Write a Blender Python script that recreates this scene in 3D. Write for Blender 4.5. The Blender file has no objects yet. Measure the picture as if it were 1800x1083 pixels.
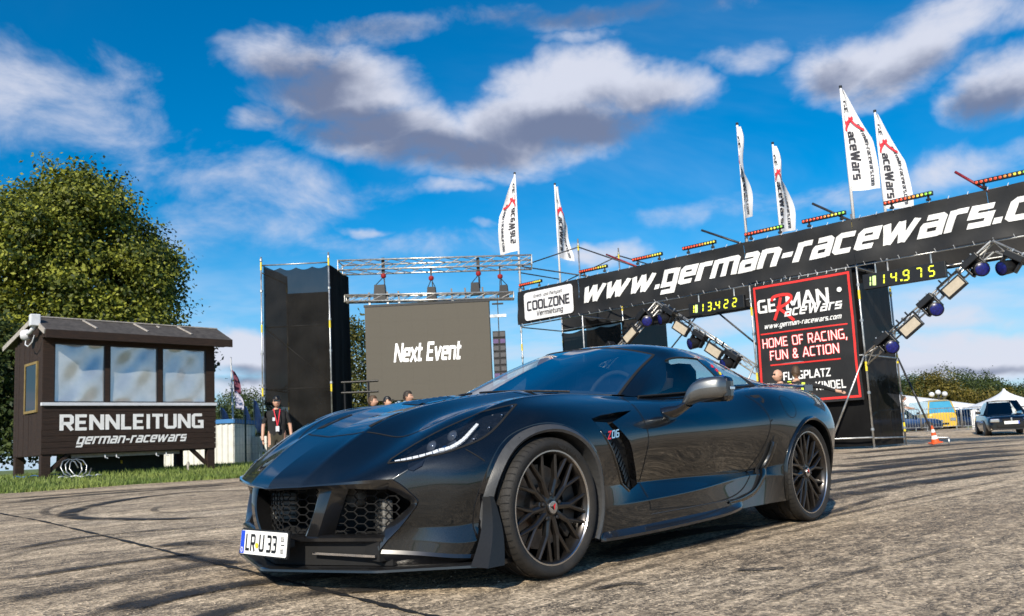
import bpy, bmesh, math, random
import numpy as np
from mathutils import Vector, Matrix
S = bpy.context.scene
COL = S.collection
R = math.radians
random.seed(7)

# ------------------------------------------------------------------ camera
F_PX, CY_PX, PITCH, ROLL, CAM_H = 1497.2, 600.2, 0.1215, 0.0495, 0.6215     # in pixels of an 1800 wide picture
cam = bpy.data.cameras.new('camera'); cam_ob = bpy.data.objects.new('camera', cam); COL.objects.link(cam_ob)
cam.sensor_width = 36.0; cam.lens = F_PX / 1800 * 36.0
cam.shift_y = (CY_PX - 541.5) / 1800
cam.clip_start = 0.05; cam.clip_end = 6000
cam_ob.matrix_world = Matrix.Translation((0, 0, CAM_H)) @ Matrix.Rotation(R(90) + PITCH, 4, 'X') @ Matrix.Rotation(-ROLL, 4, 'Z')
cam.dof.use_dof = True; cam.dof.focus_distance = 4.9; cam.dof.aperture_fstop = 6.3
S.camera = cam_ob

def ray(px, py):
    U = (px - 900) / F_PX; V = -(py - CY_PX) / F_PX
    u = U * math.cos(ROLL) + V * math.sin(ROLL); v = -U * math.sin(ROLL) + V * math.cos(ROLL)
    return Vector((u, math.cos(PITCH) - v * math.sin(PITCH), math.sin(PITCH) + v * math.cos(PITCH)))
# ------------------------------------------------------------------ sun, sky, exposure
SUN_AZ = math.atan2(-0.96, -0.30)          # direction towards the sun in the XY plane (behind the camera, a little left)
SUN_EL = R(33)
SUN_DIR = Vector((math.cos(SUN_EL) * math.cos(SUN_AZ), math.cos(SUN_EL) * math.sin(SUN_AZ), math.sin(SUN_EL)))
sun = bpy.data.lights.new('sun', 'SUN'); sun.energy = 4.9; sun.angle = R(0.55); sun.color = (1.0, 0.91, 0.76)
sun_ob = bpy.data.objects.new('sun', sun); COL.objects.link(sun_ob)
sun_ob.rotation_euler = SUN_DIR.to_track_quat('Z', 'Y').to_euler(); sun_ob.location = SUN_DIR * 60
S.view_settings.view_transform = 'Standard'; S.view_settings.look = 'None'
S.view_settings.exposure = 0.28; S.view_settings.gamma = 1.0

world = bpy.data.worlds.new('World'); S.world = world; world.use_nodes = True
def build_world():
    nt = world.node_tree; N = nt.nodes; L = nt.links
    for n in list(N): N.remove(n)
    out = N.new('ShaderNodeOutputWorld'); bg = N.new('ShaderNodeBackground')
    L.new(bg.outputs[0], out.inputs[0])
    def val(x):
        return x
    def math_(op, a, b=None, c=None, clamp=False):
        n = N.new('ShaderNodeMath'); n.operation = op; n.use_clamp = clamp
        for i, v in enumerate((a, b, c)):
            if v is None: continue
            if isinstance(v, (int, float)): n.inputs[i].default_value = v
            else: L.new(v, n.inputs[i])
        return n.outputs[0]
    def maprange(v, a, b, c=0., d=1., smooth=True):
        n = N.new('ShaderNodeMapRange'); n.interpolation_type = 'SMOOTHSTEP' if smooth else 'LINEAR'
        L.new(v, n.inputs[0])
        for i, q in enumerate((a, b, c, d)): n.inputs[1 + i].default_value = q
        return n.outputs[0]
    def mix(f, a, b):
        n = N.new('ShaderNodeMix'); n.data_type = 'RGBA'
        if isinstance(f, (int, float)): n.inputs[0].default_value = f
        else: L.new(f, n.inputs[0])
        for i, q in ((6, a), (7, b)):
            if isinstance(q, tuple): n.inputs[i].default_value = q
            else: L.new(q, n.inputs[i])
        return n.outputs[2]
    def noise(vec, scale, detail, rough, dist=0.):
        n = N.new('ShaderNodeTexNoise'); L.new(vec, n.inputs['Vector'])
        n.inputs['Scale'].default_value = scale; n.inputs['Detail'].default_value = detail
        n.inputs['Roughness'].default_value = rough; n.inputs['Distortion'].default_value = dist
        return n
    sky = N.new('ShaderNodeTexSky'); sky.sky_type = 'NISHITA'; sky.sun_disc = False
    sky.sun_elevation = SUN_EL; sky.sun_rotation = math.pi / 2 - SUN_AZ
    sky.air_density = 1.0; sky.dust_density = 0.4; sky.ozone_density = 2.2
    hs = N.new('ShaderNodeHueSaturation'); hs.inputs['Saturation'].default_value = SKY_SAT; hs.inputs['Value'].default_value = .96
    hs.inputs['Hue'].default_value = SKY_HUE
    L.new(sky.outputs[0], hs.inputs['Color'])
    tc = N.new('ShaderNodeTexCoord'); sep = N.new('ShaderNodeSeparateXYZ'); L.new(tc.outputs['Generated'], sep.inputs[0])
    x, y, z = sep.outputs
    az = math_('ARCTAN2', x, y)                                   # 0 straight ahead (+Y), right positive
    el = math_('ARCSINE', math_('MINIMUM', math_('MAXIMUM', z, -1.), 1.))
    # a cloud deck: project the view direction on a plane overhead
    zz = math_('MAXIMUM', math_('ADD', z, 0.10), 0.03)
    comb = N.new('ShaderNodeCombineXYZ'); L.new(math_('DIVIDE', x, zz), comb.inputs[0]); L.new(math_('DIVIDE', y, zz), comb.inputs[1])
    deck = comb.outputs[0]
    c2 = N.new('ShaderNodeCombineXYZ'); L.new(az, c2.inputs[0]); L.new(el, c2.inputs[1]); ae = c2.outputs[0]
    warp = noise(ae, 4.5, 5, .6)
    sw = N.new('ShaderNodeVectorMath'); sw.operation = 'MULTIPLY_ADD'; L.new(warp.outputs['Color'], sw.inputs[0]); sw.inputs[1].default_value = (.16, .085, 0)
    L.new(ae, sw.inputs[2]); off = N.new('ShaderNodeVectorMath'); off.operation = 'SUBTRACT'; L.new(sw.outputs[0], off.inputs[0]); off.inputs[1].default_value = (.08, .0425, 0); P2 = off.outputs[0]
    def vmath(op, a, b):
        n = N.new('ShaderNodeVectorMath'); n.operation = op; L.new(a, n.inputs[0])
        if b is not None: n.inputs[1].default_value = b
        return n
    def blobs(lst, k0=1.25, k1=.1):
        tot = None
        for px, py, w, h, s in lst:
            d = ray(px, py).normalized(); a = math.atan2(d.x, d.y); e = math.asin(d.z)
            q = vmath('MULTIPLY', vmath('SUBTRACT', P2, (a, e, 0)).outputs[0], (1240 / w, 1240 / h, 0))
            q = vmath('LENGTH', q.outputs[0], None).outputs['Value']
            m = maprange(q, k0, k1, 0., s)
            tot = m if tot is None else math_('MAXIMUM', tot, m)
        return tot
    dens = blobs(CUMULUS); base = blobs(CLOUD_BASES, 1.3, .0)
    st2 = N.new('ShaderNodeMapping'); st2.inputs['Scale'].default_value = (1, 1.7, 1); L.new(ae, st2.inputs[0])
    fine = noise(st2.outputs[0], 7.5, 7, .60, .3)
    fm = math_('SUBTRACT', fine.outputs[0], .5)
    cum = math_('ADD', math_('MULTIPLY', dens, 1.05), math_('MULTIPLY', fm, 1.5))
    cum = math_('MULTIPLY', maprange(cum, .26, .98), maprange(dens, 0.0, .28))
    # high thin veil
    veil = noise(deck, .55, 6, .62, .8)
    veil2 = noise(deck, .20, 2, .5)
    v = math_('MULTIPLY', maprange(veil.outputs[0], .42, .78), maprange(veil2.outputs[0], .38, .56))
    v = math_('MULTIPLY', v, .60)
    low = maprange(el, R(17), R(0.5))                              # paler and cloudier towards the horizon
    lown = noise(deck, .8, 5, .62)
    lowc = math_('MULTIPLY', maprange(lown.outputs[0], .43, .64), math_('MULTIPLY', low, .95))
    skyc = mix(math_('MULTIPLY', low, .78), hs.outputs[0], HORIZON)
    shade = maprange(math_('ADD', math_('MULTIPLY', base, 1.0), math_('MULTIPLY', fm, -1.1)), .05, .85)
    ccol = mix(shade, CLOUD_LIT, CLOUD_DARK)
    c = mix(v, skyc, VEIL_COL)
    c = mix(lowc, c, VEIL_COL)
    c = mix(math_('MULTIPLY', cum, .94), c, ccol)
    L.new(c, bg.inputs[0]); bg.inputs[1].default_value = SKY_STRENGTH
SKY_SAT, SKY_HUE, SKY_STRENGTH = 1.90, 0.499, 0.115
CLOUD_LIT = (5.2, 5.4, 6.2, 1); CLOUD_DARK = (1.35, 1.6, 2.45, 1); VEIL_COL = (4.4, 5.3, 6.6, 1); HORIZON = (2.7, 4.6, 6.6, 1)
# cloud banks: where they stand in the sky (as seen in the photograph), half width, half height, strength
CUMULUS = [(500, 100, 130, 60, .9), (590, 165, 170, 80, 1), (700, 235, 240, 66, 1.05), (890, 262, 190, 54, 1), (1000, 150, 185, 66, 1.1), (1130, 160, 115, 52, 1.05), (950, 210, 220, 66, 1.1), (640, 60, 200, 30, .55), (440, 215, 70, 32, .62),
           (800, 325, 90, 20, .55), (965, 298, 70, 20, .5), (1500, 100, 120, 62, .9), (1620, 78, 130, 72, .95), (1700, 40, 110, 45, .85), (1300, 98, 100, 32, .62), (1785, 150, 75, 65, .95), (1570, 155, 100, 28, .6), (1010, 62, 110, 18, .45),
           (1060, 22, 400, 28, .55), (40, 150, 230, 120, .66), (150, 240, 200, 80, .60), (430, 330, 320, 80, .52), (360, 400, 260, 70, .50), (700, 440, 300, 40, .42), (440, 618, 75, 48, 1.1), (420, 680, 90, 32, 1), (1065, 452, 90, 28, .85), (640, 415, 80, 14, .6), (465, 402, 55, 26, .5), (840, 405, 50, 14, .5),
           (1420, 355, 300, 34, .6), (1720, 290, 180, 44, .65), (1700, 632, 190, 30, 1.1), (1740, 600, 170, 28, .9), (1640, 560, 160, 26, .7), (1250, 560, 200, 40, .6), (1620, 520, 130, 18, .5)]
CLOUD_BASES = [(600, 220, 170, 50, 1), (790, 262, 220, 45, 1), (1010, 225, 230, 44, 1), (540, 150, 130, 70, .9), (1080, 180, 120, 40, .5), (1480, 130, 90, 35, .8), (1610, 130, 120, 40, .75), (1765, 190, 60, 40, .9), (1060, 18, 380, 30, .9), (440, 655, 65, 18, .8), (1710, 645, 140, 10, .6), (650, 60, 180, 30, .6)]
build_world()
world.cycles.sampling_method = 'MANUAL'; world.cycles.sample_map_resolution = 512
cy_ = S.cycles
cy_.max_bounces = 8; cy_.diffuse_bounces = 2; cy_.glossy_bounces = 3; cy_.transmission_bounces = 4; cy_.transparent_max_bounces = 14; cy_.volume_bounces = 0
cy_.caustics_reflective = False; cy_.caustics_refractive = False; cy_.sample_clamp_indirect = 6.0
# ------------------------------------------------------------------ pixel helper: a pixel of the photograph at a stated depth or on a plane
CAMP = Vector((0, 0, CAM_H))
def at(px, py, Y):
    d = ray(px, py); return CAMP + d * (Y / d.y)
def onplane(px, py, p0, n):
    d = ray(px, py); n = Vector(n); return CAMP + d * ((Vector(p0) - CAMP).dot(n) / d.dot(n))
def onground(px, py, z=0.0):
    d = ray(px, py); return CAMP + d * ((z - CAM_H) / d.z)

# ------------------------------------------------------------------ materials
MATS = {}
def nmat(name):
    m = bpy.data.materials.new(name); m.use_nodes = True
    MATS[name] = m
    return m, m.node_tree.nodes, m.node_tree.links, m.node_tree.nodes['Principled BSDF']
def mat(name, col, rough=.5, metal=0., spec=.5, coat=0., coat_rough=.03, var=0., scale=8., bump=0., bscale=60., alpha=1., emit=None, estr=0., stretch=(1, 1, 1), col2=None, trans=0., rvar=0.):
    """principled material with noise variation of colour, roughness and relief"""
    m, N, L, b = nmat(name)
    b.inputs['Roughness'].default_value = rough; b.inputs['Metallic'].default_value = metal
    b.inputs['Specular IOR Level'].default_value = spec
    b.inputs['Coat Weight'].default_value = coat; b.inputs['Coat Roughness'].default_value = coat_rough
    b.inputs['Alpha'].default_value = alpha
    b.inputs['Transmission Weight'].default_value = trans
    c = (*col, 1)
    b.inputs['Base Color'].default_value = c
    if emit: b.inputs['Emission Color'].default_value = (*emit, 1); b.inputs['Emission Strength'].default_value = estr
    if var or bump or rvar or col2:
        tc = N.new('ShaderNodeTexCoord'); mp = N.new('ShaderNodeMapping'); mp.inputs['Scale'].default_value = stretch
        L.new(tc.outputs['Object'], mp.inputs[0])
        n = N.new('ShaderNodeTexNoise'); n.inputs['Scale'].default_value = scale; n.inputs['Detail'].default_value = 6; n.inputs['Roughness'].default_value = .62
        L.new(mp.outputs[0], n.inputs['Vector'])
        if var or col2:
            r = N.new('ShaderNodeValToRGB'); r.color_ramp.elements[0].position = .32; r.color_ramp.elements[1].position = .68
            hi = col2 if col2 else tuple(min(1, v * (1 + var)) for v in col)
            lo = col if col2 else tuple(v * (1 - var) for v in col)
            r.color_ramp.elements[0].color = (*lo, 1); r.color_ramp.elements[1].color = (*hi, 1)
            L.new(n.outputs[0], r.inputs[0]); L.new(r.outputs[0], b.inputs['Base Color'])
        if rvar:
            q = N.new('ShaderNodeMapRange'); q.inputs[1].default_value = .3; q.inputs[2].default_value = .7
            q.inputs[3].default_value = max(0, rough - rvar); q.inputs[4].default_value = min(1, rough + rvar)
            L.new(n.outputs[0], q.inputs[0]); L.new(q.outputs[0], b.inputs['Roughness'])
        if bump:
            n2 = N.new('ShaderNodeTexNoise'); n2.inputs['Scale'].default_value = bscale; n2.inputs['Detail'].default_value = 4
            L.new(mp.outputs[0], n2.inputs['Vector'])
            bp = N.new('ShaderNodeBump'); bp.inputs['Strength'].default_value = bump; bp.inputs['Distance'].default_value = .02
            L.new(n2.outputs[0], bp.inputs['Height']); L.new(bp.outputs[0], b.inputs['Normal'])
    return m
def glass(name, tint=(.55, .62, .62), refl=1.0, rough=.0):
    """thin tinted pane: transparent with a Fresnel reflection"""
    m, N, L, b = nmat(name)
    N.remove(b); out = N['Material Output']
    t = N.new('ShaderNodeBsdfTransparent'); t.inputs[0].default_value = (*tint, 1)
    g = N.new('ShaderNodeBsdfGlossy'); g.inputs['Roughness'].default_value = rough; g.inputs[0].default_value = (1, 1, 1, 1)
    f = N.new('ShaderNodeFresnel'); f.inputs[0].default_value = 1.55
    k = N.new('ShaderNodeMath'); k.operation = 'MULTIPLY'; k.use_clamp = True; k.inputs[1].default_value = refl; L.new(f.outputs[0], k.inputs[0])
    mx = N.new('ShaderNodeMixShader'); L.new(k.outputs[0], mx.inputs[0]); L.new(t.outputs[0], mx.inputs[1]); L.new(g.outputs[0], mx.inputs[2])
    L.new(mx.outputs[0], out.inputs[0])
    return m
def mesh_cloth(name, col, alpha, fold=2.0):
    """woven scaffold netting: dark cloth with pin holes, soft folds"""
    m, N, L, b = nmat(name); out = N['Material Output']
    tc = N.new('ShaderNodeTexCoord'); n = N.new('ShaderNodeTexNoise'); n.inputs['Scale'].default_value = fold; n.inputs['Detail'].default_value = 3
    mp = N.new('ShaderNodeMapping'); mp.inputs['Scale'].default_value = (1, 1, .25); L.new(tc.outputs['Object'], mp.inputs[0]); L.new(mp.outputs[0], n.inputs['Vector'])
    bp = N.new('ShaderNodeBump'); bp.inputs['Strength'].default_value = .5; bp.inputs['Distance'].default_value = .15
    L.new(n.outputs[0], bp.inputs['Height']); L.new(bp.outputs[0], b.inputs['Normal'])
    n2 = N.new('ShaderNodeTexNoise'); n2.inputs['Scale'].default_value = 1.3; n2.inputs['Detail'].default_value = 5; L.new(tc.outputs['Object'], n2.inputs['Vector'])
    r = N.new('ShaderNodeValToRGB'); r.color_ramp.elements[0].position = .35; r.color_ramp.elements[1].position = .7
    r.color_ramp.elements[0].color = (*[v * .65 for v in col], 1); r.color_ramp.elements[1].color = (*[v * 1.5 for v in col], 1)
    L.new(n2.outputs[0], r.inputs[0]); L.new(r.outputs[0], b.inputs['Base Color'])
    b.inputs['Roughness'].default_value = .9; b.inputs['Specular IOR Level'].default_value = .1; b.inputs['Alpha'].default_value = alpha
    return m

M_WHITE = mat('white_print', (.80, .80, .79), .6, var=.06, scale=3)
M_RED = mat('red_print', (.72, .03, .025), .55, var=.1, scale=3)
M_BLACK = mat('black_plastic', (.007, .007, .008), .45, var=.4, scale=20, bump=.1)
M_MATTE = mat('matte_black', (.004, .004, .0045), .85, var=.3, scale=9)
M_STEEL = mat('galvanised_steel', (.46, .47, .47), .42, .85, var=.25, scale=5, rvar=.12)
M_ALU = mat('aluminium_truss', (.62, .60, .56), .35, .8, var=.2, scale=6, rvar=.1)
M_YELLOW = mat('yellow_tape', (.75, .60, .04), .6, var=.15, scale=10)
M_RUBBER = mat('rubber', (.018, .017, .016), .75, var=.35, scale=25, bump=.15, bscale=120)
M_WOODBR = mat('dark_stained_timber', (.011, .0050, .0028), .8, col2=(.034, .0160, .0085), scale=5, stretch=(1, 1, 9), bump=.35, bscale=30)
M_SKIN = mat('skin', (.52, .30, .21), .55, var=.12, scale=14)
M_HAIR = mat('dark_hair', (.025, .017, .012), .6, var=.4, scale=50)
M_SHIRT = mat('black_shirt', (.012, .012, .013), .9, var=.4, scale=12, bump=.3, bscale=18)

# ------------------------------------------------------------------ mesh builder
def frame(d):
    d = Vector(d).normalized()
    up = Vector((0, 0, 1)) if abs(d.z) < .95 else Vector((0, 1, 0))
    s = d.cross(up).normalized(); return s, s.cross(d).normalized()
class MB:
    def __init__(s): s.v = []; s.f = []; s.m = []; s.mi = 0
    def add(s, vs, fs):
        o = len(s.v); s.v += [tuple(v) for v in vs]; s.f += [tuple(i + o for i in f) for f in fs]; s.m += [s.mi] * len(fs); return s
    def box(s, c, d, rz=0., M=None):
        hx, hy, hz = d[0] / 2, d[1] / 2, d[2] / 2
        vs = [Vector((x * hx, y * hy, z * hz)) for x in (-1, 1) for y in (-1, 1) for z in (-1, 1)]
        m = M if M is not None else Matrix.Rotation(rz, 3, 'Z')
        return s.add([m @ v + Vector(c) for v in vs], [(0, 1, 3, 2), (4, 6, 7, 5), (0, 4, 5, 1), (2, 3, 7, 6), (0, 2, 6, 4), (1, 5, 7, 3)])
    def bar(s, a, b, w, h=None, up=None):
        a = Vector(a); b = Vector(b); h = h or w
        d = (b - a).normalized()
        if up is not None:
            u = Vector(up); u = (u - d * u.dot(d)).normalized(); sd = d.cross(u)
        else: sd, u = frame(d)
        vs = []
        for p in (a, b):
            for i, j in ((-1, -1), (1, -1), (1, 1), (-1, 1)): vs.append(p + sd * (i * w / 2) + u * (j * h / 2))
        return s.add(vs, [(3, 2, 1, 0), (4, 5, 6, 7), (0, 1, 5, 4), (1, 2, 6, 5), (2, 3, 7, 6), (3, 0, 4, 7)])
    def tube(s, pts, r, n=8, cap=True):
        pts = [Vector(p) for p in pts]; rs = r if isinstance(r, (list, tuple)) else [r] * len(pts)
        vs = []; prev = None
        for i, p in enumerate(pts):
            d = (pts[min(i + 1, len(pts) - 1)] - pts[max(i - 1, 0)]).normalized()
            if prev is None: sd, u = frame(d)
            else:
                sd = (prev - d * prev.dot(d)).normalized(); u = sd.cross(d)
            prev = sd
            for k in range(n):
                a = 2 * math.pi * k / n; vs.append(p + (sd * math.cos(a) + u * math.sin(a)) * rs[i])
        fs = []
        for i in range(len(pts) - 1):
            for k in range(n): fs.append((i * n + k, i * n + (k + 1) % n, (i + 1) * n + (k + 1) % n, (i + 1) * n + k))
        if cap: fs += [tuple(range(n - 1, -1, -1)), tuple(range((len(pts) - 1) * n, len(pts) * n))]
        return s.add(vs, fs)
    def lathe(s, prof, n=24, axis='Z', c=(0, 0, 0), M=None):
        """profile of (radius, height)"""
        vs = []; c = Vector(c)
        for r, h in prof:
            for k in range(n):
                a = 2 * math.pi * k / n
                p = Vector((r * math.cos(a), r * math.sin(a), h))
                if axis == 'Y': p = Vector((p.x, p.z, p.y))
                if axis == 'X': p = Vector((p.z, p.x, p.y))
                if M is not None: p = M @ p
                vs.append(p + c)
        fs = []
        for i in range(len(prof) - 1):
            for k in range(n): fs.append((i * n + k, i * n + (k + 1) % n, (i + 1) * n + (k + 1) % n, (i + 1) * n + k))
        if axis == 'Y': fs = [f[::-1] for f in fs]
        if prof[0][0] > 1e-5: fs.append(tuple(range(n)) if axis == 'Y' else tuple(range(n - 1, -1, -1)))
        if prof[-1][0] > 1e-5:
            q = tuple(range((len(prof) - 1) * n, len(prof) * n)); fs.append(q[::-1] if axis == 'Y' else q)
        return s.add(vs, fs)
    def grid(s, P, flip=False):
        """P: rows x cols x 3"""
        nr = len(P); nc = len(P[0]); vs = [tuple(p) for row in P for p in row]; fs = []
        for i in range(nr - 1):
            for j in range(nc - 1):
                q = (i * nc + j, i * nc + j + 1, (i + 1) * nc + j + 1, (i + 1) * nc + j); fs.append(q[::-1] if flip else q)
        return s.add(vs, fs)
    def prism(s, pts, o, ax, ay, az, t):
        """outline pts (2D) extruded by t along az, placed by origin o and axes"""
        o = Vector(o); ax = Vector(ax); ay = Vector(ay); az = Vector(az); n = len(pts)
        vs = [o + ax * p[0] + ay * p[1] for p in pts] + [o + ax * p[0] + ay * p[1] + az * t for p in pts]
        fs = [tuple(range(n - 1, -1, -1)), tuple(range(n, 2 * n))] + [(i, (i + 1) % n, n + (i + 1) % n, n + i) for i in range(n)]
        return s.add(vs, fs)
    def build(s, name, m, parent=None, smooth=False, bevel=0., world=None, solid=0., sub=0, auto=None):
        me = bpy.data.meshes.new(name)
        vs = s.v
        if world is not None:
            inv = world.inverted(); vs = [inv @ Vector(v) for v in vs]
        me.from_pydata(vs, [], s.f)
        mats = m if isinstance(m, (list, tuple)) else [m]
        for q in mats: me.materials.append(q)
        if len(mats) > 1: me.polygons.foreach_set('material_index', s.m)
        if auto is not None:
            me.polygons.foreach_set('use_smooth', [True] * len(me.polygons)); me.set_sharp_from_angle(angle=R(auto))
        elif smooth: me.polygons.foreach_set('use_smooth', [True] * len(me.polygons))
        me.validate(); me.update()
        o = bpy.data.objects.new(name, me); COL.objects.link(o)
        if parent is not None: o.parent = parent
        if solid: md = o.modifiers.new('solid', 'SOLIDIFY'); md.thickness = solid; md.offset = 0
        if bevel: md = o.modifiers.new('bevel', 'BEVEL'); md.width = bevel; md.segments = 2; md.limit_method = 'ANGLE'
        if sub: md = o.modifiers.new('sub', 'SUBSURF'); md.levels = sub; md.render_levels = sub
        return o
def tag(o, label=None, cat=None, group=None, kind=None):
    if label: o['label'] = label
    if cat: o['category'] = cat
    if group: o['group'] = group
    if kind: o['kind'] = kind
    return o
class Thing:
    """an Empty at the base of a thing; its parts are given in world coordinates (or local with local=True)"""
    def __init__(s, name, label, cat, loc=(0, 0, 0), rz=0., group=None):
        s.o = bpy.data.objects.new(name, None); COL.objects.link(s.o); s.o.empty_display_size = .2
        s.o.location = loc; s.o.rotation_euler = (0, 0, rz); tag(s.o, label, cat, group)
        s.M = Matrix.Translation(Vector(loc)) @ Matrix.Rotation(rz, 4, 'Z')
    def part(s, name, mb, m, parent=None, local=False, **k):
        return mb.build(name, m, parent or s.o, world=None if local else s.M, **k)
def copy_tree(o, parent=None):
    c = o.copy(); COL.objects.link(c)
    if parent is not None: c.parent = parent
    for ch in list(o.children): copy_tree(ch, c)
    return c
def structure(o): o['kind'] = 'structure'; return o

# ------------------------------------------------------------------ lettering: a small stroke alphabet of our own (x 0..w, baseline 0, capitals to 1)
GL = {}
def g(ch, w, *strokes): GL[ch] = (w, strokes)
XH = .74
g('w', .98, [(.08, XH), (.25, 0)], [(.25, 0), (.47, XH)], [(.47, XH), (.62, 0)], [(.62, 0), (.88, XH)])
g('v', .62, [(.08, XH), (.30, 0)], [(.30, 0), (.54, XH)])
g('.', .24, [(.12, -.0), (.12, .2)])
g(',', .24, [(.14, .16), (.08, -.16)])
g('-', .42, [(.05, .36), (.37, .36)])
g('g', .62, [(.52, XH - .08), (.1, XH - .08), (.1, .1), (.5, .1)], [(.52, XH), (.52, -.2), (.08, -.2)])
g('e', .62, [(.1, .38), (.52, .38), (.52, XH - .08), (.16, XH - .08), (.1, XH - .16), (.1, .12), (.16, .08), (.52, .08)])
g('r', .46, [(.1, 0), (.1, XH)], [(.1, XH - .14), (.2, XH - .08), (.44, XH - .08)])
g('m', .94, [(.1, 0), (.1, XH)], [(.1, XH - .08), (.44, XH - .08), (.48, XH - .12), (.48, 0)], [(.48, XH - .08), (.8, XH - .08), (.84, XH - .12), (.84, 0)])
g('n', .62, [(.1, 0), (.1, XH)], [(.1, XH - .08), (.46, XH - .08), (.52, XH - .14), (.52, 0)])
g('a', .62, [(.12, XH - .08), (.46, XH - .08), (.52, XH - .14), (.52, 0)], [(.52, .40), (.12, .40), (.1, .36), (.1, .08), (.52, .08)])
g('c', .58, [(.52, XH - .08), (.16, XH - .08), (.1, XH - .14), (.1, .14), (.16, .08), (.52, .08)])
g('s', .58, [(.52, XH - .08), (.1, XH - .08), (.1, .38), (.5, .38), (.5, .08), (.06, .08)])
g('o', .62, [(.3, .08), (.14, .08), (.1, .12), (.1, XH - .12), (.14, XH - .08), (.48, XH - .08), (.52, XH - .12), (.52, .12), (.48, .08), (.3, .08)])
g('u', .62, [(.1, XH), (.1, .08), (.52, .08)], [(.52, XH), (.52, 0)])
g('t', .42, [(.16, .96), (.16, .08), (.4, .08)], [(.03, XH - .08), (.4, XH - .08)])
g('i', .24, [(.12, 0), (.12, XH)], [(.12, .86), (.12, 1.0)])
g('l', .26, [(.12, 1.0), (.12, 0)])
g('d', .62, [(.52, .08), (.1, .08), (.1, XH - .08), (.52, XH - .08)], [(.52, 1.0), (.52, 0)])
g('y', .60, [(.08, XH), (.08, .1), (.5, .1)], [(.5, XH), (.5, -.2), (.1, -.2)])
g('z', .56, [(.06, XH - .08), (.5, XH - .08), (.08, .08), (.52, .08)])
g('x', .58, [(.04, XH), (.54, 0)], [(.54, XH), (.04, 0)])
g('A', .78, [(.05, 0), (.36, .95), (.42, .95), (.73, 0)], [(.2, .3), (.58, .3)])
g('C', .70, [(.62, .92), (.18, .92), (.1, .84), (.1, .16), (.18, .08), (.62, .08)])
g('D', .70, [(.1, .5), (.1, .92), (.5, .92), (.6, .8), (.6, .2), (.5, .08), (.1, .08), (.1, .5)])
g('E', .64, [(.58, .92), (.1, .92), (.1, .08), (.58, .08)], [(.1, .5), (.52, .5)])
g('F', .60, [(.56, .92), (.1, .92), (.1, 0)], [(.1, .48), (.5, .48)])
g('G', .72, [(.62, .92), (.18, .92), (.1, .84), (.1, .16), (.18, .08), (.62, .08), (.62, .46), (.38, .46)])
g('H', .72, [(.1, 0), (.1, 1)], [(.62, 0), (.62, 1)], [(.1, .5), (.62, .5)])
g('I', .28, [(.14, 0), (.14, 1)])
g('K', .70, [(.1, 0), (.1, 1)], [(.62, 1), (.16, .5), (.64, 0)])
g('L', .58, [(.1, 1), (.1, .08), (.55, .08)])
g('M', .94, [(.1, 0), (.1, 1)], [(.14, .94), (.47, .22)], [(.47, .22), (.80, .94)], [(.84, 0), (.84, 1)])
g('N', .76, [(.1, 0), (.1, 1)], [(.13, .92), (.63, .08)], [(.66, 0), (.66, 1)])
g('O', .74, [(.36, .08), (.18, .08), (.1, .16), (.1, .84), (.18, .92), (.56, .92), (.64, .84), (.64, .16), (.56, .08), (.36, .08)])
g('P', .66, [(.1, 0), (.1, .92), (.5, .92), (.58, .84), (.58, .52), (.5, .44), (.1, .44)])
g('R', .70, [(.1, 0), (.1, .92), (.52, .92), (.6, .84), (.6, .52), (.52, .44), (.1, .44)], [(.36, .44), (.62, 0)])
g('S', .68, [(.6, .92), (.18, .92), (.1, .84), (.1, .58), (.18, .5), (.52, .5), (.6, .42), (.6, .16), (.52, .08), (.06, .08)])
g('T', .64, [(.02, .92), (.62, .92)], [(.32, .92), (.32, 0)])
g('U', .72, [(.1, 1), (.1, .16), (.18, .08), (.54, .08), (.62, .16), (.62, 1)])
g('V', .74, [(.08, 1), (.37, 0)], [(.37, 0), (.66, 1)])
g('W', 1.0, [(.08, 1), (.29, 0)], [(.29, 0), (.5, .92)], [(.5, .92), (.71, 0)], [(.71, 0), (.92, 1)])
g('Z', .66, [(.05, .92), (.58, .92), (.08, .08), (.62, .08)])
g('&', .76, [(.66, .0), (.2, .66), (.2, .86), (.28, .94), (.42, .94), (.5, .86), (.5, .68), (.12, .36), (.12, .14), (.2, .06), (.44, .06), (.64, .36)])
g('0', .68, [(.34, .08), (.16, .08), (.1, .14), (.1, .86), (.16, .92), (.52, .92), (.58, .86), (.58, .14), (.52, .08), (.34, .08)])
g('1', .40, [(.04, .78), (.2, .94), (.2, 0)])
g('3', .64, [(.06, .92), (.5, .92), (.56, .86), (.56, .56), (.5, .5), (.24, .5)], [(.5, .5), (.56, .44), (.56, .14), (.5, .08), (.04, .08)])
g('6', .66, [(.56, .92), (.16, .92), (.1, .86), (.1, .14), (.16, .08), (.5, .08), (.56, .14), (.56, .46), (.5, .52), (.1, .52)])
g('2', .64, [(.06, .92), (.5, .92), (.56, .86), (.56, .58), (.1, .12), (.1, .08), (.6, .08)])
GL[' '] = (.36, ())
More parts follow.
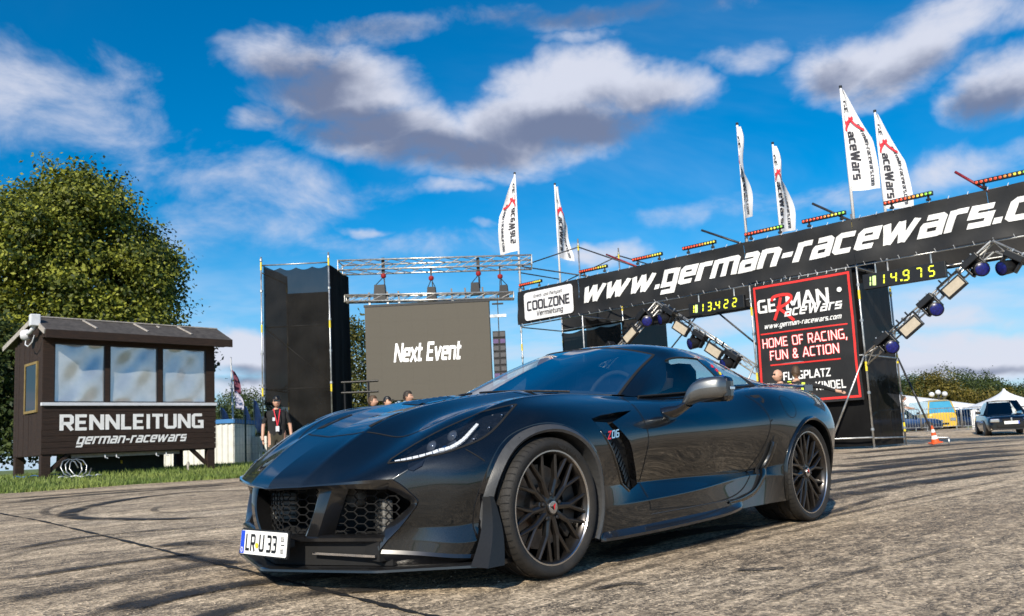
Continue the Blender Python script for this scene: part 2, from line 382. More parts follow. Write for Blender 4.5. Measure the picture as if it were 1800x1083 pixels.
def stroke_poly(pts, w, ww=None):
    """mitred strip of half width w along a polyline; returns left and right points"""
    pts = [Vector((p[0], p[1])) for p in pts]; n = len(pts); closed = (pts[0] - pts[-1]).length < 1e-6
    out = []
    for i, p in enumerate(pts):
        a = pts[i - 1] if i > 0 else (pts[-2] if closed else None); b = pts[i + 1] if i < n - 1 else (pts[1] if closed else None)
        d1 = (p - a).normalized() if a is not None else None; d2 = (b - p).normalized() if b is not None else None
        d1 = d1 or d2; d2 = d2 or d1
        n1 = Vector((-d1.y, d1.x)); n2 = Vector((-d2.y, d2.x)); mm = (n1 + n2)
        if mm.length < .2: mm = n1
        mm.normalize(); k = min(1.6, 1 / max(.3, mm.dot(n1)))
        out.append((p + mm * w * k, p - mm * w * k))
    return out
def text(mb, body, o, ax, ay, h, weight=.085, sx=1., shear=0., width=None, track=.06, center=False, az=None, mirror=False, warp=None):
    """add lettering to mb: origin o, direction ax, up ay, capital height h; each stroke a hair prouder than the last"""
    ax = Vector(ax).normalized(); ay = Vector(ay).normalized(); az = Vector(az).normalized() if az is not None else ax.cross(ay)
    tot = sum(GL[c][0] + track for c in body) - track
    if width is not None: sx = width / (tot * h)
    x = -tot / 2 if center else 0.
    for c in body:
        w, st = GL[c]
        for k, s_ in enumerate(st):
            if warp:
                q_ = []
                for a_, b_ in zip(s_, s_[1:]):
                    n_ = max(1, int(math.dist(a_, b_) * h * sx / .10)); q_ += [(a_[0] + (b_[0] - a_[0]) * i / n_, a_[1] + (b_[1] - a_[1]) * i / n_) for i in range(n_)]
                s_ = q_ + [s_[-1]]
            pr = stroke_poly(s_, weight)
            vs = []
            for a, b in pr:
                for q in (a, b):
                    X = (x + q.x + shear * q.y) * h * sx; Y = q.y * h
                    p = Vector(o) + ax * X + ay * Y + az * (.0006 * k)
                    vs.append(warp(p) if warp else p)
            mb.add(vs, [(2 * i, 2 * i + 1, 2 * i + 3, 2 * i + 2) for i in range(len(pr) - 1)])
        x += w + track
    return tot * h * sx
# ================================================================== terrain: runway along RD, cross direction RN (towards the hut side)
RD = Vector((.6857, .7279, 0)); RN = Vector((-.7279, .6857, 0))
def sst(a, b, x):
    t = max(0., min(1., (x - a) / (b - a))); return t * t * (3 - 2 * t)
EDGE_S = 19.3
def terrain(x, y):
    s = x * RN.x + y * RN.y
    z = .026 * min(2.2, max(0., s - 2.65)) + .11 * sst(8.5, EDGE_S, s) + .25 * sst(EDGE_S - .2, 22.5, s)      # slight cross fall, then the verge
    z += .18 * sst(34.5, 42, y) * sst(4, 14, x) * (1 - sst(16, 22, s))
    return z
def st(s, t, dz=0.):
    p = RN * s + RD * t; return (p.x, p.y, terrain(p.x, p.y) + dz)
def runway_material():
    m, N, L, b = nmat('worn_runway_concrete')
    tc = N.new('ShaderNodeTexCoord'); mp = N.new('ShaderNodeMapping'); mp.vector_type = 'TEXTURE'
    mp.inputs['Rotation'].default_value = (0, 0, math.atan2(RD.y, RD.x)); L.new(tc.outputs['Object'], mp.inputs[0]); V = mp.outputs[0]   # x along the runway, y across
    def noise(scale, detail, rough, stretch=None, dist=0.):
        n = N.new('ShaderNodeTexNoise'); n.inputs['Scale'].default_value = scale; n.inputs['Detail'].default_value = detail; n.inputs['Roughness'].default_value = rough; n.inputs['Distortion'].default_value = dist
        if stretch:
            q = N.new('ShaderNodeMapping'); q.inputs['Scale'].default_value = stretch; L.new(V, q.inputs[0]); L.new(q.outputs[0], n.inputs['Vector'])
        else: L.new(V, n.inputs['Vector'])
        return n.outputs[0]
    def ramp(v, stops):
        r = N.new('ShaderNodeValToRGB'); e = r.color_ramp.elements
        while len(e) < len(stops): e.new(.5)
        for k, (p, c) in enumerate(stops): e[k].position = p; e[k].color = (*c, 1) if isinstance(c, tuple) else (c, c, c, 1)
        L.new(v, r.inputs[0]); return r.outputs[0]
    def mix(f, a, c, mode='MIX'):
        n = N.new('ShaderNodeMix'); n.data_type = 'RGBA'; n.blend_type = mode
        if isinstance(f, float): n.inputs[0].default_value = f
        else: L.new(f, n.inputs[0])
        for i, q in ((6, a), (7, c)):
            if isinstance(q, tuple): n.inputs[i].default_value = (*q, 1)
            else: L.new(q, n.inputs[i])
        return n.outputs[2]
    def mul(a, c):
        n = N.new('ShaderNodeMath'); n.operation = 'MULTIPLY'; n.use_clamp = True
        for i, q in ((0, a), (1, c)):
            if isinstance(q, float): n.inputs[i].default_value = q
            else: L.new(q, n.inputs[i])
        return n.outputs[0]
    big = noise(.35, 5, .6)
    col = ramp(big, [(.3, (.46, .350, .235)), (.55, (.66, .52, .36)), (.75, (.84, .68, .49))])
    # exposed aggregate: pale stones, dark voids
    vo = N.new('ShaderNodeTexVoronoi'); vo.inputs['Scale'].default_value = 62; L.new(V, vo.inputs['Vector'])
    sp = N.new('ShaderNodeSeparateColor'); L.new(vo.outputs['Color'], sp.inputs[0])
    stone = ramp(sp.outputs[0], [(.0, .26), (.4, .75), (.75, 1.1), (1., 1.6)])
    col = mix(.85, col, stone, 'MULTIPLY')
    grit = noise(130, 3, .7); pit = ramp(grit, [(.31, .2), (.43, 1.)])
    col = mix(.8, col, pit, 'MULTIPLY')
    blot = ramp(noise(5.5, 6, .72), [(.38, .40), (.50, 1.)])
    col = mix(.7, col, blot, 'MULTIPLY')
    # rubber laid along the strip: wide stretched bands broken up by the grain
    band = ramp(noise(1., 4, .62, (.035, .85, 1)), [(.44, 0.), (.53, 1.)])
    band2 = ramp(noise(1., 3, .6, (.05, 3.6, 1), .25), [(.49, 0.), (.58, 1.)])
    brk = ramp(noise(14, 7, .8, (.35, 1, 1)), [(.41, .0), (.58, 1.)])
    grain = ramp(noise(85, 4, .75), [(.40, .0), (.56, 1.)])
    f = mul(mul(band, brk), .97); f2 = mul(mul(band2, brk), .85)
    f = mul(f, grain); f2 = mul(f2, grain)
    col = mix(f, col, (.030, .027, .025)); col = mix(f2, col, (.022, .020, .019))
    L.new(col, b.inputs['Base Color'])
    r = ramp(f, [(0., .9), (1., .62)]); L.new(r, b.inputs['Roughness'])
    b.inputs['Specular IOR Level'].default_value = .3
    bp = N.new('ShaderNodeBump'); bp.inputs['Strength'].default_value = .8; bp.inputs['Distance'].default_value = .006; 
    hmix = N.new('ShaderNodeMath'); hmix.operation = 'ADD'; L.new(vo.outputs['Distance'], hmix.inputs[0]); L.new(grit, hmix.inputs[1]); L.new(hmix.outputs[0], bp.inputs['Height']); L.new(bp.outputs[0], b.inputs['Normal'])
    return m
M_RUNWAY = runway_material()
M_GRASSG = mat('meadow', (.055, .085, .018), .95, col2=(.15, .19, .045), scale=1.2, bump=.6, bscale=18)
M_BLADE = mat('grass_blade', (.085, .14, .022), .7, col2=(.22, .27, .06), scale=.9)
def rubber_mark_material():
    m, N, L, b = nmat('tyre_rubber_mark'); out = N['Material Output']
    b.inputs['Base Color'].default_value = (.018, .016, .015, 1); b.inputs['Roughness'].default_value = .7
    tc = N.new('ShaderNodeTexCoord'); n = N.new('ShaderNodeTexNoise'); n.inputs['Scale'].default_value = 42; n.inputs['Detail'].default_value = 6; n.inputs['Roughness'].default_value = .8; L.new(tc.outputs['Object'], n.inputs['Vector'])
    n2 = N.new('ShaderNodeTexNoise'); n2.inputs['Scale'].default_value = 2.2; n2.inputs['Detail'].default_value = 5; L.new(tc.outputs['Object'], n2.inputs['Vector'])
    a = N.new('ShaderNodeMath'); a.operation = 'ADD'; L.new(n.outputs[0], a.inputs[0]); L.new(n2.outputs[0], a.inputs[1])
    uv = N.new('ShaderNodeAttribute'); uv.attribute_name = 'edge'
    mr = N.new('ShaderNodeMapRange'); mr.inputs[1].default_value = .74; mr.inputs[2].default_value = 1.04; L.new(a.outputs[0], mr.inputs[0])
    k = N.new('ShaderNodeMath'); k.operation = 'MULTIPLY'; k.use_clamp = True; L.new(mr.outputs[0], k.inputs[0]); L.new(uv.outputs['Fac'], k.inputs[1])
    L.new(k.outputs[0], b.inputs['Alpha'])
    return m
M_MARK = rubber_mark_material()
def mark(parent, pix, w, dens=1., name='tyre_mark', ground=None, n=8):
    """a skid mark traced on the ground"""
    pts = []
    for q in pix:
        p = Vector(q) if len(q) == 3 else None
        if p is None:
            z = 0.
            for _ in range(6): p = onground(q[0], q[1], z); z = terrain(p.x, p.y)
        pts.append((p.x, p.y))
    pts = catmull2(pts, n); mb = MB(); vs = []; ed = []
    k = len(pts)
    for i, p in enumerate(pts):
        a = pts[max(0, i - 1)]; c = pts[min(k - 1, i + 1)]; d = Vector((c[0] - a[0], c[1] - a[1])).normalized(); nn = Vector((-d.y, d.x)); t = i / (k - 1)
        fade = min(1., t / .12, (1 - t) / .12)
        for j, e in ((-1, 0.), (-.6, 1.), (.6, 1.), (1, 0.)):
            x = p[0] + nn.x * w / 2 * j; y = p[1] + nn.y * w / 2 * j; vs.append((x, y, terrain(x, y) + .009)); ed.append(e * dens * fade)
    mb.add(vs, [(4 * i + j, 4 * i + j + 1, 4 * i + j + 5, 4 * i + j + 4) for i in range(k - 1) for j in range(3)])
    o = mb.build(name, M_MARK, parent); at_ = o.data.attributes.new('edge', 'FLOAT', 'POINT'); at_.data.foreach_set('value', ed); return o
def catmull2(P, sub):
    P = [Vector((p[0], p[1], 0)) for p in P]; out = []
    for i in range(len(P) - 1):
        p0 = P[max(0, i - 1)]; p1 = P[i]; p2 = P[i + 1]; p3 = P[min(len(P) - 1, i + 2)]
        for s in range(sub):
            u = s / sub; q = .5 * ((2 * p1) + (p2 - p0) * u + (2 * p0 - 5 * p1 + 4 * p2 - p3) * u * u + (3 * p1 - 3 * p2 + p3 - p0) * u ** 3); out.append((q.x, q.y))
    out.append((P[-1].x, P[-1].y)); return out
def build_ground():
    ss = [-900, -200, -60, -20, 0, 2, 2.65, 3.2, 4, 4.85, 5.5] + list(np.linspace(6.5, 24, 22)) + [27, 32, 45, 90, 300, 1500]
    tt = [-900, -200, -60, -25] + list(np.linspace(-14, 60, 38)) + [80, 120, 220, 500, 1600]
    mb = MB(); mb.grid([[st(s, t, -.012 if s < EDGE_S + .5 else 0.) for t in tt] for s in ss], flip=True)
    gnd = structure(mb.build('ground', M_GRASSG, smooth=True))
    ss = [-14, -6, 0, 2, 2.65, 3.2, 4, 4.85, 5.5] + list(np.linspace(6.5, EDGE_S, 16)); tt = [-160, -60, -25] + list(np.linspace(-14, 60, 38)) + [90, 140, 260]
    mb = MB(); rows = []
    for s in ss:
        rows.append([st(s + (.10 * math.sin(t * 1.7) + .06 * math.sin(t * 4.1) if s == ss[-1] else 0), t) for t in tt])
    mb.grid(rows, flip=True); rw = structure(mb.build('runway', M_RUNWAY, smooth=True))
    # the open joint that crosses the picture, with sealant
    jp = [(-60, 889), (0, 903), (75, 917), (155, 936), (250, 959), (350, 984), (430, 1003), (520, 1027), (640, 1056), (760, 1085), (900, 1118)]
    P = []
    for q in jp:
        z = 0.
        for _ in range(5): p = onground(q[0], q[1], z); z = terrain(p.x, p.y)
        P.append((p.x, p.y))
    pts = catmull2(P, 10); vs = []
    for i, p in enumerate(pts):
        a = pts[max(0, i - 1)]; c = pts[min(len(pts) - 1, i + 1)]; d = Vector((c[0] - a[0], c[1] - a[1])).normalized(); nn = Vector((-d.y, d.x)); w = .016 + .008 * math.sin(i * 1.9) + .006 * math.sin(i * .7)
        for j in (-1, 1): x = p[0] + nn.x * w * j; y = p[1] + nn.y * w * j; vs.append((x, y, terrain(x, y) + .005))
    mb = MB(); mb.add(vs, [(2 * i, 2 * i + 1, 2 * i + 3, 2 * i + 2) for i in range(len(pts) - 1)]); mb.build('joint', M_MATTE, rw)
    # skid marks traced one by one
    M = lambda pix, w, d=1.: mark(rw, pix, w, d)
    M([(455, 862), (330, 866), (220, 879), (150, 893), (118, 904), (135, 911), (200, 913), (300, 913), (440, 907)], .26)
    M([(440, 855), (300, 862), (180, 877), (95, 892), (78, 903), (110, 908)], .13, .5)
    M([(0, 886), (120, 873), (280, 861), (430, 850)], .55, .75); M([(0, 878), (150, 866), (300, 857), (430, 847)], .35, .9)
    M([(430, 920), (330, 929), (220, 938), (110, 951), (0, 972)], .13, .75); M([(430, 925), (300, 938), (180, 950), (60, 968), (0, 985)], .10, .5)
    M([(295, 890), (275, 893), (272, 899), (300, 902), (380, 897), (440, 890)], .10, .45)
    M([(360, 975), (300, 980), (200, 992), (90, 1008), (0, 1022)], .16, .8); M([(420, 985), (300, 1003), (150, 1030), (0, 1062)], .22, .7)
    M([(640, 1010), (480, 1022), (330, 1045), (180, 1083)], .20, .95); M([(700, 1035), (560, 1045), (420, 1070), (330, 1100)], .16, .9); M([(480, 1005), (380, 1020), (250, 1050), (150, 1090)], .10, .6)
    M([(290, 962), (340, 955), (400, 958)], .30, .8); M([(300, 978), (350, 985), (420, 994)], .16, .8)
    M([(1800, 838), (1650, 868), (1480, 905), (1300, 945), (1100, 990), (900, 1040)], .07, .6); M([(1800, 852), (1600, 890), (1350, 945), (1100, 1010), (950, 1060)], .05, .5)
    M([(1800, 806), (1650, 822), (1500, 842), (1400, 858)], .30, .85); M([(1800, 818), (1680, 830), (1560, 846), (1450, 865)], .18, .7); M([(1800, 790), (1650, 803), (1520, 816), (1450, 822)], .9, .8); M([(1800, 781), (1680, 791), (1560, 801), (1480, 809)], .55, .75)
    M([(1800, 797), (1650, 811), (1530, 824), (1440, 836)], .7, 1.); M([(1800, 826), (1640, 846), (1500, 868), (1400, 888)], .35, .9); M([(1800, 774), (1700, 780), (1600, 788), (1480, 799)], 1.0, .8)
    M([(1330, 925), (1250, 932), (1150, 950), (1060, 985)], .25, .9); M([(1560, 870), (1450, 905), (1350, 925), (1200, 965)], .10, .7); M([(1140, 1030), (1100, 1028), (1040, 1040)], .05, .8); M([(1700, 960), (1500, 1010), (1350, 1060)], .04, .5)
    M([(1290, 1004), (1345, 1003), (1380, 1000)], .05, .9)
    # hairline cracks
    rc = random.Random(21)
    for q0, hd, ln in (((1500, 930), 2.7, 1.2), ((120, 1030), .2, .8), ((230, 925), 1.2, 1.2)):
        p = onground(*q0); x, y = p.x, p.y; pts = []; a = hd
        for _ in range(int(ln / .06)): pts.append((x, y)); a += rc.gauss(0, .35); a = hd + (a - hd) * .9; x += .06 * math.cos(a); y += .06 * math.sin(a)
        vs = []
        for i, (x, y) in enumerate(pts): w = .0010 + .0012 * rc.random(); vs += [(x - w, y + w, terrain(x, y) + .005), (x + w, y - w, terrain(x, y) + .005)]
        mb = MB(); mb.add(vs, [(2 * i, 2 * i + 1, 2 * i + 3, 2 * i + 2) for i in range(len(pts) - 1)]); mb.build('crack', M_MATTE, rw)
    # loose grit on the slab
    mb = MB()
    for i in range(2600):
        d = 1.7 + 6.5 * rc.random() ** 1.5; an = rc.uniform(-.66, .66); x, y = d * math.sin(an), d * math.cos(an); r = rc.uniform(.0015, .0045) * (1 + .12 * d); z = terrain(x, y) + .002; k = rc.uniform(0, 6.28)
        v = [(x + r * math.cos(k + j * 2.09) * rc.uniform(.7, 1.2), y + r * math.sin(k + j * 2.09) * rc.uniform(.7, 1.2), z - r * .2) for j in range(3)] + [(x + rc.gauss(0, r * .2), y + rc.gauss(0, r * .2), z + r * rc.uniform(.5, 1.0))]
        mb.add(v, [(0, 1, 3), (1, 2, 3), (2, 0, 3)])
    o = mb.build('grit', mat('grit_stone', (.16, .13, .10), .9, col2=(.55, .46, .34), scale=30)); tag(o, 'loose grit scattered over the runway in the foreground', 'grit', kind='stuff')
    # grass: uncountable blades on the verge
    rnd = random.Random(3); mb = MB(); V = []; Fc = []
    for i in range(52000):
        s = EDGE_S - .18 + rnd.random() ** 1.6 * 9; t = rnd.uniform(-2, 26)
        p = RN * s + RD * t; s2 = .10 * math.sin(t * 1.7) + .06 * math.sin(t * 4.1)
        if s < EDGE_S + s2 - .12 * rnd.random(): continue
        z = terrain(p.x, p.y); h = rnd.uniform(.05, .13) * (1.5 if rnd.random() < .05 else 1); a = rnd.uniform(0, 6.28); w = .011 + .006 * rnd.random(); lx = rnd.gauss(0, .04); ly = rnd.gauss(0, .04)
        k = len(V); dx = math.cos(a) * w; dy = math.sin(a) * w
        V += [(p.x - dx, p.y - dy, z - .01), (p.x + dx, p.y + dy, z - .01), (p.x + lx, p.y + ly, z + h)]; Fc.append((k, k + 1, k + 2))
    mb.v = V; mb.f = Fc; mb.m = [0] * len(Fc); o = mb.build('grass', M_BLADE); tag(o, 'short green grass along the runway edge before the wooden hut', 'grass', kind='stuff')
build_ground()
# ================================================================== the sports car
CAR_LOC = (-.5294, 4.6793, .024); CAR_YAW = 3.9574
def paint(name, base, flake=.35, rough=.32):
    m, N, L, b = nmat(name)
    tc = N.new('ShaderNodeTexCoord')
    v = N.new('ShaderNodeTexVoronoi'); v.inputs['Scale'].default_value = 900; L.new(tc.outputs['Object'], v.inputs['Vector'])
    r = N.new('ShaderNodeValToRGB'); r.color_ramp.elements[0].color = (*[c * (1 - flake) for c in base], 1); r.color_ramp.elements[1].color = (*[c * (1 + flake) for c in base], 1)
    sp = N.new('ShaderNodeSeparateColor'); L.new(v.outputs['Color'], sp.inputs[0]); L.new(sp.outputs[0], r.inputs[0]); L.new(r.outputs[0], b.inputs['Base Color'])
    b.inputs['Metallic'].default_value = .85; b.inputs['Roughness'].default_value = rough
    b.inputs['Coat Weight'].default_value = 1.0; b.inputs['Coat Roughness'].default_value = .012; b.inputs['Coat IOR'].default_value = 1.6
    # road dust film: a little roughness in patches
    n = N.new('ShaderNodeTexNoise'); n.inputs['Scale'].default_value = 3.5; n.inputs['Detail'].default_value = 8; L.new(tc.outputs['Object'], n.inputs['Vector'])
    q = N.new('ShaderNodeMapRange'); q.inputs[1].default_value = .45; q.inputs[2].default_value = .8; q.inputs[3].default_value = .008; q.inputs[4].default_value = .05
    L.new(n.outputs[0], q.inputs[0]); L.new(q.outputs[0], b.inputs['Coat Roughness'])
    return m
def carbon(name):
    m, N, L, b = nmat(name)
    tc = N.new('ShaderNodeTexCoord'); mp = N.new('ShaderNodeMapping'); mp.inputs['Rotation'].default_value = (.6, .5, .785); L.new(tc.outputs['Object'], mp.inputs[0])
    ck = N.new('ShaderNodeTexChecker'); ck.inputs['Scale'].default_value = 330; ck.inputs[1].default_value = (.004, .004, .0045, 1); ck.inputs[2].default_value = (.015, .015, .016, 1)
    L.new(mp.outputs[0], ck.inputs[0]); L.new(ck.outputs[0], b.inputs['Base Color'])
    b.inputs['Roughness'].default_value = .28; b.inputs['Coat Weight'].default_value = .9; b.inputs['Coat Roughness'].default_value = .04
    return m
M_PAINT = paint('dark_grey_metallic_paint', (.0150, .0170, .0190), .5, .32)
M_MIRROR = paint('silver_grey_paint', (.16, .165, .165), .2, .36)
M_CARBON = carbon('carbon_fibre')
M_DULLC = mat('dull_black_carbon', (.0055, .0055, .006), .5, coat=.15, coat_rough=.3, var=.4, scale=90)
M_GLOSSB = mat('gloss_black', (.006, .006, .007), .12, coat=1., var=.3, scale=30)
M_FLARE = mat('grey_arch_plastic', (.050, .051, .053), .38, var=.15, scale=40, bump=.08, bscale=200)
M_RIM = mat('dark_bronze_rim', (.040, .036, .034), .30, .8, coat=.6, coat_rough=.12, var=.2, scale=30)
M_LIP = mat('polished_rim_edge', (.55, .55, .56), .22, 1., var=.1, scale=20)
M_DISC = mat('brake_disc', (.23, .19, .16), .42, .9, var=.25, scale=30, rvar=.1)
M_CALIP = mat('brake_caliper', (.04, .037, .035), .4, .3, var=.2, scale=30)
M_WSCR = glass('windscreen_glass', (.74, .82, .79), .60)
M_SIDEG = glass('side_window_glass', (.74, .82, .83), 1.0)
M_LENS = glass('headlamp_lens', (.80, .84, .90), 1.3)
M_CHROME = mat('chrome', (.80, .80, .82), .12, 1., var=.08, scale=30)
M_LED = mat('white_led', (.9, .9, .9), .25, emit=(1, .98, .94), estr=.16, var=.05, scale=200)
M_INT = mat('dark_interior', (.045, .045, .047), .8, var=.3, scale=14, bump=.2, bscale=80)
M_PLATE = mat('plate_white', (.80, .80, .78), .42, var=.05, scale=12)
M_BLUE = mat('plate_blue', (.01, .06, .55), .45, var=.1, scale=20)
M_RAD = mat('radiator_core', (.16, .155, .145), .6, .5, var=.35, scale=60)
M_REDL = mat('red_lamp', (.30, .01, .01), .15, coat=1., var=.2, scale=30)
M_BADGE = mat('badge_red', (.75, .02, .03), .3, var=.1, scale=60)

def spline_k(P, sub):
    """C2 natural cubic along axis 0 with shared chord knots"""
    P = np.asarray(P, float); n = P.shape[0]
    d = np.sqrt(((P[1:] - P[:-1]) ** 2).sum(-1)).mean(axis=1) ** .5 if P.ndim == 3 else np.sqrt(((P[1:] - P[:-1]) ** 2).sum(-1)) ** .5
    t = np.r_[0, np.cumsum(d)]
    h = np.diff(t); A = np.zeros((n, n)); B = np.zeros((n,) + P.shape[1:])
    A[0, 0] = A[-1, -1] = 1
    for i in range(1, n - 1):
        A[i, i - 1] = h[i - 1]; A[i, i] = 2 * (h[i - 1] + h[i]); A[i, i + 1] = h[i]
        B[i] = 6 * ((P[i + 1] - P[i]) / h[i] - (P[i] - P[i - 1]) / h[i - 1])
    M = np.linalg.solve(A, B.reshape(n, -1)).reshape(B.shape)
    out = []
    for i in range(n - 1):
        for s in range(sub):
            u = s / sub * h[i]; v = h[i] - u
            out.append(M[i] * v ** 3 / (6 * h[i]) + M[i + 1] * u ** 3 / (6 * h[i]) + (P[i] / h[i] - M[i] * h[i] / 6) * v + (P[i + 1] / h[i] - M[i + 1] * h[i] / 6) * u)
    out.append(P[-1]); return np.array(out)
def catmull(P, sub):
    """non uniform Catmull-Rom along axis 0"""
    P = np.asarray(P, float); n = P.shape[0]
    d = np.maximum(np.sqrt(((P[1:] - P[:-1]) ** 2).sum(-1)), 1e-5) ** .5
    if P.ndim == 3: d = d.mean(axis=1)
    h = d; T = np.zeros_like(P)
    for i in range(1, n - 1):
        a = (P[i] - P[i - 1]) / h[i - 1]; b = (P[i + 1] - P[i]) / h[i]
        T[i] = (a * h[i] + b * h[i - 1]) / (h[i] + h[i - 1])
    T[0] = (P[1] - P[0]) / h[0]; T[-1] = (P[-1] - P[-2]) / h[-1]
    out = []
    for i in range(n - 1):
        for s in range(sub):
            u = s / sub; a = 2 * u ** 3 - 3 * u ** 2 + 1; b = u ** 3 - 2 * u ** 2 + u
            out.append(a * P[i] + b * h[i] * T[i] + (1 - a) * P[i + 1] + (u ** 3 - u ** 2) * h[i] * T[i + 1])
    out.append(P[-1]); return np.array(out)
# control net: stations nose -> tail, lines centre top -> sill (left half, metres from the front axle)
BODY = [
 [(.935,0,.484),(.895,.22,.488),(.83,.42,.497),(.765,.54,.503),(.70,.625,.503),(.672,.655,.475),(.645,.68,.44),(.62,.70,.40),(.645,.675,.345),(.675,.64,.29),(.705,.60,.245),(.73,.57,.20)],
 [(.90,0,.527),(.858,.22,.528),(.785,.42,.535),(.708,.555,.548),(.63,.675,.553),(.595,.715,.525),(.575,.74,.47),(.56,.752,.40),(.575,.735,.345),(.595,.71,.29),(.61,.705,.235),(.62,.70,.185)],
 [(.72,0,.634),(.68,.24,.638),(.61,.44,.645),(.53,.59,.657),(.465,.72,.648),(.445,.79,.605),(.435,.835,.54),(.43,.85,.46),(.435,.84,.37),(.445,.825,.29),(.455,.84,.215),(.46,.835,.16)],
 [(.42,0,.756),(.39,.24,.764),(.35,.44,.755),(.29,.59,.772),(.24,.70,.772),(.22,.805,.715),(.21,.875,.65),(.205,.912,.56),(.20,.915,.46),(.2,.91,.36),(.2,.91,.26),(.2,.90,.16)],
 [(.07,0,.832),(.05,.25,.842),(.03,.45,.824),(.0,.60,.846),(0,.715,.843),(0,.84,.785),(0,.915,.715),(0,.947,.62),(0,.945,.5),(0,.94,.4),(0,.935,.29),(0,.92,.16)],
 [(-.33,0,.878),(-.33,.26,.888),(-.35,.46,.862),(-.38,.60,.874),(-.40,.715,.870),(-.4,.84,.81),(-.4,.92,.73),(-.4,.955,.62),(-.4,.945,.50),(-.4,.93,.40),(-.4,.93,.29),(-.4,.925,.155)],
 [(-.62,0,.895),(-.64,.27,.902),(-.70,.47,.876),(-.76,.60,.872),(-.80,.71,.862),(-.8,.82,.815),(-.8,.905,.73),(-.8,.937,.63),(-.8,.905,.50),(-.8,.865,.39),(-.8,.925,.30),(-.8,.925,.155)],
 [(-1.4,0,.87),(-1.4,.27,.87),(-1.4,.47,.865),(-1.4,.62,.865),(-1.4,.705,.862),(-1.4,.815,.832),(-1.4,.90,.75),(-1.4,.935,.65),(-1.4,.90,.51),(-1.4,.86,.385),(-1.4,.92,.325),(-1.4,.925,.16)],
 [(-2.0,0,.90),(-2.0,.27,.90),(-2.0,.47,.90),(-2.0,.62,.915),(-2.0,.70,.912),(-2.0,.81,.88),(-2.0,.90,.79),(-2.0,.945,.68),(-2.0,.915,.53),(-2.0,.865,.383),(-2.0,.90,.36),(-2.0,.925,.17)],
 [(-2.35,0,.93),(-2.35,.27,.93),(-2.35,.47,.93),(-2.35,.60,.942),(-2.35,.69,.942),(-2.35,.82,.918),(-2.35,.925,.83),(-2.35,.972,.70),(-2.35,.965,.55),(-2.35,.95,.42),(-2.35,.95,.33),(-2.35,.93,.17)],
 [(-2.71,0,.955),(-2.71,.27,.955),(-2.71,.47,.955),(-2.71,.60,.957),(-2.71,.70,.952),(-2.71,.83,.92),(-2.71,.935,.82),(-2.71,.985,.68),(-2.71,.985,.54),(-2.71,.98,.42),(-2.71,.97,.32),(-2.71,.94,.18)],
 [(-3.1,0,.975),(-3.1,.27,.973),(-3.1,.47,.968),(-3.1,.60,.958),(-3.1,.69,.945),(-3.1,.81,.90),(-3.1,.91,.80),(-3.1,.96,.67),(-3.1,.955,.53),(-3.1,.94,.42),(-3.1,.92,.32),(-3.1,.88,.2)],
 [(-3.42,0,.97),(-3.41,.27,.968),(-3.40,.47,.96),(-3.38,.58,.945),(-3.36,.66,.92),(-3.34,.77,.87),(-3.3,.86,.77),(-3.28,.90,.65),(-3.28,.89,.53),(-3.28,.87,.43),(-3.28,.85,.33),(-3.26,.82,.22)],
 [(-3.55,0,.93),(-3.54,.25,.93),(-3.53,.45,.92),(-3.52,.57,.905),(-3.5,.65,.88),(-3.48,.73,.82),(-3.46,.79,.73),(-3.45,.81,.63),(-3.44,.80,.53),(-3.43,.78,.43),(-3.42,.76,.33),(-3.40,.72,.25)],
]
WB = 2.71
for _k, _w in ((0, 1.), (1, 1.), (2, .55)):
    BODY[_k] = [(x, y, z - _w * max(0., .024 - .026 * y)) for x, y, z in BODY[_k]]
def body_half():
    P = np.array(BODY); lp = lambda a, b, t: P[:, a] + (P[:, b] - P[:, a]) * t
    P[2:7, 1, 2] += .010; P[2:4, 2, 2] -= .024; P[4:6, 2, 2] -= .018; P[6, 2, 2] -= .006; P[2:5, 3, 2] -= .006; P[1, 2, 2] -= .008                      # ridges of the bonnet
    P = np.stack([P[:, 0], lp(0, 1, .80), P[:, 1], lp(1, 2, .16)] + [P[:, 2], P[:, 3], lp(3, 4, .82), P[:, 4], lp(4, 5, .14)] + [P[:, i] for i in range(5, 9)] + [lp(8, 9, .86), P[:, 9], lp(9, 10, .16), lp(9, 10, .84), P[:, 10], lp(10, 11, .12), P[:, 11]], 1)
    Q = catmull(P.transpose(1, 0, 2), 6)          # across the lines
    return spline_k(Q.transpose(1, 0, 2), 11)                          # along the car
GRID = body_half()
from mathutils.bvhtree import BVHTree
def grid_bvh(G):
    nr, nc = G.shape[:2]; vs = [Vector(p) for p in G.reshape(-1, 3)]
    fs = [(i * nc + j, i * nc + j + 1, (i + 1) * nc + j + 1, (i + 1) * nc + j) for i in range(nr - 1) for j in range(nc - 1)]
    return BVHTree.FromPolygons(vs, fs)
BVH = grid_bvh(GRID)
def side_y(x, z, default=.93):
    h = BVH.ray_cast(Vector((x, 1.6, z)), Vector((0, -1, 0)))
    return h[0].y if h[0] is not None else default
def top_z(x, y, default=.8):
    h = BVH.ray_cast(Vector((x, y, 2)), Vector((0, 0, -1)))
    return h[0].z if h[0] is not None else default
def side_pt(x, z, off=0.):
    h = BVH.ray_cast(Vector((x, 1.6, z)), Vector((0, -1, 0)))
    if h[0] is None: return Vector((x, .93 + off, z))
    n = h[1] if h[1].y > 0 else -h[1]
    return h[0] + n * off
def top_pt(x, y, off=0.):
    h = BVH.ray_cast(Vector((x, y, 2)), Vector((0, 0, -1)))
    if h[0] is None: return Vector((x, y, .8 + off))
    n = h[1] if h[1].z > 0 else -h[1]
    return h[0] + n * off
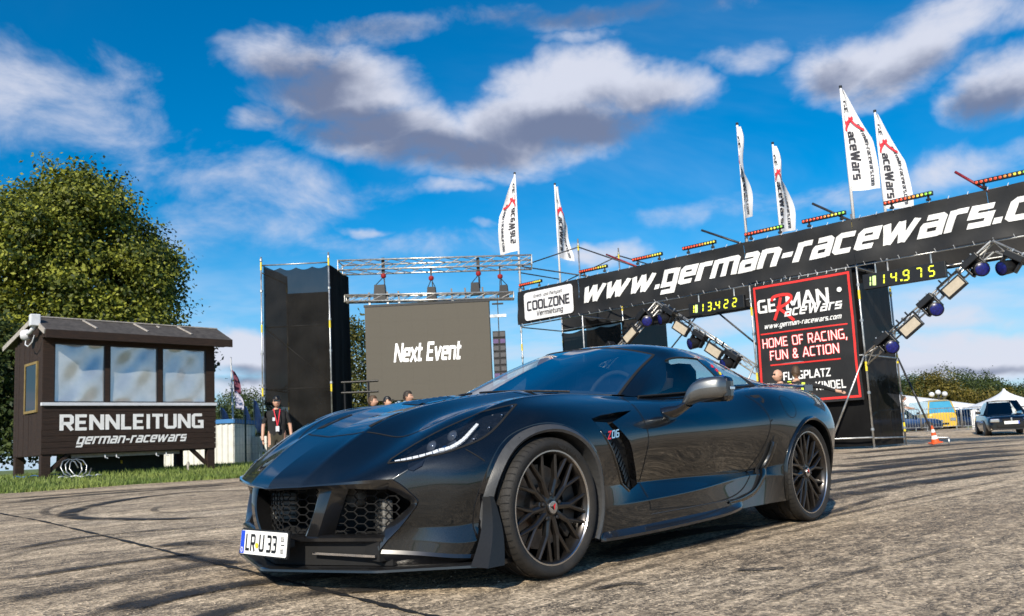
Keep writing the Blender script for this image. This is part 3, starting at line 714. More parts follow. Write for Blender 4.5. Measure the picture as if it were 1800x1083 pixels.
def densify(pts, step=.02, closed=False):
    out = []; P = list(pts) + ([pts[0]] if closed else [])
    for a, b in zip(P, P[1:]):
        n = max(1, int(math.dist(a, b) / step))
        for i in range(n): out.append(tuple(a[k] + (b[k] - a[k]) * i / n for k in range(len(a))))
    if not closed: out.append(tuple(P[-1]))
    return out
def inside(poly, x, y):
    c = False; j = len(poly) - 1
    for i in range(len(poly)):
        xi, yi = poly[i]; xj, yj = poly[j]
        if (yi > y) != (yj > y) and x < (xj - xi) * (y - yi) / (yj - yi + 1e-12) + xi: c = not c
        j = i
    return c
def smooth2(pts, n=6, closed=False):
    P = [np.array(p, float) for p in pts]
    if closed: P = [P[-2], P[-1]] + P + [P[0], P[1]]
    out = catmull(np.array(P), n)
    if closed: out = out[2 * n:-2 * n]
    return [tuple(p) for p in out]
# cut outlines on the left side (x, z) and on the bonnet (x, y)
ARCH_F = [(.362 * math.cos(a), .327 + .358 * math.sin(a)) for a in np.linspace(-.62, math.pi + .62, 40)]
ARCH_R = [(-WB + .372 * math.cos(a), .338 + .362 * math.sin(a)) for a in np.linspace(-.62, math.pi + .62, 40)]
DOOR = smooth2([(-.82, .852), (-.80, .78), (-.79, .70), (-.79, .60), (-.785, .45), (-.785, .32), (-.80, .245)], 3) + smooth2([(-1.3, .228), (-1.62, .24), (-1.80, .275), (-1.93, .345), (-2.06, .48), (-2.13, .60), (-2.155, .70), (-2.12, .80), (-2.06, .87)], 3)
DOOR = DOOR + [(-2.05, .93), (-.82, .93)]
VENT = [(-.325, .735), (-.42, .752), (-.60, .768), (-.74, .776), (-.60, .742), (-.49, .715), (-.60, .62), (-.68, .50), (-.765, .385), (-.64, .355), (-.545, .45), (-.45, .58)]
LAMP = smooth2([(.675, .560), (.615, .645), (.535, .722), (.43, .780), (.33, .806), (.22, .803), (.11, .780), (.045, .758)], 4) + smooth2([(.10, .742), (.20, .707), (.32, .664), (.45, .618), (.57, .577), (.65, .553)], 4)
def hood_edge():
    a = [(.60, 0), (.585, .12), (.575, .20), (.53, .33), (.49, .44), (.42, .50), (.28, .565), (.10, .615), (-.2, .625), (-.5, .62), (-.72, .60)]
    return smooth2(a, 4)
HOOD = hood_edge() + [(-.80, .56), (-.80, -.05), (.60, -.05)]
class Cutter:
    """half body as a bmesh; cut() splits the skin along an outline and returns the faces inside"""
    def __init__(s):
        s.bm = bmesh.new(); nr, nc = GRID.shape[:2]
        V = [s.bm.verts.new(p) for p in GRID.reshape(-1, 3)]
        for i in range(nr - 1):
            for j in range(nc - 1):
                try: s.bm.faces.new((V[i * nc + j], V[i * nc + j + 1], V[(i + 1) * nc + j + 1], V[(i + 1) * nc + j]))
                except ValueError: pass
        bmesh.ops.remove_doubles(s.bm, verts=s.bm.verts, dist=1e-5)
        bmesh.ops.recalc_face_normals(s.bm, faces=s.bm.faces)
        f = max(s.bm.faces, key=lambda f: f.calc_center_median().y if abs(f.calc_center_median().x + 1.4) < .2 else -1)
        if f.normal.y < 0: bmesh.ops.reverse_faces(s.bm, faces=s.bm.faces)
        s.lay = s.bm.faces.layers.int.new('part')
    def cut(s, poly, axes, code, ok):
        a, b = axes; n = len(poly); bm = s.bm
        x0 = min(p[0] for p in poly) - .03; x1 = max(p[0] for p in poly) + .03; y0 = min(p[1] for p in poly) - .03; y1 = max(p[1] for p in poly) + .03
        def near(f):
            c = f.calc_center_median(); return x0 < c[a] < x1 and y0 < c[b] < y1 and ok(f)
        for i in range(n):
            p = Vector(poly[i]); q = Vector(poly[(i + 1) % n]); d = q - p
            if d.length < 1e-5: continue
            mid = (p + q) / 2; r = d.length / 2 + .035
            fs = [f for f in bm.faces if (abs(f.verts[0].co[a] - mid.x) < r and abs(f.verts[0].co[b] - mid.y) < r) and near(f)]
            if not fs: continue
            geom = list({v for f in fs for v in f.verts}) + list({e for f in fs for e in f.edges}) + fs
            co = Vector((0, 0, 0)); no = Vector((0, 0, 0)); co[a], co[b] = p.x, p.y; no[a], no[b] = -d.y, d.x
            bmesh.ops.bisect_plane(bm, geom=geom, dist=1e-6, plane_co=co, plane_no=no)
        for f in bm.faces:
            c = f.calc_center_median()
            if x0 < c[a] < x1 and y0 < c[b] < y1 and ok(f) and inside(poly, c[a], c[b]): f[s.lay] = code
    def take(s, code, mirror=False):
        mb = MB(); idx = {}
        for f in s.bm.faces:
            if f[s.lay] != code: continue
            ids = []
            for v in f.verts:
                if v not in idx: idx[v] = len(mb.v); mb.v.append((v.co.x, -v.co.y if mirror else v.co.y, v.co.z))
                ids.append(idx[v])
            mb.f.append(tuple(ids[::-1] if mirror else ids)); mb.m.append(0)
        return mb
def border(mb):
    """ordered boundary loop of an open patch"""
    from collections import defaultdict
    cnt = defaultdict(int)
    for f in mb.f:
        for i in range(len(f)): cnt[(f[i], f[(i + 1) % len(f)])] += 1
    nxt = {a: b for (a, b) in cnt if (b, a) not in cnt}
    if not nxt: return []
    best = []
    left = set(nxt)
    while left:
        st = next(iter(left)); loop = [st]; left.discard(st); c = nxt[st]
        while c != st and c in left: loop.append(c); left.discard(c); c = nxt[c]
        if len(loop) > len(best): best = loop
    return best
def patch_normals(mb):
    V = [Vector((0, 0, 0)) for _ in mb.v]
    for f in mb.f:
        a, b, c = (Vector(mb.v[i]) for i in f[:3]); n = (b - a).cross(c - a)
        for i in f: V[i] += n
    return [v.normalized() if v.length > 0 else Vector((0, 0, 1)) for v in V]
def offset_patch(mb, d):
    n = patch_normals(mb); q = MB(); q.v = [tuple(Vector(v) + k * d) for v, k in zip(mb.v, n)]; q.f = list(mb.f); q.m = list(mb.m); return q
def recess_wall(mb, d):
    n = patch_normals(mb); lp = border(mb); q = MB()
    if not lp: return q
    top = [Vector(mb.v[i]) for i in lp]; bot = [Vector(mb.v[i]) + n[i] * d for i in lp]
    k = len(lp); q.add(top + bot, [(i, k + i, k + (i + 1) % k, (i + 1) % k) for i in range(k)]); return q
def ribbon(pts, nrm, w):
    """flat strip of width w along 3D pts lying on a surface with normals nrm"""
    q = MB(); vs = []
    for i, p in enumerate(pts):
        d = (Vector(pts[min(i + 1, len(pts) - 1)]) - Vector(pts[max(i - 1, 0)])).normalized(); s_ = d.cross(nrm[i]).normalized() * (w / 2)
        vs += [Vector(p) - s_, Vector(p) + s_]
    q.add(vs, [(2 * i, 2 * i + 1, 2 * i + 3, 2 * i + 2) for i in range(len(pts) - 1)]); return q
def mir(mb):
    q = MB(); q.v = [(x, -y, z) for x, y, z in mb.v]; q.f = [f[::-1] for f in mb.f]; q.m = list(mb.m); return q

def build_wheel(car, front, side):
    """wheel in local axes: axle along +Y (outwards), then set in place"""
    Rr = .327 if front else .338; W = .285 if front else .335; rim = .2635 if front else .280; cx_ = 0. if front else -WB
    yo = .948 if front else .962
    root = bpy.data.objects.new('wheel', None); COL.objects.link(root); root.parent = car.o
    root.location = (cx_, side * (yo - W / 2), Rr); root.rotation_euler = (0, .35 if front else 1.1, 0 if side > 0 else math.pi); root.empty_display_size = .1
    h = W / 2
    def part(name, mb, m, **k): return mb.build(name, m, root, **k)
    # tyre with grooved tread, toe rib and slightly bulging sidewall
    prof = [(rim - .012, h - .028), (rim + .004, h - .012), (rim + .022, h - .002), (Rr - .028, h), (Rr - .014, h - .006), (Rr - .004, h - .022)]
    gro = [.30, .10, -.10, -.30]; wgr = .010; y_ = h - .03
    for k in gro:
        c = k * W; prof += [(Rr - .001, c + wgr), (Rr - .008, c + wgr * .8), (Rr - .008, c - wgr * .8), (Rr - .001, c - wgr)]
    prof += [(Rr - .004, -h + .022), (Rr - .014, -h + .006), (Rr - .028, -h), (rim + .02, -h + .004), (rim - .012, -h + .03)]
    mb = MB(); n = 72
    vs = []
    for r, y in prof:
        for k in range(n):
            a = 2 * math.pi * k / n; vs.append((r * math.cos(a), y, r * math.sin(a)))
    np_ = len(prof)
    mb.add(vs, [(i * n + k, i * n + (k + 1) % n, ((i + 1) % np_) * n + (k + 1) % n, ((i + 1) % np_) * n + k) for i in range(np_) for k in range(n)])
    ty = part('tyre', mb, M_TYRE, auto=35)
    # tread blocks: shallow shoulder sipes
    mb = MB()
    for k in range(60):
        a = 2 * math.pi * (k + .5) / 60; e = Vector((math.cos(a), 0, math.sin(a))); t = Vector((-math.sin(a), 0, math.cos(a)))
        p0 = e * (Rr - .0005) + Vector((0, h * .62, 0)); p1 = e * (Rr - .0035) + Vector((0, h - .020, 0)) + t * .006; p2 = e * (Rr - .0125) + Vector((0, h - .0035, 0)) + t * .008
        w_ = t * .0016; u = e * .0012 + Vector((0, .0006, 0))
        mb.add([p0 - w_ + u, p0 + w_ + u, p1 + w_ + u, p1 - w_ + u, p2 + w_ + u, p2 - w_ + u], [(0, 1, 2, 3), (3, 2, 4, 5)])
    mb.build('tread_sipe', M_MATTE, ty)['kind'] = 'stuff'
    mb = MB(); word = 'SPORT CUP'; ang = R(150)
    for ch in word:
        w_, st = GL[ch]; rr_ = Rr - .052
        for s_ in st:
            pr = stroke_poly(s_, .07); vv = []
            for a_, b_ in pr:
                for q in (a_, b_):
                    th = ang - q.x * .024 / rr_; rad = rr_ + q.y * .022; vv.append((rad * math.cos(th), h + .0012, rad * math.sin(th)))
            mb.add(vv, [(2 * i, 2 * i + 1, 2 * i + 3, 2 * i + 2) for i in range(len(pr) - 1)])
        ang -= (w_ + .12) * .024 / rr_
    mb.build('sidewall_lettering', M_TYRE_L, ty)
    # rim barrel, polished lip
    yl = h - .016
    mb = MB(); mb.lathe([(rim - .006, yl), (rim - .018, yl - .012), (rim - .024, yl - .04), (rim - .03, yl - .13), (rim - .03, -h + .02), (rim + .0, -h + .012)], 72, 'Y'); mb.f = [f for f in mb.f if len(f) == 4]
    part('rim', mb, M_RIM, auto=40)
    mb = MB(); mb.lathe([(rim + .003, yl - .002), (rim + .002, yl + .004), (rim - .005, yl + .004), (rim - .008, yl - .001)], 72, 'Y'); mb.f = [f for f in mb.f if len(f) == 4]
    part('rim_lip', mb, M_LIP, auto=30)
    # ten split spokes in five pairs
    hub_y = yl - .012 if front else yl - .022
    def spoke_bar(mb, a, b, wa, wb, ta, tb):
        a = Vector(a); b = Vector(b); d = (b - a).normalized(); sd = d.cross(Vector((0, 1, 0))).normalized(); up = Vector((0, 1, 0))
        vs = []
        for p, w, t in ((a, wa, ta), (b, wb, tb)):
            for u, v in ((-.5, -1), (-.5, -.22), (-.16, 0), (.16, 0), (.5, -.22), (.5, -1)): vs.append(p + sd * (u * w) + up * (v * t))
        k = 6; mb.add(vs, [tuple(range(k)), tuple(range(2 * k - 1, k - 1, -1))] + [(i, k + i, k + (i + 1) % k, (i + 1) % k) for i in range(k)])
    for pr in range(5):
        for q in (-1, 1):
            mb = MB(); a0 = 2 * math.pi * pr / 5 + q * R(15.5); ai = 2 * math.pi * pr / 5 + q * R(19)
            P = lambda r, a, y: (r * math.cos(a), y, r * math.sin(a))
            spoke_bar(mb, P(.045, ai, hub_y), P(.135, a0, hub_y + .004), .030, .027, .030, .032)
            spoke_bar(mb, P(.128, a0, hub_y + .004), P(rim - .015, a0 - R(10), hub_y + .006), .021, .016, .028, .026)
            spoke_bar(mb, P(.128, a0, hub_y + .0035), P(rim - .015, a0 + R(9.5), hub_y + .0055), .021, .016, .028, .026)
            part('spoke', mb, M_RIM, auto=25)
    mb = MB(); mb.lathe([(.074, hub_y - .05), (.072, hub_y - .018), (.055, hub_y - .004), (.036, hub_y - .001), (.034, hub_y + .006), (.03, hub_y + .008), (0.0, hub_y + .009)], 32, 'Y')
    part('hub', mb, M_RIM, auto=30)
    mb = MB(); mb.lathe([(.030, hub_y + .009), (.029, hub_y + .0115), (.024, hub_y + .012), (.0, hub_y + .012)], 28, 'Y'); part('hub_cap', mb, M_LIP, auto=30)
    mb = MB(); y__ = hub_y + .0135       # crossed flags emblem: a red and a white pennant in a V
    mb.prism([(-.019, .012), (-.001, .006), (-.001, -.014), (-.006, -.006)], (0, y__, 0), (1, 0, 0), (0, 0, 1), (0, 1, 0), .001); mb.build('emblem', M_BADGE, root)
    mb = MB(); mb.prism([(.019, .012), (.001, .006), (.001, -.014), (.006, -.006)], (0, y__, 0), (1, 0, 0), (0, 0, 1), (0, 1, 0), .001); mb.build('emblem', M_MATTE, root)
    for k in range(5):
        a = 2 * math.pi * k / 5 + R(36); mb = MB(); mb.lathe([(.011, -.006), (.011, .006), (.006, .011), (0, .011)], 8, 'Y', (.06 * math.cos(a), hub_y - .004, .06 * math.sin(a))); part('wheel_nut', mb, M_BLACK)
    # brake
    yd = h - .125
    mb = MB(); mb.lathe([(.197, yd - .016), (.197, yd + .016), (.105, yd + .016), (.10, yd + .05), (0, yd + .05)], 48, 'Y'); part('brake_disc', mb, M_DISC, auto=30)
    mb = MB(); arc = [R(-30) + R(75) * i / 8 + (math.pi if front else 0) for i in range(9)]; rot = root.rotation_euler[1]
    arc = [a + rot for a in arc]
    vo = [(.222 * math.cos(a), yd + .055, .222 * math.sin(a)) for a in arc] + [(.135 * math.cos(a), yd + .055, .135 * math.sin(a)) for a in arc[::-1]]
    mb.prism([(p[0], p[2]) for p in vo], (0, yd + .02, 0), (1, 0, 0), (0, 0, 1), (0, 1, 0), .035); part('caliper', mb, M_CALIP, bevel=.004)
    return root
M_TYRE = mat('tyre_rubber', (.010, .0095, .009), .72, col2=(.024, .021, .018), scale=11, bump=.2, bscale=150)
M_TYRE_L = mat('tyre_lettering', (.035, .033, .031), .6, var=.2, scale=40)

def build_car():
    car = Thing('sports_car', 'low dark grey metallic sports coupe with black wheels, nose to the left', 'car', CAR_LOC, CAR_YAW)
    car.o.rotation_euler = (-.026, 0, CAR_YAW)           # the strip falls a little towards the camera side
    P = lambda name, mb, m, parent=None, **k: car.part(name, mb, m, parent, local=True, **k)
    C = Cutter()
    side_ok = lambda f: f.calc_center_median().y > .55 and f.calc_center_median().z < .9
    C.cut(DOOR, (0, 2), 3, lambda f: f.calc_center_median().y > .69)
    C.cut(ARCH_F, (0, 2), 1, lambda f: f.calc_center_median().y > .60 and f.normal.y > .25)
    C.cut(ARCH_R, (0, 2), 1, lambda f: f.calc_center_median().y > .60 and f.normal.y > .25)
    C.cut(VENT, (0, 2), 4, lambda f: f.calc_center_median().y > .75)
    C.cut(LAMP, (0, 1), 5, lambda f: f.normal.z > .12 and f.calc_center_median().z > .5)
    C.cut([(x, max(y, -.02)) for x, y in HOOD], (0, 1), 2, lambda f: f.normal.z > .3 and f.calc_center_median().z > .5)
    # the cabin opening: skin under the glasshouse is not needed
    for f in C.bm.faces:
        c = f.calc_center_median()
        if -2.9 < c.x < -.86 and c.y < .66 - .15 * max(0, (-2.2 - c.x)): f[C.lay] = 9
    half = C.take(0); both = MB(); both.add(half.v, half.f); m_ = mir(half); both.add(m_.v, m_.f)
    body = P('body', both, M_PAINT, smooth=True)
    hd = C.take(2); both = MB(); both.add(hd.v, hd.f); m_ = mir(hd); both.add(m_.v, m_.f)
    hood = P('bonnet', both, M_PAINT, smooth=True)
    for s_ in (1, -1):
        d = C.take(3); d = d if s_ > 0 else mir(d)
        door = P('door', d, M_PAINT, smooth=True)
        # shut lines
        pts = [p for p in DOOR[:-2]]; pts = densify(pts, .02)
        q3 = [side_pt(x, z, .0012) for x, z in pts]; nn = []
        for x, z in pts:
            h = BVH.ray_cast(Vector((x, 1.6, z)), Vector((0, -1, 0))); nn.append(h[1] if h[0] is not None else Vector((0, 1, 0)))
        rb = ribbon(q3, nn, .0075); rb = rb if s_ > 0 else mir(rb); P('shut_line', rb, M_MATTE, door)
        # side vent: recessed well, louvres, lower blade, badge
        v = C.take(4); well = offset_patch(v, -.045); w2 = recess_wall(v, -.045)
        if s_ < 0: well = mir(well); w2 = mir(w2)
        vent = P('side_vent', well, M_MATTE, smooth=True); P('vent_wall', w2, M_GLOSSB, vent)
        for k in range(11):
            t = k / 10; x0 = -.43 + (-.665 + .43) * t; z0 = .60 + (.375 - .60) * t
            mb = MB(); a = side_pt(x0, z0, -.012); b = side_pt(x0 - .055, z0 + .03, -.034); mb.bar(a, b, .006, .016, up=(.5, 0, .8)); mb = mb if s_ > 0 else mir(mb); P('louvre', mb, M_BLACK, vent)
        mb = MB(); pts = [side_pt(x, z, -.004) for x, z in densify([(-.365, .675), (-.47, .53), (-.565, .41), (-.64, .355)], .03)]; mb.tube(pts, .010, 8); mb = mb if s_ > 0 else mir(mb); P('vent_trim', mb, M_PAINT, vent, smooth=True)
        mb = MB(); up = [(-.36, .725), (-.46, .72), (-.53, .64), (-.425, .625)]     # gloss panel carrying the badge
        mb.add([side_pt(x, z, -.012) for x, z in up], [(0, 3, 2, 1)]); mb = mb if s_ > 0 else mir(mb); bp = P('vent_panel', mb, M_GLOSSB, vent)
        if s_ > 0:
            mb = MB(); o = side_pt(-.405, .628, .0015); ax = (side_pt(-.54, .642, .0015) - o).normalized(); ay = Vector((0, -.12, 1)).normalized()
            text(mb, 'Z', o, ax, ay, .040, .10, 1.25, .25, az=(0, 1, 0)); P('badge', mb, M_BADGE, vent)
            mb = MB(); text(mb, '06', o + ax * .037, ax, ay, .040, .08, 1.25, .25, az=(0, 1, 0)); P('badge', mb, M_CHROME, vent)
        # headlamp: clear cover over a dark bucket with a light strip
        lp = C.take(5); cov = offset_patch(lp, .001); bk = offset_patch(lp, -.03); wl = recess_wall(lp, -.03)
        hl = P('headlight', (bk if s_ > 0 else mir(bk)), M_LAMPIN, smooth=True); P('lamp_wall', (wl if s_ > 0 else mir(wl)), M_GLOSSB, hl)
        P('lens', (cov if s_ > 0 else mir(cov)), M_LENS, hl, smooth=True)
        lb = border(lp); nn = patch_normals(lp); pts = [Vector(lp.v[i]) + nn[i] * .0015 for i in lb] + [Vector(lp.v[lb[0]]) + nn[lb[0]] * .0015]
        rb = ribbon(pts, [nn[i] for i in lb] + [nn[lb[0]]], .010); P('lamp_seal', (rb if s_ > 0 else mir(rb)), M_MATTE, hl)
        path = smooth2([(.652, .577), (.60, .638), (.535, .700), (.465, .743), (.40, .754), (.335, .744), (.285, .734)], 3)
        lo = densify(path, .022)
        for i in range(len(lo) - 1):
            a = top_pt(*lo[i], -.010); b = top_pt(lo[i + 1][0], lo[i + 1][1], -.010); t = i / (len(lo) - 1)
            mb = MB(); w_ = .017 * (1 - .6 * max(0, t - .55)); mb.bar(a, a.lerp(b, .86), w_, .010, up=(.4, .5, .7)); mb = mb if s_ > 0 else mir(mb); P('light_strip_segment', mb, M_LED, hl)
        mb = MB(); cs = [top_pt(x, y, -.020) for x, y in densify([(.64, .590), (.56, .668), (.47, .725), (.40, .735), (.33, .722)], .03)]; nn2 = [Vector((.45, .45, .75)).normalized()] * len(cs); rb = ribbon(cs, nn2, .022); P('reflector', (rb if s_ > 0 else mir(rb)), M_CHROME, hl)
        rl = densify([(.36, .787), (.26, .787), (.16, .772), (.07, .755)], .056)
        for x, y in rl:
            mb = MB(); c = top_pt(x, y, -.010); mb.box(c, (.026, .012, .016), .35); mb = mb if s_ > 0 else mir(mb); P('side_led', mb, M_CHROME, hl, bevel=.003)
        for x, y, r in ((.50, .650, .025), (.405, .685, .025)):
            mb = MB(); c = top_pt(x, y, -.026); A = Matrix.Rotation(R(70), 3, 'Y') @ Matrix.Identity(3)
            mb.lathe([(r, -.01), (r + .004, .006), (r, .012), (r * .8, .016), (r * .4, .022), (0, .024)], 20, 'Z', c, M=Matrix.Rotation(R(62), 3, 'Y')); mb = mb if s_ > 0 else mir(mb); P('projector', mb, M_PROJ, hl, auto=35)
        # washer cover
        mb = MB(); q = [(.625, .560), (.545, .585), (.56, .545), (.60, .520)]
        o3 = [Vector((.60, 0, 0))]
        pts = []
        for x, y, z in ((.640, .655, .560), (.585, .70, .572), (.598, .70, .545), (.628, .676, .525), (.645, .66, .530)):
            h = BVH.find_nearest(Vector((x, y, z))); n_ = h[1]; n_ = n_ if n_.x > 0 else -n_; pts.append(h[0] + n_ * .006)
        mb.add(pts + [p - Vector((.02, .02, 0)) for p in pts], [(0, 1, 2, 3, 4)] + [(i, (i + 1) % 5, 5 + (i + 1) % 5, 5 + i) for i in range(5)]); mb = mb if s_ > 0 else mir(mb); P('washer_cover', mb, M_GLOSSB)
        # bumper / wing seam from lamp to arch
        pts = []; nn = []
        for t in np.linspace(0, 1, 12):
            x = .425 - .055 * t; z = .612 - .055 * t
            h = BVH.ray_cast(Vector((x, 1.6, z)), Vector((0, -1, 0)))
            if h[0] is not None: n_ = h[1] if h[1].y > 0 else -h[1]; pts.append(h[0] + n_ * .0012); nn.append(n_)
        rb = ribbon(pts, nn, .005); P('seam', (rb if s_ > 0 else mir(rb)), M_MATTE, body)
        # wheel arch flares
        def flare(cx_, cz, r0, r1f, a0, a1, name, m_, thick=.030, n=44, wide=lambda t: 1.):
            mb = MB(); rows = []
            for i in range(n + 1):
                a = a0 + (a1 - a0) * i / n; t = i / n; ro = r0 + (r1f - r0) * wide(t)
                pi = (cx_ + r0 * math.cos(a), cz + r0 * math.sin(a)); po = (cx_ + ro * math.cos(a), cz + ro * math.sin(a))
                yi = max(side_y(pi[0], max(pi[1], .17)), side_y(po[0], max(po[1], .17))); yo_ = side_y(po[0], max(po[1], .17))
                rows.append([(pi[0], yi - .10, pi[1]), (pi[0], yi + thick * .55, pi[1]), (pi[0] + .012 * math.cos(a), yi + thick * .9, pi[1] + .012 * math.sin(a)), (po[0] - .012 * math.cos(a), yo_ + thick * .8, po[1] - .012 * math.sin(a)), (po[0], yo_ + .003, po[1]), (po[0], yo_ - .03, po[1])])
            mb.grid(rows, flip=False); mb = mb if s_ > 0 else mir(mb); return P(name, mb, m_, auto=38)
        flare(0, .327, .358, .418, -.50, math.pi + .45, 'front_arch_moulding', M_GLOSSB, .006, wide=lambda t: .62 + .85 * max(0, .42 - t) / .42)
        flare(0, .327, .352, .386, -.55, math.pi + .52, 'front_arch_flare', M_FLARE, .022, wide=lambda t: 1.0 + .75 * max(0, .36 - t) / .36)
        flare(-WB, .338, .362, .388, -.45, math.pi + .40, 'rear_arch_flare', M_PAINT, .016)
        # wheel housing
        for cx_, cz, rr in ((0, .327, .385), (-WB, .338, .395)):
            mb = MB(); rows = []
            for i in range(25):
                a = -.6 + (math.pi + 1.2) * i / 24; rows.append([(cx_ + rr * math.cos(a), y, cz + rr * math.sin(a)) for y in (.86, .76, .60)])
            mb.grid(rows); mb.add([(cx_ - .5, .60, .14), (cx_ + .5, .60, .14), (cx_ + .40, .60, .45), (cx_ + .26, .60, .62), (cx_ - .26, .60, .70), (cx_ - .40, .60, .45)], [(0, 1, 2, 3, 4, 5)]); mb = mb if s_ > 0 else mir(mb); P('wheel_housing', mb, M_MATTE)
        # side skirt blade
        mb = MB(); rows = []
        for x, w_, z in ((-.355, .0, .135), (-.40, .030, .138), (-.7, .045, .140), (-1.1, .05, .148), (-1.5, .045, .158), (-1.72, .02, .172), (-1.86, -.02, .186)):
            y0 = side_y(x, .19) ; rows.append([(x, y0 - .08, z + .035), (x, y0 - .002, z + .034), (x, y0 + w_ * .75, z + .010), (x, y0 + w_, z + .006), (x, y0 + w_, z - .008), (x, y0 - .10, z - .012)])
        rows = catmull(np.array(rows), 5); mb.grid(rows); mb = mb if s_ > 0 else mir(mb); P('side_skirt', mb, M_CARBON, auto=30)
        # rocker line and rear scoop
        mb = MB(); mb.tube([side_pt(x, .222 + (x + .8) * -.012, .001) for x in np.linspace(-.80, -1.75, 20)], .0022, 5); mb = mb if s_ > 0 else mir(mb); P('sill_moulding', mb, M_FLARE)
        for off_, wd, hgt, nm, mm_ in ((0., .052, .020, 'rear_scoop', M_PAINT), (.060, .030, .004, 'scoop_mouth', M_MATTE)):
            mb = MB(); rows = []; path = smooth2([(-2.205 + off_, .56), (-2.175 + off_, .46), (-2.10 + off_, .35), (-1.98 + off_ * .7, .265), (-1.80, .225 + off_ * .25), (-1.62, .215 + off_ * .1)], 5)
            for i, (x, z) in enumerate(path):
                a_ = path[max(0, i - 1)]; b_ = path[min(len(path) - 1, i + 1)]; d = Vector((b_[0] - a_[0], b_[1] - a_[1])).normalized(); n2 = Vector((d.y, -d.x)); tt = i / (len(path) - 1); w_ = wd * (1 - .75 * tt ** 2)
                rows.append([side_pt(x + n2.x * w_ * q, z + n2.y * w_ * q, h_ * hgt * (1 - .5 * tt)) for q, h_ in ((-.5, .08), (-.40, .9), (-.1, 1.), (.3, .7), (.5, .08))])
            mb.grid(rows, flip=True); mb = mb if s_ > 0 else mir(mb); P(nm, mb, mm_, auto=40)
        mb = MB(); sl = [(-2.185, .71), (-2.20, .60), (-2.20, .545), (-2.165, .56), (-2.165, .70)]; mb.add([side_pt(x, z, .002) for x, z in sl], [(4, 3, 2, 1, 0)]); mb = mb if s_ > 0 else mir(mb); P('intake_slot', mb, M_MATTE)
        # fuel lid seam (left rear wing) and door release slot
        if s_ > 0:
            ring = [(-2.44 + .082 * math.cos(a), .792 + .075 * math.sin(a)) for a in np.linspace(0, 2 * math.pi, 40)]; nn = []; q3 = []
            for x, z in ring:
                h = BVH.ray_cast(Vector((x, 1.6, z)), Vector((0, -1, 0))); n_ = h[1] if h[1].y > 0 else -h[1]; q3.append(h[0] + n_ * .0012); nn.append(n_)
            P('fuel_lid_seam', ribbon(q3, nn, .004), M_MATTE, body)
        mb = MB(); mb.add([side_pt(x, z, .002) for x, z in ((-2.10, .868), (-2.20, .873), (-2.205, .84), (-2.17, .815))], [(3, 2, 1, 0)]); mb = mb if s_ > 0 else mir(mb); P('door_handle', mb, M_MATTE, door)
        # winglet at the foot of the front bumper
        mb = MB(); rows = []
        for t in np.linspace(0, 1, 12):
            z = .115 + .29 * t; x = .47 - .075 * t - .03 * math.sin(t * 3); y0 = max(.90, side_y(x - .02, max(z, .18))) ; w_ = .055 * (1 - t) ** 1.3 + .012
            rows.append([(x + .012, y0 - .03, z), (x + .004, y0 + w_, z), (x - .006, y0 + w_, z), (x - .10 * (1 - .86 * t), y0 + w_ * .9 + .004, z), (x - .11 * (1 - .86 * t), y0 - .02, z)])
        mb.grid(rows, flip=True); mb.add([tuple(p) for p in rows[0]], [(0, 1, 2, 3, 4)]); mb = mb if s_ > 0 else mir(mb); P('winglet', mb, M_DULLC, auto=30)
        # door mirror: stalk, shell, indicator
        mb = MB(); rings = []
        for x, y, z, a, b in ((-1.09, .845, .752, .085, .05), (-1.10, .885, .762, .078, .042), (-1.13, .925, .778, .050, .028), (-1.17, .965, .812, .042, .022)):
            rings.append([(x + a * math.cos(t), y, z + b * math.sin(t)) for t in np.linspace(0, 2 * math.pi, 17)[:-1]])
        G = catmull(np.array(rings), 4); mb.grid([list(r_) + [r_[0]] for r_ in G.tolist()], flip=True); mb = mb if s_ > 0 else mir(mb); mr = P('mirror_stalk', mb, M_GLOSSB, smooth=True)
        mb = MB(); rings = []      # shell swept outwards
        for y, x, z, dx, zl, zh in ((.935, -1.16, .800, .030, -.012, .014), (.955, -1.17, .825, .044, -.030, .030), (.99, -1.185, .862, .064, -.052, .050), (1.04, -1.205, .885, .072, -.064, .062), (1.10, -1.225, .893, .072, -.064, .064), (1.15, -1.24, .895, .060, -.056, .058), (1.175, -1.25, .895, .032, -.034, .036)):
            rg = []
            for t in np.linspace(0, 2 * math.pi, 21)[:-1]:
                c_, s__ = math.cos(t), math.sin(t); e = .62
                rg.append((x + dx * math.copysign(abs(c_) ** e, c_), y, z + (zh if s__ > 0 else -zl) * math.copysign(abs(s__) ** e, s__)))
            rings.append(rg)
        G = catmull(np.array(rings), 4).tolist(); mb.grid([list(r_) + [r_[0]] for r_ in G], flip=True); mb.add([tuple(p) for p in G[-1]], [tuple(range(20))])
        mb = mb if s_ > 0 else mir(mb); sh = P('mirror_shell', mb, M_MIRROR, mr, smooth=True)
        mb = MB(); mb.box((-1.262, 1.075, .886), (.085, .225, .142)); mb = mb if s_ > 0 else mir(mb); P('mirror_housing', mb, M_GLOSSB, mr, bevel=.03)
        mb = MB(); mb.box((-1.262, 1.190, .888), (.050, .006, .016)); mb = mb if s_ > 0 else mir(mb); P('indicator', mb, M_CHROME, mr, bevel=.002)
        # tail lamp pair
        for y in (.40, .62):
            mb = MB(); mb.box((-3.545 + .05 * (y > .5), y, .80), (.03, .17, .085)); mb = mb if s_ > 0 else mir(mb); P('tail_lamp', mb, M_REDL, bevel=.015)
    # bonnet seam
    e = hood_edge(); e = [(x, -y) for x, y in e[::-1]] + e; e = densify(e, .02); pts = []; nn = []
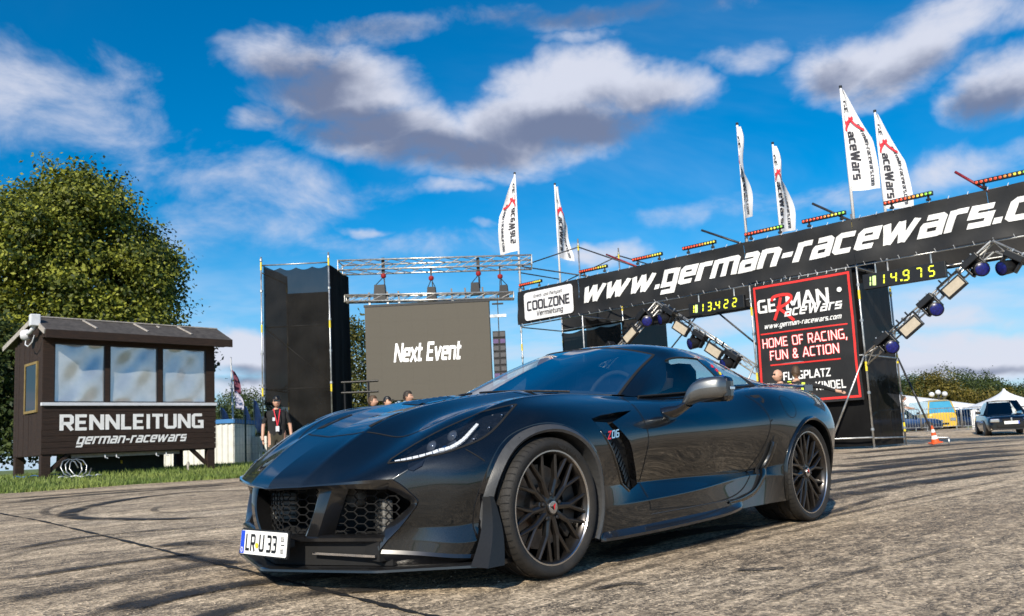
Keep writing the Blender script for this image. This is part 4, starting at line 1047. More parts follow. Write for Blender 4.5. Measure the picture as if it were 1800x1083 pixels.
    for x, y in e:
        h = BVH.ray_cast(Vector((x, abs(y), 2)), Vector((0, 0, -1))); n_ = h[1] if h[1].z > 0 else -h[1]; p = h[0] + n_ * .0012
        pts.append(Vector((p.x, p.y if y >= 0 else -p.y, p.z))); nn.append(Vector((n_.x, n_.y if y >= 0 else -n_.y, n_.z)))
    P('bonnet_seam', ribbon(pts, nn, .008), M_MATTE, hood)
    # bonnet vent with slats and the small forward slots
    mb = MB(); q = [(-.06, .0), (-.06, .17), (-.36, .20), (-.36, 0)]
    for s_ in (1, -1):
        mb = MB(); ring = [(.02, .02), (.0, .17), (-.33, .205), (-.35, .02)]
        pp = [top_pt(x, y, .002) for x, y in densify(ring, .05, True)]
        pp = [Vector((p.x, s_ * p.y, p.z)) for p in pp]; mb.add(pp, [tuple(range(len(pp)))]); vt = P('bonnet_vent', mb, M_MATTE, hood)
        for k in range(6):
            x = -.02 - .055 * k; mb = MB(); a = top_pt(x, .025, .004); b = top_pt(x, .165 + .006 * k, .004); a.y *= s_; b.y *= s_; mb.bar(a, b, .034, .004, up=(.35, 0, 1)); P('vent_slat', mb, M_PAINT, vt)
        mb = MB(); ring = [(.50, .19), (.52, .235), (.30, .225), (.31, .20)]; pp = [top_pt(x, y, .002) for x, y in densify(ring, .03, True)]; pp = [Vector((p.x, s_ * p.y, p.z)) for p in pp]
        mb.add(pp, [tuple(range(len(pp)))]); P('bonnet_slot', mb, M_MATTE, hood)
    # tail panel and rear wing
    tail = [tuple(p) for p in GRID[-1]]; mb = MB(); ring = tail + [(x, -y, z) for x, y, z in tail[::-1][:-1]]; c = (-3.50, 0, .6); mb.add(ring + [c], [(i, (i + 1) % len(ring), len(ring)) for i in range(len(ring))]); P('tail_panel', mb, M_GLOSSB)
    mb = MB(); rows = []
    for y in np.linspace(-.70, .70, 25):
        t = abs(y) / .70; x = -3.30 + .08 * t * t; z = 1.000 - .045 * t ** 2; rows.append([(x, y, z - .006), (x - .02, y, z + .004), (x - .13, y, z + .016), (x - .135, y, z + .008), (x - .02, y, z - .010), (x, y, z - .006)])
    mb.grid(rows); wing = P('rear_spoiler', mb, M_CARBON, smooth=True)
    for s_ in (1, -1):
        mb = MB(); mb.box((-3.30, .708 * s_, .945), (.15, .008, .05)); P('end_plate', mb, M_GLOSSB, wing, bevel=.004)
        mb = MB(); mb.bar((-3.36, .45 * s_, .92), (-3.37, .45 * s_, .985), .02, .06); P('spoiler_stay', mb, M_GLOSSB, wing)
    # ---------------- nose: grille opening, carbon surround, hexagon mesh, fins, lower bars, splitter
    def nose_x(y, dx=0.): y = abs(y); return .935 - .40 * y ** 1.12 * (1 if y < .7 else 1) * .92 + dx
    def curve(zf, dx, ymax, n=40): return [(nose_x(y, dx), y, zf(abs(y))) for y in np.linspace(-ymax, ymax, n)]
    lip = [tuple(p) for p in GRID[0]]                                                            # outline of the opening, centre top -> outer corner -> bottom
    lip_full = [(x, -y, z) for x, y, z in lip[::-1]] + lip[1:]
    mb = MB(); n_ = len(lip_full); rows = []
    for i, p in enumerate(lip_full):
        p = Vector(p); q = Vector(lip_full[max(0, i - 1)]); r_ = Vector(lip_full[min(n_ - 1, i + 1)]); d = (r_ - q).normalized()
        # inner edge of the frame: towards the middle of the opening, set back
        cen = Vector((.66, math.copysign(min(abs(p.y), .50), p.y), .36)); inn = (cen - p); inn.x = 0
        inn = inn.normalized() * ((.016 + .045 * min(1, abs(p.y) / .62) ** 4))
        fw = Vector((1, .35 * p.y, 0)).normalized()
        rows.append([p - fw * .004, p + fw * .012, p + fw * .014 + inn * .35, p + inn - fw * .004, p + inn * 1.05 - fw * .09])
    mb.grid(rows, flip=True); P('grille_surround', mb, M_CARBON, auto=32)
    # hexagon mesh following the nose
    def gx(y): return nose_x(y) - .085
    def hexmesh(y0, y1, z0, z1, cell, name):
        mb = MB(); dy = cell * 2.3; dz = cell * .8; row = 0; z = z0
        while z < z1:
            off = dy / 2 * (row % 2) * 1.0; y = y0 + off
            while y < y1:
                a = dy * .30; hexp = [(y - a * 1.12, z), (y - a * .55, z + dz * .5), (y + a * .55, z + dz * .5), (y + a * 1.12, z)]
                pts3 = [Vector((gx(yy), yy, zz)) for yy, zz in hexp]
                for p, q in zip(pts3, pts3[1:]): mb.bar(p, q, .003, .006, up=(1, 0, 0))
                # link to the next cell
                p = Vector((gx(y + a * 1.12), y + a * 1.12, z)); q = Vector((gx(y + dy - a * 1.12), y + dy - a * 1.12, z))
                pl = Vector((gx(y - a * .55), y - a * .55, z - dz * .5)); pr = Vector((gx(y - a * 1.12), y - a * 1.12, z)); mb.bar(pl, pr, .003, .006, up=(1, 0, 0))
                pl = Vector((gx(y + a * .55), y + a * .55, z - dz * .5)); pr = Vector((gx(y + a * 1.12), y + a * 1.12, z)); mb.bar(pl, pr, .003, .006, up=(1, 0, 0))
                y += dy
            z += dz / 2; row += 1
        return mb
    mb = hexmesh(-.60, .60, .242, .462, .044, 'grille'); P('grille_mesh', mb, M_MATTE)
    # what stands behind the mesh: radiators, bumper beam, brake duct
    mb = MB(); mb.box((.50, .02, .36), (.02, .95, .24)); P('bumper_beam', mb, M_MATTE)
    for s_ in (1, -1):
        mb = MB(); M3 = Matrix.Rotation(s_ * -R(28), 3, 'Z'); mb.box((.60, s_ * .43, .325), (.05, .20, .15), M=M3); rad = P('radiator', mb, M_RAD, bevel=.012)
        for k in range(6):
            mb = MB(); mb.box((.628, s_ * .416, .265 + .024 * k), (.004, .19, .006), M=M3); P('radiator_fin', mb, M_MATTE, rad)
        mb = MB(); mb.lathe([(.045, 0), (.05, .03), (.046, .05), (.03, .04), (0, .035)], 18, 'X', (.66, s_ * -.10 if s_ < 0 else .34, .41)); P('horn', mb, M_RAD, auto=35)
        # carbon fin that divides the opening
        mb = MB(); fin = []
        for t in np.linspace(0, 1, 9):
            z = .462 - .235 * t; y = s_ * (.30 - .085 * t ** 2); x = nose_x(y) - .012 + .018 * math.sin(t * 3.1); w_ = .058 - .010 * math.sin(t * 3.1)
            fin.append([(x - .09, y - s_ * w_ * .4, z), (x, y - s_ * w_ * .7, z), (x + .004, y - s_ * w_ * .45, z), (x - .012, y + s_ * w_ * .7, z), (x - .09, y + s_ * w_, z)])
        mb.grid(fin, flip=s_ < 0); P('grille_fin', mb, M_CARBON, auto=35)
    # lower grille bar, air gap, lip and splitter (swept along the nose plan)
    def sweep(name, prof, ymax, m, zr=lambda y: 0., n=44, xs=None, auto=30):
        mb = MB(); rows = []
        for y in np.linspace(-ymax, ymax, n): rows.append([((xs(y) if xs else nose_x(y)) + px, y, pz + zr(abs(y)) - max(0., .022 - .026 * abs(y))) for px, pz in prof])
        mb.grid(rows, flip=True); k = len(prof); mb.add(rows[0], [tuple(range(k))]); mb.add(rows[-1], [tuple(range(k - 1, -1, -1))]); return P(name, mb, m, auto=auto)
    sweep('lower_grille_bar', [(-.10, .262), (-.02, .262), (.006, .252), (.004, .238), (-.10, .232), (-.10, .262)], .585, M_CARBON, n=50)
    def xw(y):
        y = abs(y); return nose_x(y) if y < .58 else nose_x(.58) - (y - .58) * 1.02
    sweep('air_dam', [(-.035, .245), (-.04, .13), (-.09, .13), (-.09, .245), (-.035, .245)], .60, M_MATTE)
    def bumper_low():
        low = [Vector(p) for p in GRID[:, -1] if p[0] > .40]
        for s_ in (1, -1):
            mb = MB(); rows = []
            for u in low:
                o_ = Vector((.5, 1, 0)).normalized(); rows.append([(u.x, s_ * u.y, u.z + .004), (u.x + .004, s_ * (u.y + .004), u.z - .012), (u.x - .012, s_ * (u.y - .006), .150 if u.z > .165 else u.z - .02), (u.x - .03, s_ * (u.y - .02), .122)])
            mb.grid(rows, flip=s_ > 0); P('lower_bumper', mb, M_GLOSSB, auto=40)
    bumper_low()
    sweep('splitter', [(-.10, .128), (.010, .126), (.030, .118), (.032, .108), (.01, .104), (-.30, .102), (-.30, .12), (-.10, .128)], .885, M_CARBON, n=60, xs=xw)
    mb = MB()
    for s_ in (1, -1):
        mb = MB(); mb.bar((nose_x(.28) + .004, s_ * .24, .170), (nose_x(.56) + .006, s_ * .56, .168), .014, .010); P('splitter_stay', mb, M_CHROME if s_ > 0 else M_CARBON)
    # registration plate
    pc = Vector((.985, .045, .215)); ax = Vector((-.10, 1, 0)).normalized(); ay = Vector((-.10, 0, 1)).normalized(); az = ax.cross(ay)
    W_, H_ = .340, .106
    def rr(w, h, r=.008, n=4):
        o = []
        for cx_, cy_, a in ((w / 2 - r, h / 2 - r, 0), (-w / 2 + r, h / 2 - r, 90), (-w / 2 + r, -h / 2 + r, 180), (w / 2 - r, -h / 2 + r, 270)):
            for k in range(n + 1): t = R(a + 90 * k / n); o.append((cx_ + r * math.cos(t), cy_ + r * math.sin(t)))
        return o
    mb = MB(); mb.prism(rr(W_ + .012, H_ + .012), pc - az * .012, ax, ay, az, .010); pl = P('number_plate', mb, M_BLACK)
    mb = MB(); mb.prism(rr(W_, H_), pc, ax, ay, az, .002); P('plate_face', mb, M_PLATE, pl)
    mb = MB(); mb.prism([(-W_ / 2 + .002, -H_ / 2 + .002), (-W_ / 2 + .030, -H_ / 2 + .002), (-W_ / 2 + .030, H_ / 2 - .002), (-W_ / 2 + .002, H_ / 2 - .002)], pc + az * .0022, ax, ay, az, .0008); P('country_band', mb, M_BLUE, pl)
    mb = MB(); text(mb, 'D', pc + az * .004 + ax * (-W_ / 2 + .008) + ay * (-.045), ax, ay, .022, .07); P('plate_text', mb, M_WHITE, pl)
    mb = MB(); o = pc + az * .0036 - ay * .038
    for body_, dx, dy, hh, wt, sx_ in (('L', -.130, 0, .076, .08, .70), ('R', -.094, 0, .076, .08, .70), ('U', -.030, 0, .076, .08, .70), ('3', .026, 0, .076, .08, .70), ('3', .064, 0, .076, .08, .70), ('03', .128, .052, .020, .07, .75), ('10', .128, 0, .020, .07, .85)):
        q = MB(); text(q, body_, o + ax * dx + ay * dy, ax, ay, hh, wt, sx_); P('plate_text', q, M_BLACK, pl)
    mb.prism([(.130, .036), (.154, .036), (.154, .040), (.130, .040)], o, ax, ay, az, .0005); P('plate_text', mb, M_BLACK, pl)
    mb = MB(); mb.lathe([(.0125, 0), (.0125, .002), (0, .002)], 16, 'X', pc + az * .003 - ax * .044 - ay * .012); P('registration_seal', mb, M_YELLOW, pl)
    mb = MB(); mb.box((.935, .045, .215), (.06, .26, .03)); P('plate_bracket', mb, M_BLACK, pl)
    # ---------------- glasshouse
    gl = [  # stations: windscreen base .. tail ; lines: centre, mid, glass edge, rail
     [(-.50, 0, .905), (-.57, .34, .898), (-.93, .635, .872), (-1.02, .700, .860)],
     [(-.92, 0, 1.075), (-.98, .32, 1.062), (-1.20, .575, 1.015), (-1.27, .640, .990)],
     [(-1.34, 0, 1.205), (-1.37, .29, 1.192), (-1.52, .495, 1.140), (-1.54, .568, 1.102)],
     [(-1.62, 0, 1.247), (-1.63, .28, 1.234), (-1.68, .49, 1.185), (-1.70, .575, 1.128)],
     [(-1.92, 0, 1.250), (-1.93, .28, 1.235), (-1.94, .48, 1.188), (-1.95, .57, 1.125)],
     [(-2.18, 0, 1.230), (-2.18, .28, 1.214), (-2.18, .47, 1.166), (-2.18, .56, 1.104)],
     [(-2.55, 0, 1.158), (-2.55, .27, 1.142), (-2.53, .45, 1.098), (-2.52, .545, 1.042)],
     [(-2.95, 0, 1.048), (-2.95, .26, 1.036), (-2.92, .43, 1.006), (-2.88, .53, .978)],
     [(-3.22, 0, .975), (-3.22, .26, .970), (-3.19, .42, .958), (-3.12, .53, .950)]]
    G = spline_k(catmull(np.array(gl).transpose(1, 0, 2), 6).transpose(1, 0, 2), 8)
    def sub(r0, r1, c0, c1):
        q = MB(); A = G[r0:r1 + 1, c0:c1 + 1]; q.grid(A.tolist(), flip=True); B = A.copy(); B[:, :, 1] *= -1; q.grid(B.tolist(), flip=False); return q
    def one(r0, r1, c0, c1, s_):
        q = MB(); A = G[r0:r1 + 1, c0:c1 + 1].copy(); A[:, :, 1] *= s_; q.grid(A.tolist(), flip=s_ > 0); return q
    ws = P('windscreen', sub(0, 16, 0, 12), M_WSCR, smooth=True)
    # dark printed border of the screen
    e = [Vector(p) for p in G[0:17, 12]]; tp = [Vector(p) for p in G[16, 0:13][::-1]]; loop = e + tp[1:]
    for s_ in (1, -1):
        pts = [Vector((p.x, p.y * s_, p.z)) for p in loop]; P('screen_border', ribbon(pts, [Vector((.45, .35 * s_, .8)).normalized()] * len(pts), .035), M_MATTE, ws)
        P('pillar', one(0, 16, 12, 18, s_), M_PAINT, smooth=True)
        P('roof_rail', one(16, 40, 12, 18, s_), M_PAINT, smooth=True)
        P('rear_pillar', one(40, 64, 12, 18, s_), M_PAINT, smooth=True)
    P('roof', sub(16, 40, 0, 12), M_PAINT, smooth=True)
    hg = P('hatch_glass', sub(40, 62, 0, 12), M_SIDEG, smooth=True)
    P('rear_deck', sub(62, 64, 0, 18), M_PAINT, smooth=True)
    # cowl and wipers
    mb = MB(); rows = []
    for y in np.linspace(-.64, .64, 27):
        i = abs(y) / .64; bx = -.50 - .42 * i ** 2.2; rows.append([(bx + .14, y, top_z(min(-.0, bx + .14), abs(y), .88) + .002), (bx + .06, y, .885 - .03 * i ** 2), (bx - .03, y, .902 - .035 * i ** 2)])
    mb.grid(rows); P('cowl', mb, M_MATTE, smooth=True)
    for y0, y1 in ((.50, -.02), (-.10, -.52)):
        mb = MB(); pts = []
        for t in np.linspace(0, 1, 8):
            y = y0 + (y1 - y0) * t; i = abs(y) / .64; pts.append((-.47 - .33 * i ** 2.0, y, .915 - .03 * i ** 2))
        mb.tube(pts, [.007] * 8, 6); P('wiper', mb, M_BLACK)
    # side glass: ruled between waist line and rail
    rail = [tuple(p) for p in G[:, 18]]; rx = [p[0] for p in rail]
    def railp(x):
        for a, b in zip(rail, rail[1:]):
            if b[0] <= x <= a[0]:
                t = (a[0] - x) / (a[0] - b[0] + 1e-9); return Vector(a).lerp(Vector(b), t)
        return Vector(rail[-1])
    def belt(x):
        t = (-1.0 - x) / 1.0
        z = .858 + .058 * max(0, min(1.6, t)) ** 1.15; return Vector((x, .706 - .012 * max(0, t), z))
    def sidept(x, t):
        a = belt(x); b = railp(x); p = a.lerp(b, t); p.y += .022 * math.sin(t * math.pi) * min(1, (b.z - a.z) / .2); return p
    def sidepatch(xa_lo, xa_hi, xb_lo, xb_hi, s_, t0=0., t1=1., n=10):
        q = MB(); rows = []
        for j in range(n + 1):
            t = t0 + (t1 - t0) * j / n; xa = xa_lo + (xa_hi - xa_lo) * t; xb = xb_lo + (xb_hi - xb_lo) * t
            rows.append([(lambda p: (p.x, p.y * s_, p.z))(sidept(xa + (xb - xa) * i / 16, t)) for i in range(17)])
        q.grid(rows, flip=s_ < 0); return q
    for s_ in (1, -1):
        q = MB(); rows = []
        for x in np.linspace(-1.03, -1.55, 24):
            t0 = max(0., min(1., (x + 1.22) / -.33)); rows.append([(lambda p: (p.x, p.y * s_, p.z))(sidept(x, t0 + (1 - t0) * j / 8)) for j in range(9)])
        q.grid(rows, flip=s_ > 0); P('window_sail', q, M_PAINT, smooth=True)
        sw = P('side_window', sidepatch(-1.22, -1.55, -2.04, -1.90, s_, .0, 1.), M_SIDEG, smooth=True)
        P('window_post', sidepatch(-2.04, -1.90, -2.07, -1.93, s_), M_MATTE, smooth=True)
        bp = P('quarter_panel', sidepatch(-2.07, -1.93, -2.20, -2.06, s_), M_GLOSSB, smooth=True)
        qw = P('quarter_window', sidepatch(-2.20, -2.06, -2.42, -2.38, s_), M_SIDEG, smooth=True)
        P('window_post', sidepatch(-2.42, -2.38, -2.50, -2.46, s_), M_MATTE, smooth=True)
        P('haunch', sidepatch(-2.50, -2.46, -3.05, -2.95, s_), M_PAINT, smooth=True)
        mb = MB(); mb.tube([(lambda p: (p.x, s_ * (p.y + .004), p.z))(sidept(x, .985)) for x in np.linspace(-1.55, -1.92, 14)], .007, 6); P('window_seal', mb, M_MATTE, sw)
        mb = MB(); mb.tube([(lambda p: (p.x, s_ * (p.y + .003), p.z + .003))(sidept(x, 0)) for x in np.linspace(-1.04, -2.45, 30)], .007, 6); P('waist_seal', mb, M_MATTE, sw)
        # waist: close the step between window line and door skin
        mb = MB(); rows = []
        for x in np.linspace(-.86, -2.6, 40):
            a = belt(x); zz = top_z(x, .73, a.z - .005); rows.append([(x, s_ * (a.y - .05), a.z - .03), (x, s_ * (a.y + .001), a.z - .002), (x, s_ * .735, min(zz, a.z + .0) - .004)])
        mb.grid(rows, flip=s_ > 0); P('waist_rail', mb, M_PAINT, smooth=True)
        # event stickers on the black quarter panel
        for k, (t, m_) in enumerate(((.80, M_BADGE), (.66, M_BADGE), (.55, M_YELLOW), (.44, M_BLUE), (.28, M_BADGE), (.18, M_YELLOW))):
            if s_ < 0: break
            mb = MB(); p = sidept(-2.155 + .12 * t, t); n_ = Vector((0, 1, .5)).normalized(); x_ = Vector((-1, 0, 0)); y_ = n_.cross(x_) * -1
            mb.prism([(-.012, -.012), (.014, -.01), (.012, .014), (-.013, .012)], p + n_ * .003, x_, y_, n_, .001); P('sticker', mb, m_, bp)
    # ---------------- cabin
    mb = MB(); mb.box((-1.55, 0, .42), (1.5, 1.40, .08)); P('cabin_floor', mb, M_INT)
    mb = MB(); rows = []
    for y in np.linspace(-.66, .66, 15):
        hump = .035 * math.exp(-((y - .36) / .16) ** 2); rows.append([(-.62 - .2 * abs(y), y, .86 - .03 * abs(y)), (-.85, y, .885 + hump - .02 * abs(y)), (-1.05, y, .875 + hump), (-1.12, y, .80), (-1.08, y, .62)])
    mb.grid(rows); P('dashboard', mb, M_INT, smooth=True)
    mb = MB(); mb.box((-1.6, 0, .60), (1.0, .24, .22)); P('centre_console', mb, M_INT, bevel=.03)
    mb = MB(); mb.box((-2.25, 0, .72), (.12, 1.36, .46)); P('rear_bulkhead', mb, M_INT, bevel=.03)
    mb = MB(); mb.box((-2.9, 0, .84), (1.2, 1.1, .08)); P('luggage_cover', mb, M_INT)
    for s_ in (1, -1):
        mb = MB(); mb.box((-1.62, s_ * .37, .55), (.50, .46, .14)); st = P('seat', mb, M_INT, bevel=.05)
        mb = MB(); rows = []
        for t in np.linspace(0, 1, 8):
            z = .58 + .42 * t; x = -1.86 - .15 * t; w_ = .24 - .05 * t ** 2; rows.append([(x - .05, s_ * .37 + w_ * c, z) if abs(c) < .99 else (x + .03, s_ * .37 + w_ * c, z) for c in (-1, -.6, 0, .6, 1)] + [(x - .13, s_ * .37 + w_ * c, z) for c in (.8, -.8)] + [(x + .03, s_ * .37 - w_, z)])
        mb.grid(rows); mb.add(rows[-1][:-1], [tuple(range(7))]); P('seat_back', mb, M_INT, st, smooth=True)
        mb = MB(); mb.lathe([(0, -.09), (.09, -.08), (.115, -.03), (.115, .04), (.08, .09), (0, .10)], 16, 'Z', (-2.02, s_ * .37, 1.015)); P('head_rest', mb, M_INT, st, smooth=True)
        mb = MB(); mb.box((-1.5, s_ * .72, .62), (1.2, .05, .44)); P('door_card', mb, M_INT, bevel=.02)
    mb = MB(); ring = []
    for k in range(33): a = 2 * math.pi * k / 32; ring.append((-1.23 - .06 * math.sin(a), .37 + .18 * math.cos(a), .86 + .17 * math.sin(a)))
    mb.tube(ring, .015, 8, cap=False); sw = P('steering_wheel', mb, M_INT, smooth=True)
    mb = MB(); mb.box((-1.22, .37, .86), (.04, .13, .09)); [mb.bar((-1.22, .37, .86), (-1.23, .37 + dy, .86 + dz), .02, .03) for dy, dz in ((.17, .02), (-.17, .02), (0, -.16))]; P('wheel_boss', mb, M_INT, sw)
    mb = MB(); mb.box((-1.32, 0, 1.14), (.03, .22, .06)); P('inner_mirror', mb, M_BLACK, ws, bevel=.012)
    # underbody
    mb = MB(); mb.box((-1.36, 0, .18), (1.8, 1.70, .06)); mb.box((-1.36, 0, .19), (4.2, 1.15, .09)); P('underbody', mb, M_MATTE)
    for f_ in (True, False):
        for s_ in (1, -1): build_wheel(car, f_, s_)
    return car
M_LAMPIN = mat('lamp_bucket', (.02, .022, .026), .25, .3, var=.4, scale=40)
M_PROJ = mat('projector_lens', (.10, .11, .13), .06, .2, coat=1., var=.2, scale=40)
CAR = build_car()
# ================================================================== left side: race control hut, tree, yard things
M_ROOF = mat('bitumen_roof', (.035, .030, .028), .85, col2=(.085, .075, .068), scale=7, stretch=(1, 1, 1), bump=.5, bscale=40)
M_BATTEN = mat('grey_batten', (.36, .33, .30), .8, var=.25, scale=12, bump=.3)
M_SILL = mat('white_sill', (.62, .64, .68), .5, var=.1, scale=6)
M_GOLD = mat('ochre_frame', (.22, .155, .05), .6, var=.25, scale=9)
def film_material():
    m, N, L, b = nmat('wrinkled_window_film')
    tc = N.new('ShaderNodeTexCoord'); n = N.new('ShaderNodeTexNoise'); n.inputs['Scale'].default_value = .9; n.inputs['Detail'].default_value = .6; n.inputs['Distortion'].default_value = .5; L.new(tc.outputs['Object'], n.inputs['Vector'])
    bp = N.new('ShaderNodeBump'); bp.inputs['Strength'].default_value = .10; bp.inputs['Distance'].default_value = .35; L.new(n.outputs[0], bp.inputs['Height']); L.new(bp.outputs[0], b.inputs['Normal'])
    b.inputs['Base Color'].default_value = (.20, .22, .24, 1); b.inputs['Metallic'].default_value = .55; b.inputs['Roughness'].default_value = .16
    n2 = N.new('ShaderNodeTexNoise'); n2.inputs['Scale'].default_value = 5; n2.inputs['Detail'].default_value = 5; L.new(tc.outputs['Object'], n2.inputs['Vector'])
    r = N.new('ShaderNodeValToRGB'); r.color_ramp.elements[0].position = .3; r.color_ramp.elements[1].position = .7; r.color_ramp.elements[0].color = (.52, .54, .55, 1); r.color_ramp.elements[1].color = (.60, .61, .62, 1)  # pale base colour painted in, stands for bright cloud mirrored by the film
    L.new(n2.outputs[0], r.inputs[0]); L.new(r.outputs[0], b.inputs['Base Color'])
    return m
M_FILM = film_material()
HC = at(73, 800, 20.0); HC.z = 0
def H(u, v, z): return Vector((HC.x, HC.y, 0)) + RD * u + RN * v + Vector((0, 0, z))
def build_hut():
    g0 = terrain(*H(2, 1, 0).xy)
    base = H(2.15, 1.0, g0)
    T = Thing('race_control_hut', 'dark brown wooden hut on posts lettered RENNLEITUNG with three wide windows', 'hut', base)
    up = Vector((0, 0, 1)); FN = -RN
    rnd = random.Random(5)
    def hbox(mb, u0, u1, v0, v1, z0, z1):
        c = H((u0 + u1) / 2, (v0 + v1) / 2, (z0 + z1) / 2); mb.box(c, (u1 - u0, v1 - v0, z1 - z0), math.atan2(RD.y, RD.x)); return mb
    W = 4.30; DP = 2.05
    # floor frame, inner dark lining
    T.part('floor', hbox(MB(), 0, W, 0, DP, .93, 1.02), M_WOODBR)
    T.part('inner_lining', hbox(MB(), .06, W - .06, .75, .80, 1.02, 3.6), M_MATTE)
    # front sheathing: horizontal boards below the sill
    n = 8; z0 = .95; hgt = (2.085 - z0) / n; fw = T.part('front_wall', hbox(MB(), .0, W, .02, .08, .95, 2.085), M_WOODBR)
    for k in range(n): T.part('plank', hbox(MB(), -.02 + rnd.uniform(-.004, .004), W + .02, -.022 + rnd.uniform(-.003, .003), .018, z0 + k * hgt + .004, z0 + (k + 1) * hgt - .004), M_WOODBR, fw)
    # left side wall with vertical planks round the window
    sw = T.part('side_wall', hbox(MB(), .03, .08, .08, DP, .96, 3.62), M_WOODBR)
    m = 11
    for k in range(m):
        v0 = .0 + DP * k / m + .004; v1 = DP * (k + 1) / m - .004
        z1 = 3.66 + (.30 * (1 - abs((v0 + v1) / 2 - .55) / 1.6))
        T.part('plank', hbox(MB(), -.005 + rnd.uniform(-.004, .004), .028, v0, v1, .95, z1), M_WOODBR, sw)
    sw2 = T.part('side_wall', hbox(MB(), W - .05, W, .08, DP, .96, 3.7), M_WOODBR); T.part('rear_wall', hbox(MB(), .05, W - .05, DP - .05, DP, .96, 3.55), M_WOODBR)
    # ochre framed side window
    wn = T.part('window', hbox(MB(), -.03, -.012, .36, 1.13, 2.02, 3.12), glass('dark_pane', (.05, .06, .06), .8)); b = MB()
    for a in ((.30, .36, 1.96, 3.18), (1.13, 1.19, 1.96, 3.18)): hbox(b, -.045, -.006, *a)
    hbox(b, -.044, -.007, .36, 1.13, 1.96, 2.02); hbox(b, -.044, -.007, .36, 1.13, 3.12, 3.18); T.part('window_frame', b, M_GOLD, wn)
    # front posts and three film covered windows
    for u0, u1 in ((0, .245), (1.42, 1.53), (2.74, 2.86), (4.06, W)): T.part('post', hbox(MB(), u0, u1, -.012, .10, 2.14, 3.70), M_WOODBR)
    T.part('head_beam', hbox(MB(), 0, W, -.02, .10, 3.60, 3.78), M_WOODBR)
    for u0, u1 in ((.245, 1.42), (1.53, 2.74), (2.86, 4.06)):
        mb = MB(); rows = []; ph = u0 * 2.1
        for i in range(25):
            for_row = []
            for j in range(25):
                a = i / 24; c = j / 24; w = .022 * math.sin(a * 5 + ph) * math.sin(c * 4.2 + ph * .7) + .012 * math.sin(a * 9 - c * 7 + ph)
                w *= math.sin(math.pi * a) ** .4 * math.sin(math.pi * c) ** .4 if 0 < a < 1 and 0 < c < 1 else 0
                for_row.append(H(u0 + (u1 - u0) * a, .035 + w, 2.18 + 1.42 * c))
            rows.append(for_row)
        mb.grid(rows); wo = T.part('front_window', mb, M_FILM, smooth=True); b = MB()
        for q in ((u0 + .001, u0 + .02), (u1 - .02, u1 - .001)): hbox(b, *q, -.005, .03, 2.17, 3.60)
        hbox(b, u0 + .02, u1 - .02, -.005, .03, 2.17, 2.195); hbox(b, u0 + .02, u1 - .02, -.005, .03, 3.575, 3.60); T.part('window_frame', b, M_BLACK, wo)
    T.part('sill', hbox(MB(), -.04, W + .04, -.075, .02, 2.088, 2.165), M_SILL, bevel=.006)
    # lettering on the boards
    o = H(.37, -.030, 1.50); mb = MB(); text(mb, 'RENNLEITUNG', o, RD, up, .375, .098, width=3.60, track=.06, az=FN); T.part('lettering', mb, M_WHITE)
    o = H(.74, -.030, 1.16); mb = MB(); text(mb, 'german-racewars', o, RD, up, .25, .082, width=2.72, shear=.30, track=.03, az=FN); T.part('lettering', mb, M_WHITE)
    # roof: two slopes, ridge near the front, battens, fascia
    e0, e1 = -.10, 4.62
    def slope(v0, z0, v1, z1, t=.06):
        mb = MB(); a = H(e0, v0, z0); b_ = H(e1, v0, z0); c = H(e1, v1, z1); d = H(e0, v1, z1); dn = Vector((0, 0, -t)); mb.add([a, b_, c, d, a + dn, b_ + dn, c + dn, d + dn], [(0, 1, 2, 3), (7, 6, 5, 4), (0, 4, 5, 1), (1, 5, 6, 2), (2, 6, 7, 3), (3, 7, 4, 0)]); return mb
    T.part('roof', slope(-.42, 3.86, .42, 4.26), M_ROOF); T.part('roof', slope(2.65, 3.78, .42, 4.262), M_ROOF)
    T.part('fascia', hbox(MB(), e0 + .01, e1 - .01, -.44, -.40, 3.66, 3.85), M_WOODBR); T.part('soffit', hbox(MB(), e0 + .05, e1 - .05, -.395, .0, 3.70, 3.73), M_WOODBR)
    mb = MB(); mb.bar(H(e0, .42, 4.275), H(e1 - .02, .42, 4.275), .07, .03); T.part('ridge_cap', mb, M_BATTEN)
    for u in (1.02, 2.28, 3.45): mb = MB(); mb.bar(H(u, .36, 4.245), H(u + .12, -.20, 3.985), .05, .028); T.part('roof_batten', mb, M_BATTEN)
    mb = MB(); mb.bar(H(2.85, .30, 4.22), H(2.87, .18, 4.16), .05, .02); T.part('roof_batten', mb, M_BATTEN)
    for a, c in (((-.42, 3.80), (.42, 4.20)), ((2.65, 3.72), (.42, 4.20))): mb = MB(); mb.bar(H(e0 - .012, *a), H(e0 - .012, *c), .12, .025, up=RD); T.part('bargeboard', mb, M_BATTEN)
    mb = MB(); mb.prism([(.0, 3.66), (DP, 3.66), (1.9, 3.93), (.45, 4.21), (-.1, 3.9)], H(0.03, 0, 0), RN, up, RD, .04); T.part('gable', mb, M_WOODBR)
    # posts, braces and bracket rail below
    for u, v in ((.10, .10), (4.20, .10), (.10, DP - .1), (4.20, DP - .1), (2.15, DP - .1)):
        T.part('leg', hbox(MB(), u - .10, u + .10, v - .09, v + .09, terrain(*H(u, v, 0).xy) - .05, .94), M_WOODBR)
    for u, s_ in ((.20, 1), (4.10, -1)): mb = MB(); mb.bar(H(u, .10, .55), H(u + s_ * .42, .10, .95), .12, .08); T.part('brace', mb, M_WOODBR)
    T.part('skirt_board', hbox(MB(), .72, 3.4, .18, .22, .84, .94), M_BATTEN); T.part('foot_panel', hbox(MB(), .95, 3.40, 1.10, 1.14, .40, .93), mat('dark_green_board', (.012, .022, .016), .7, var=.3, scale=6))
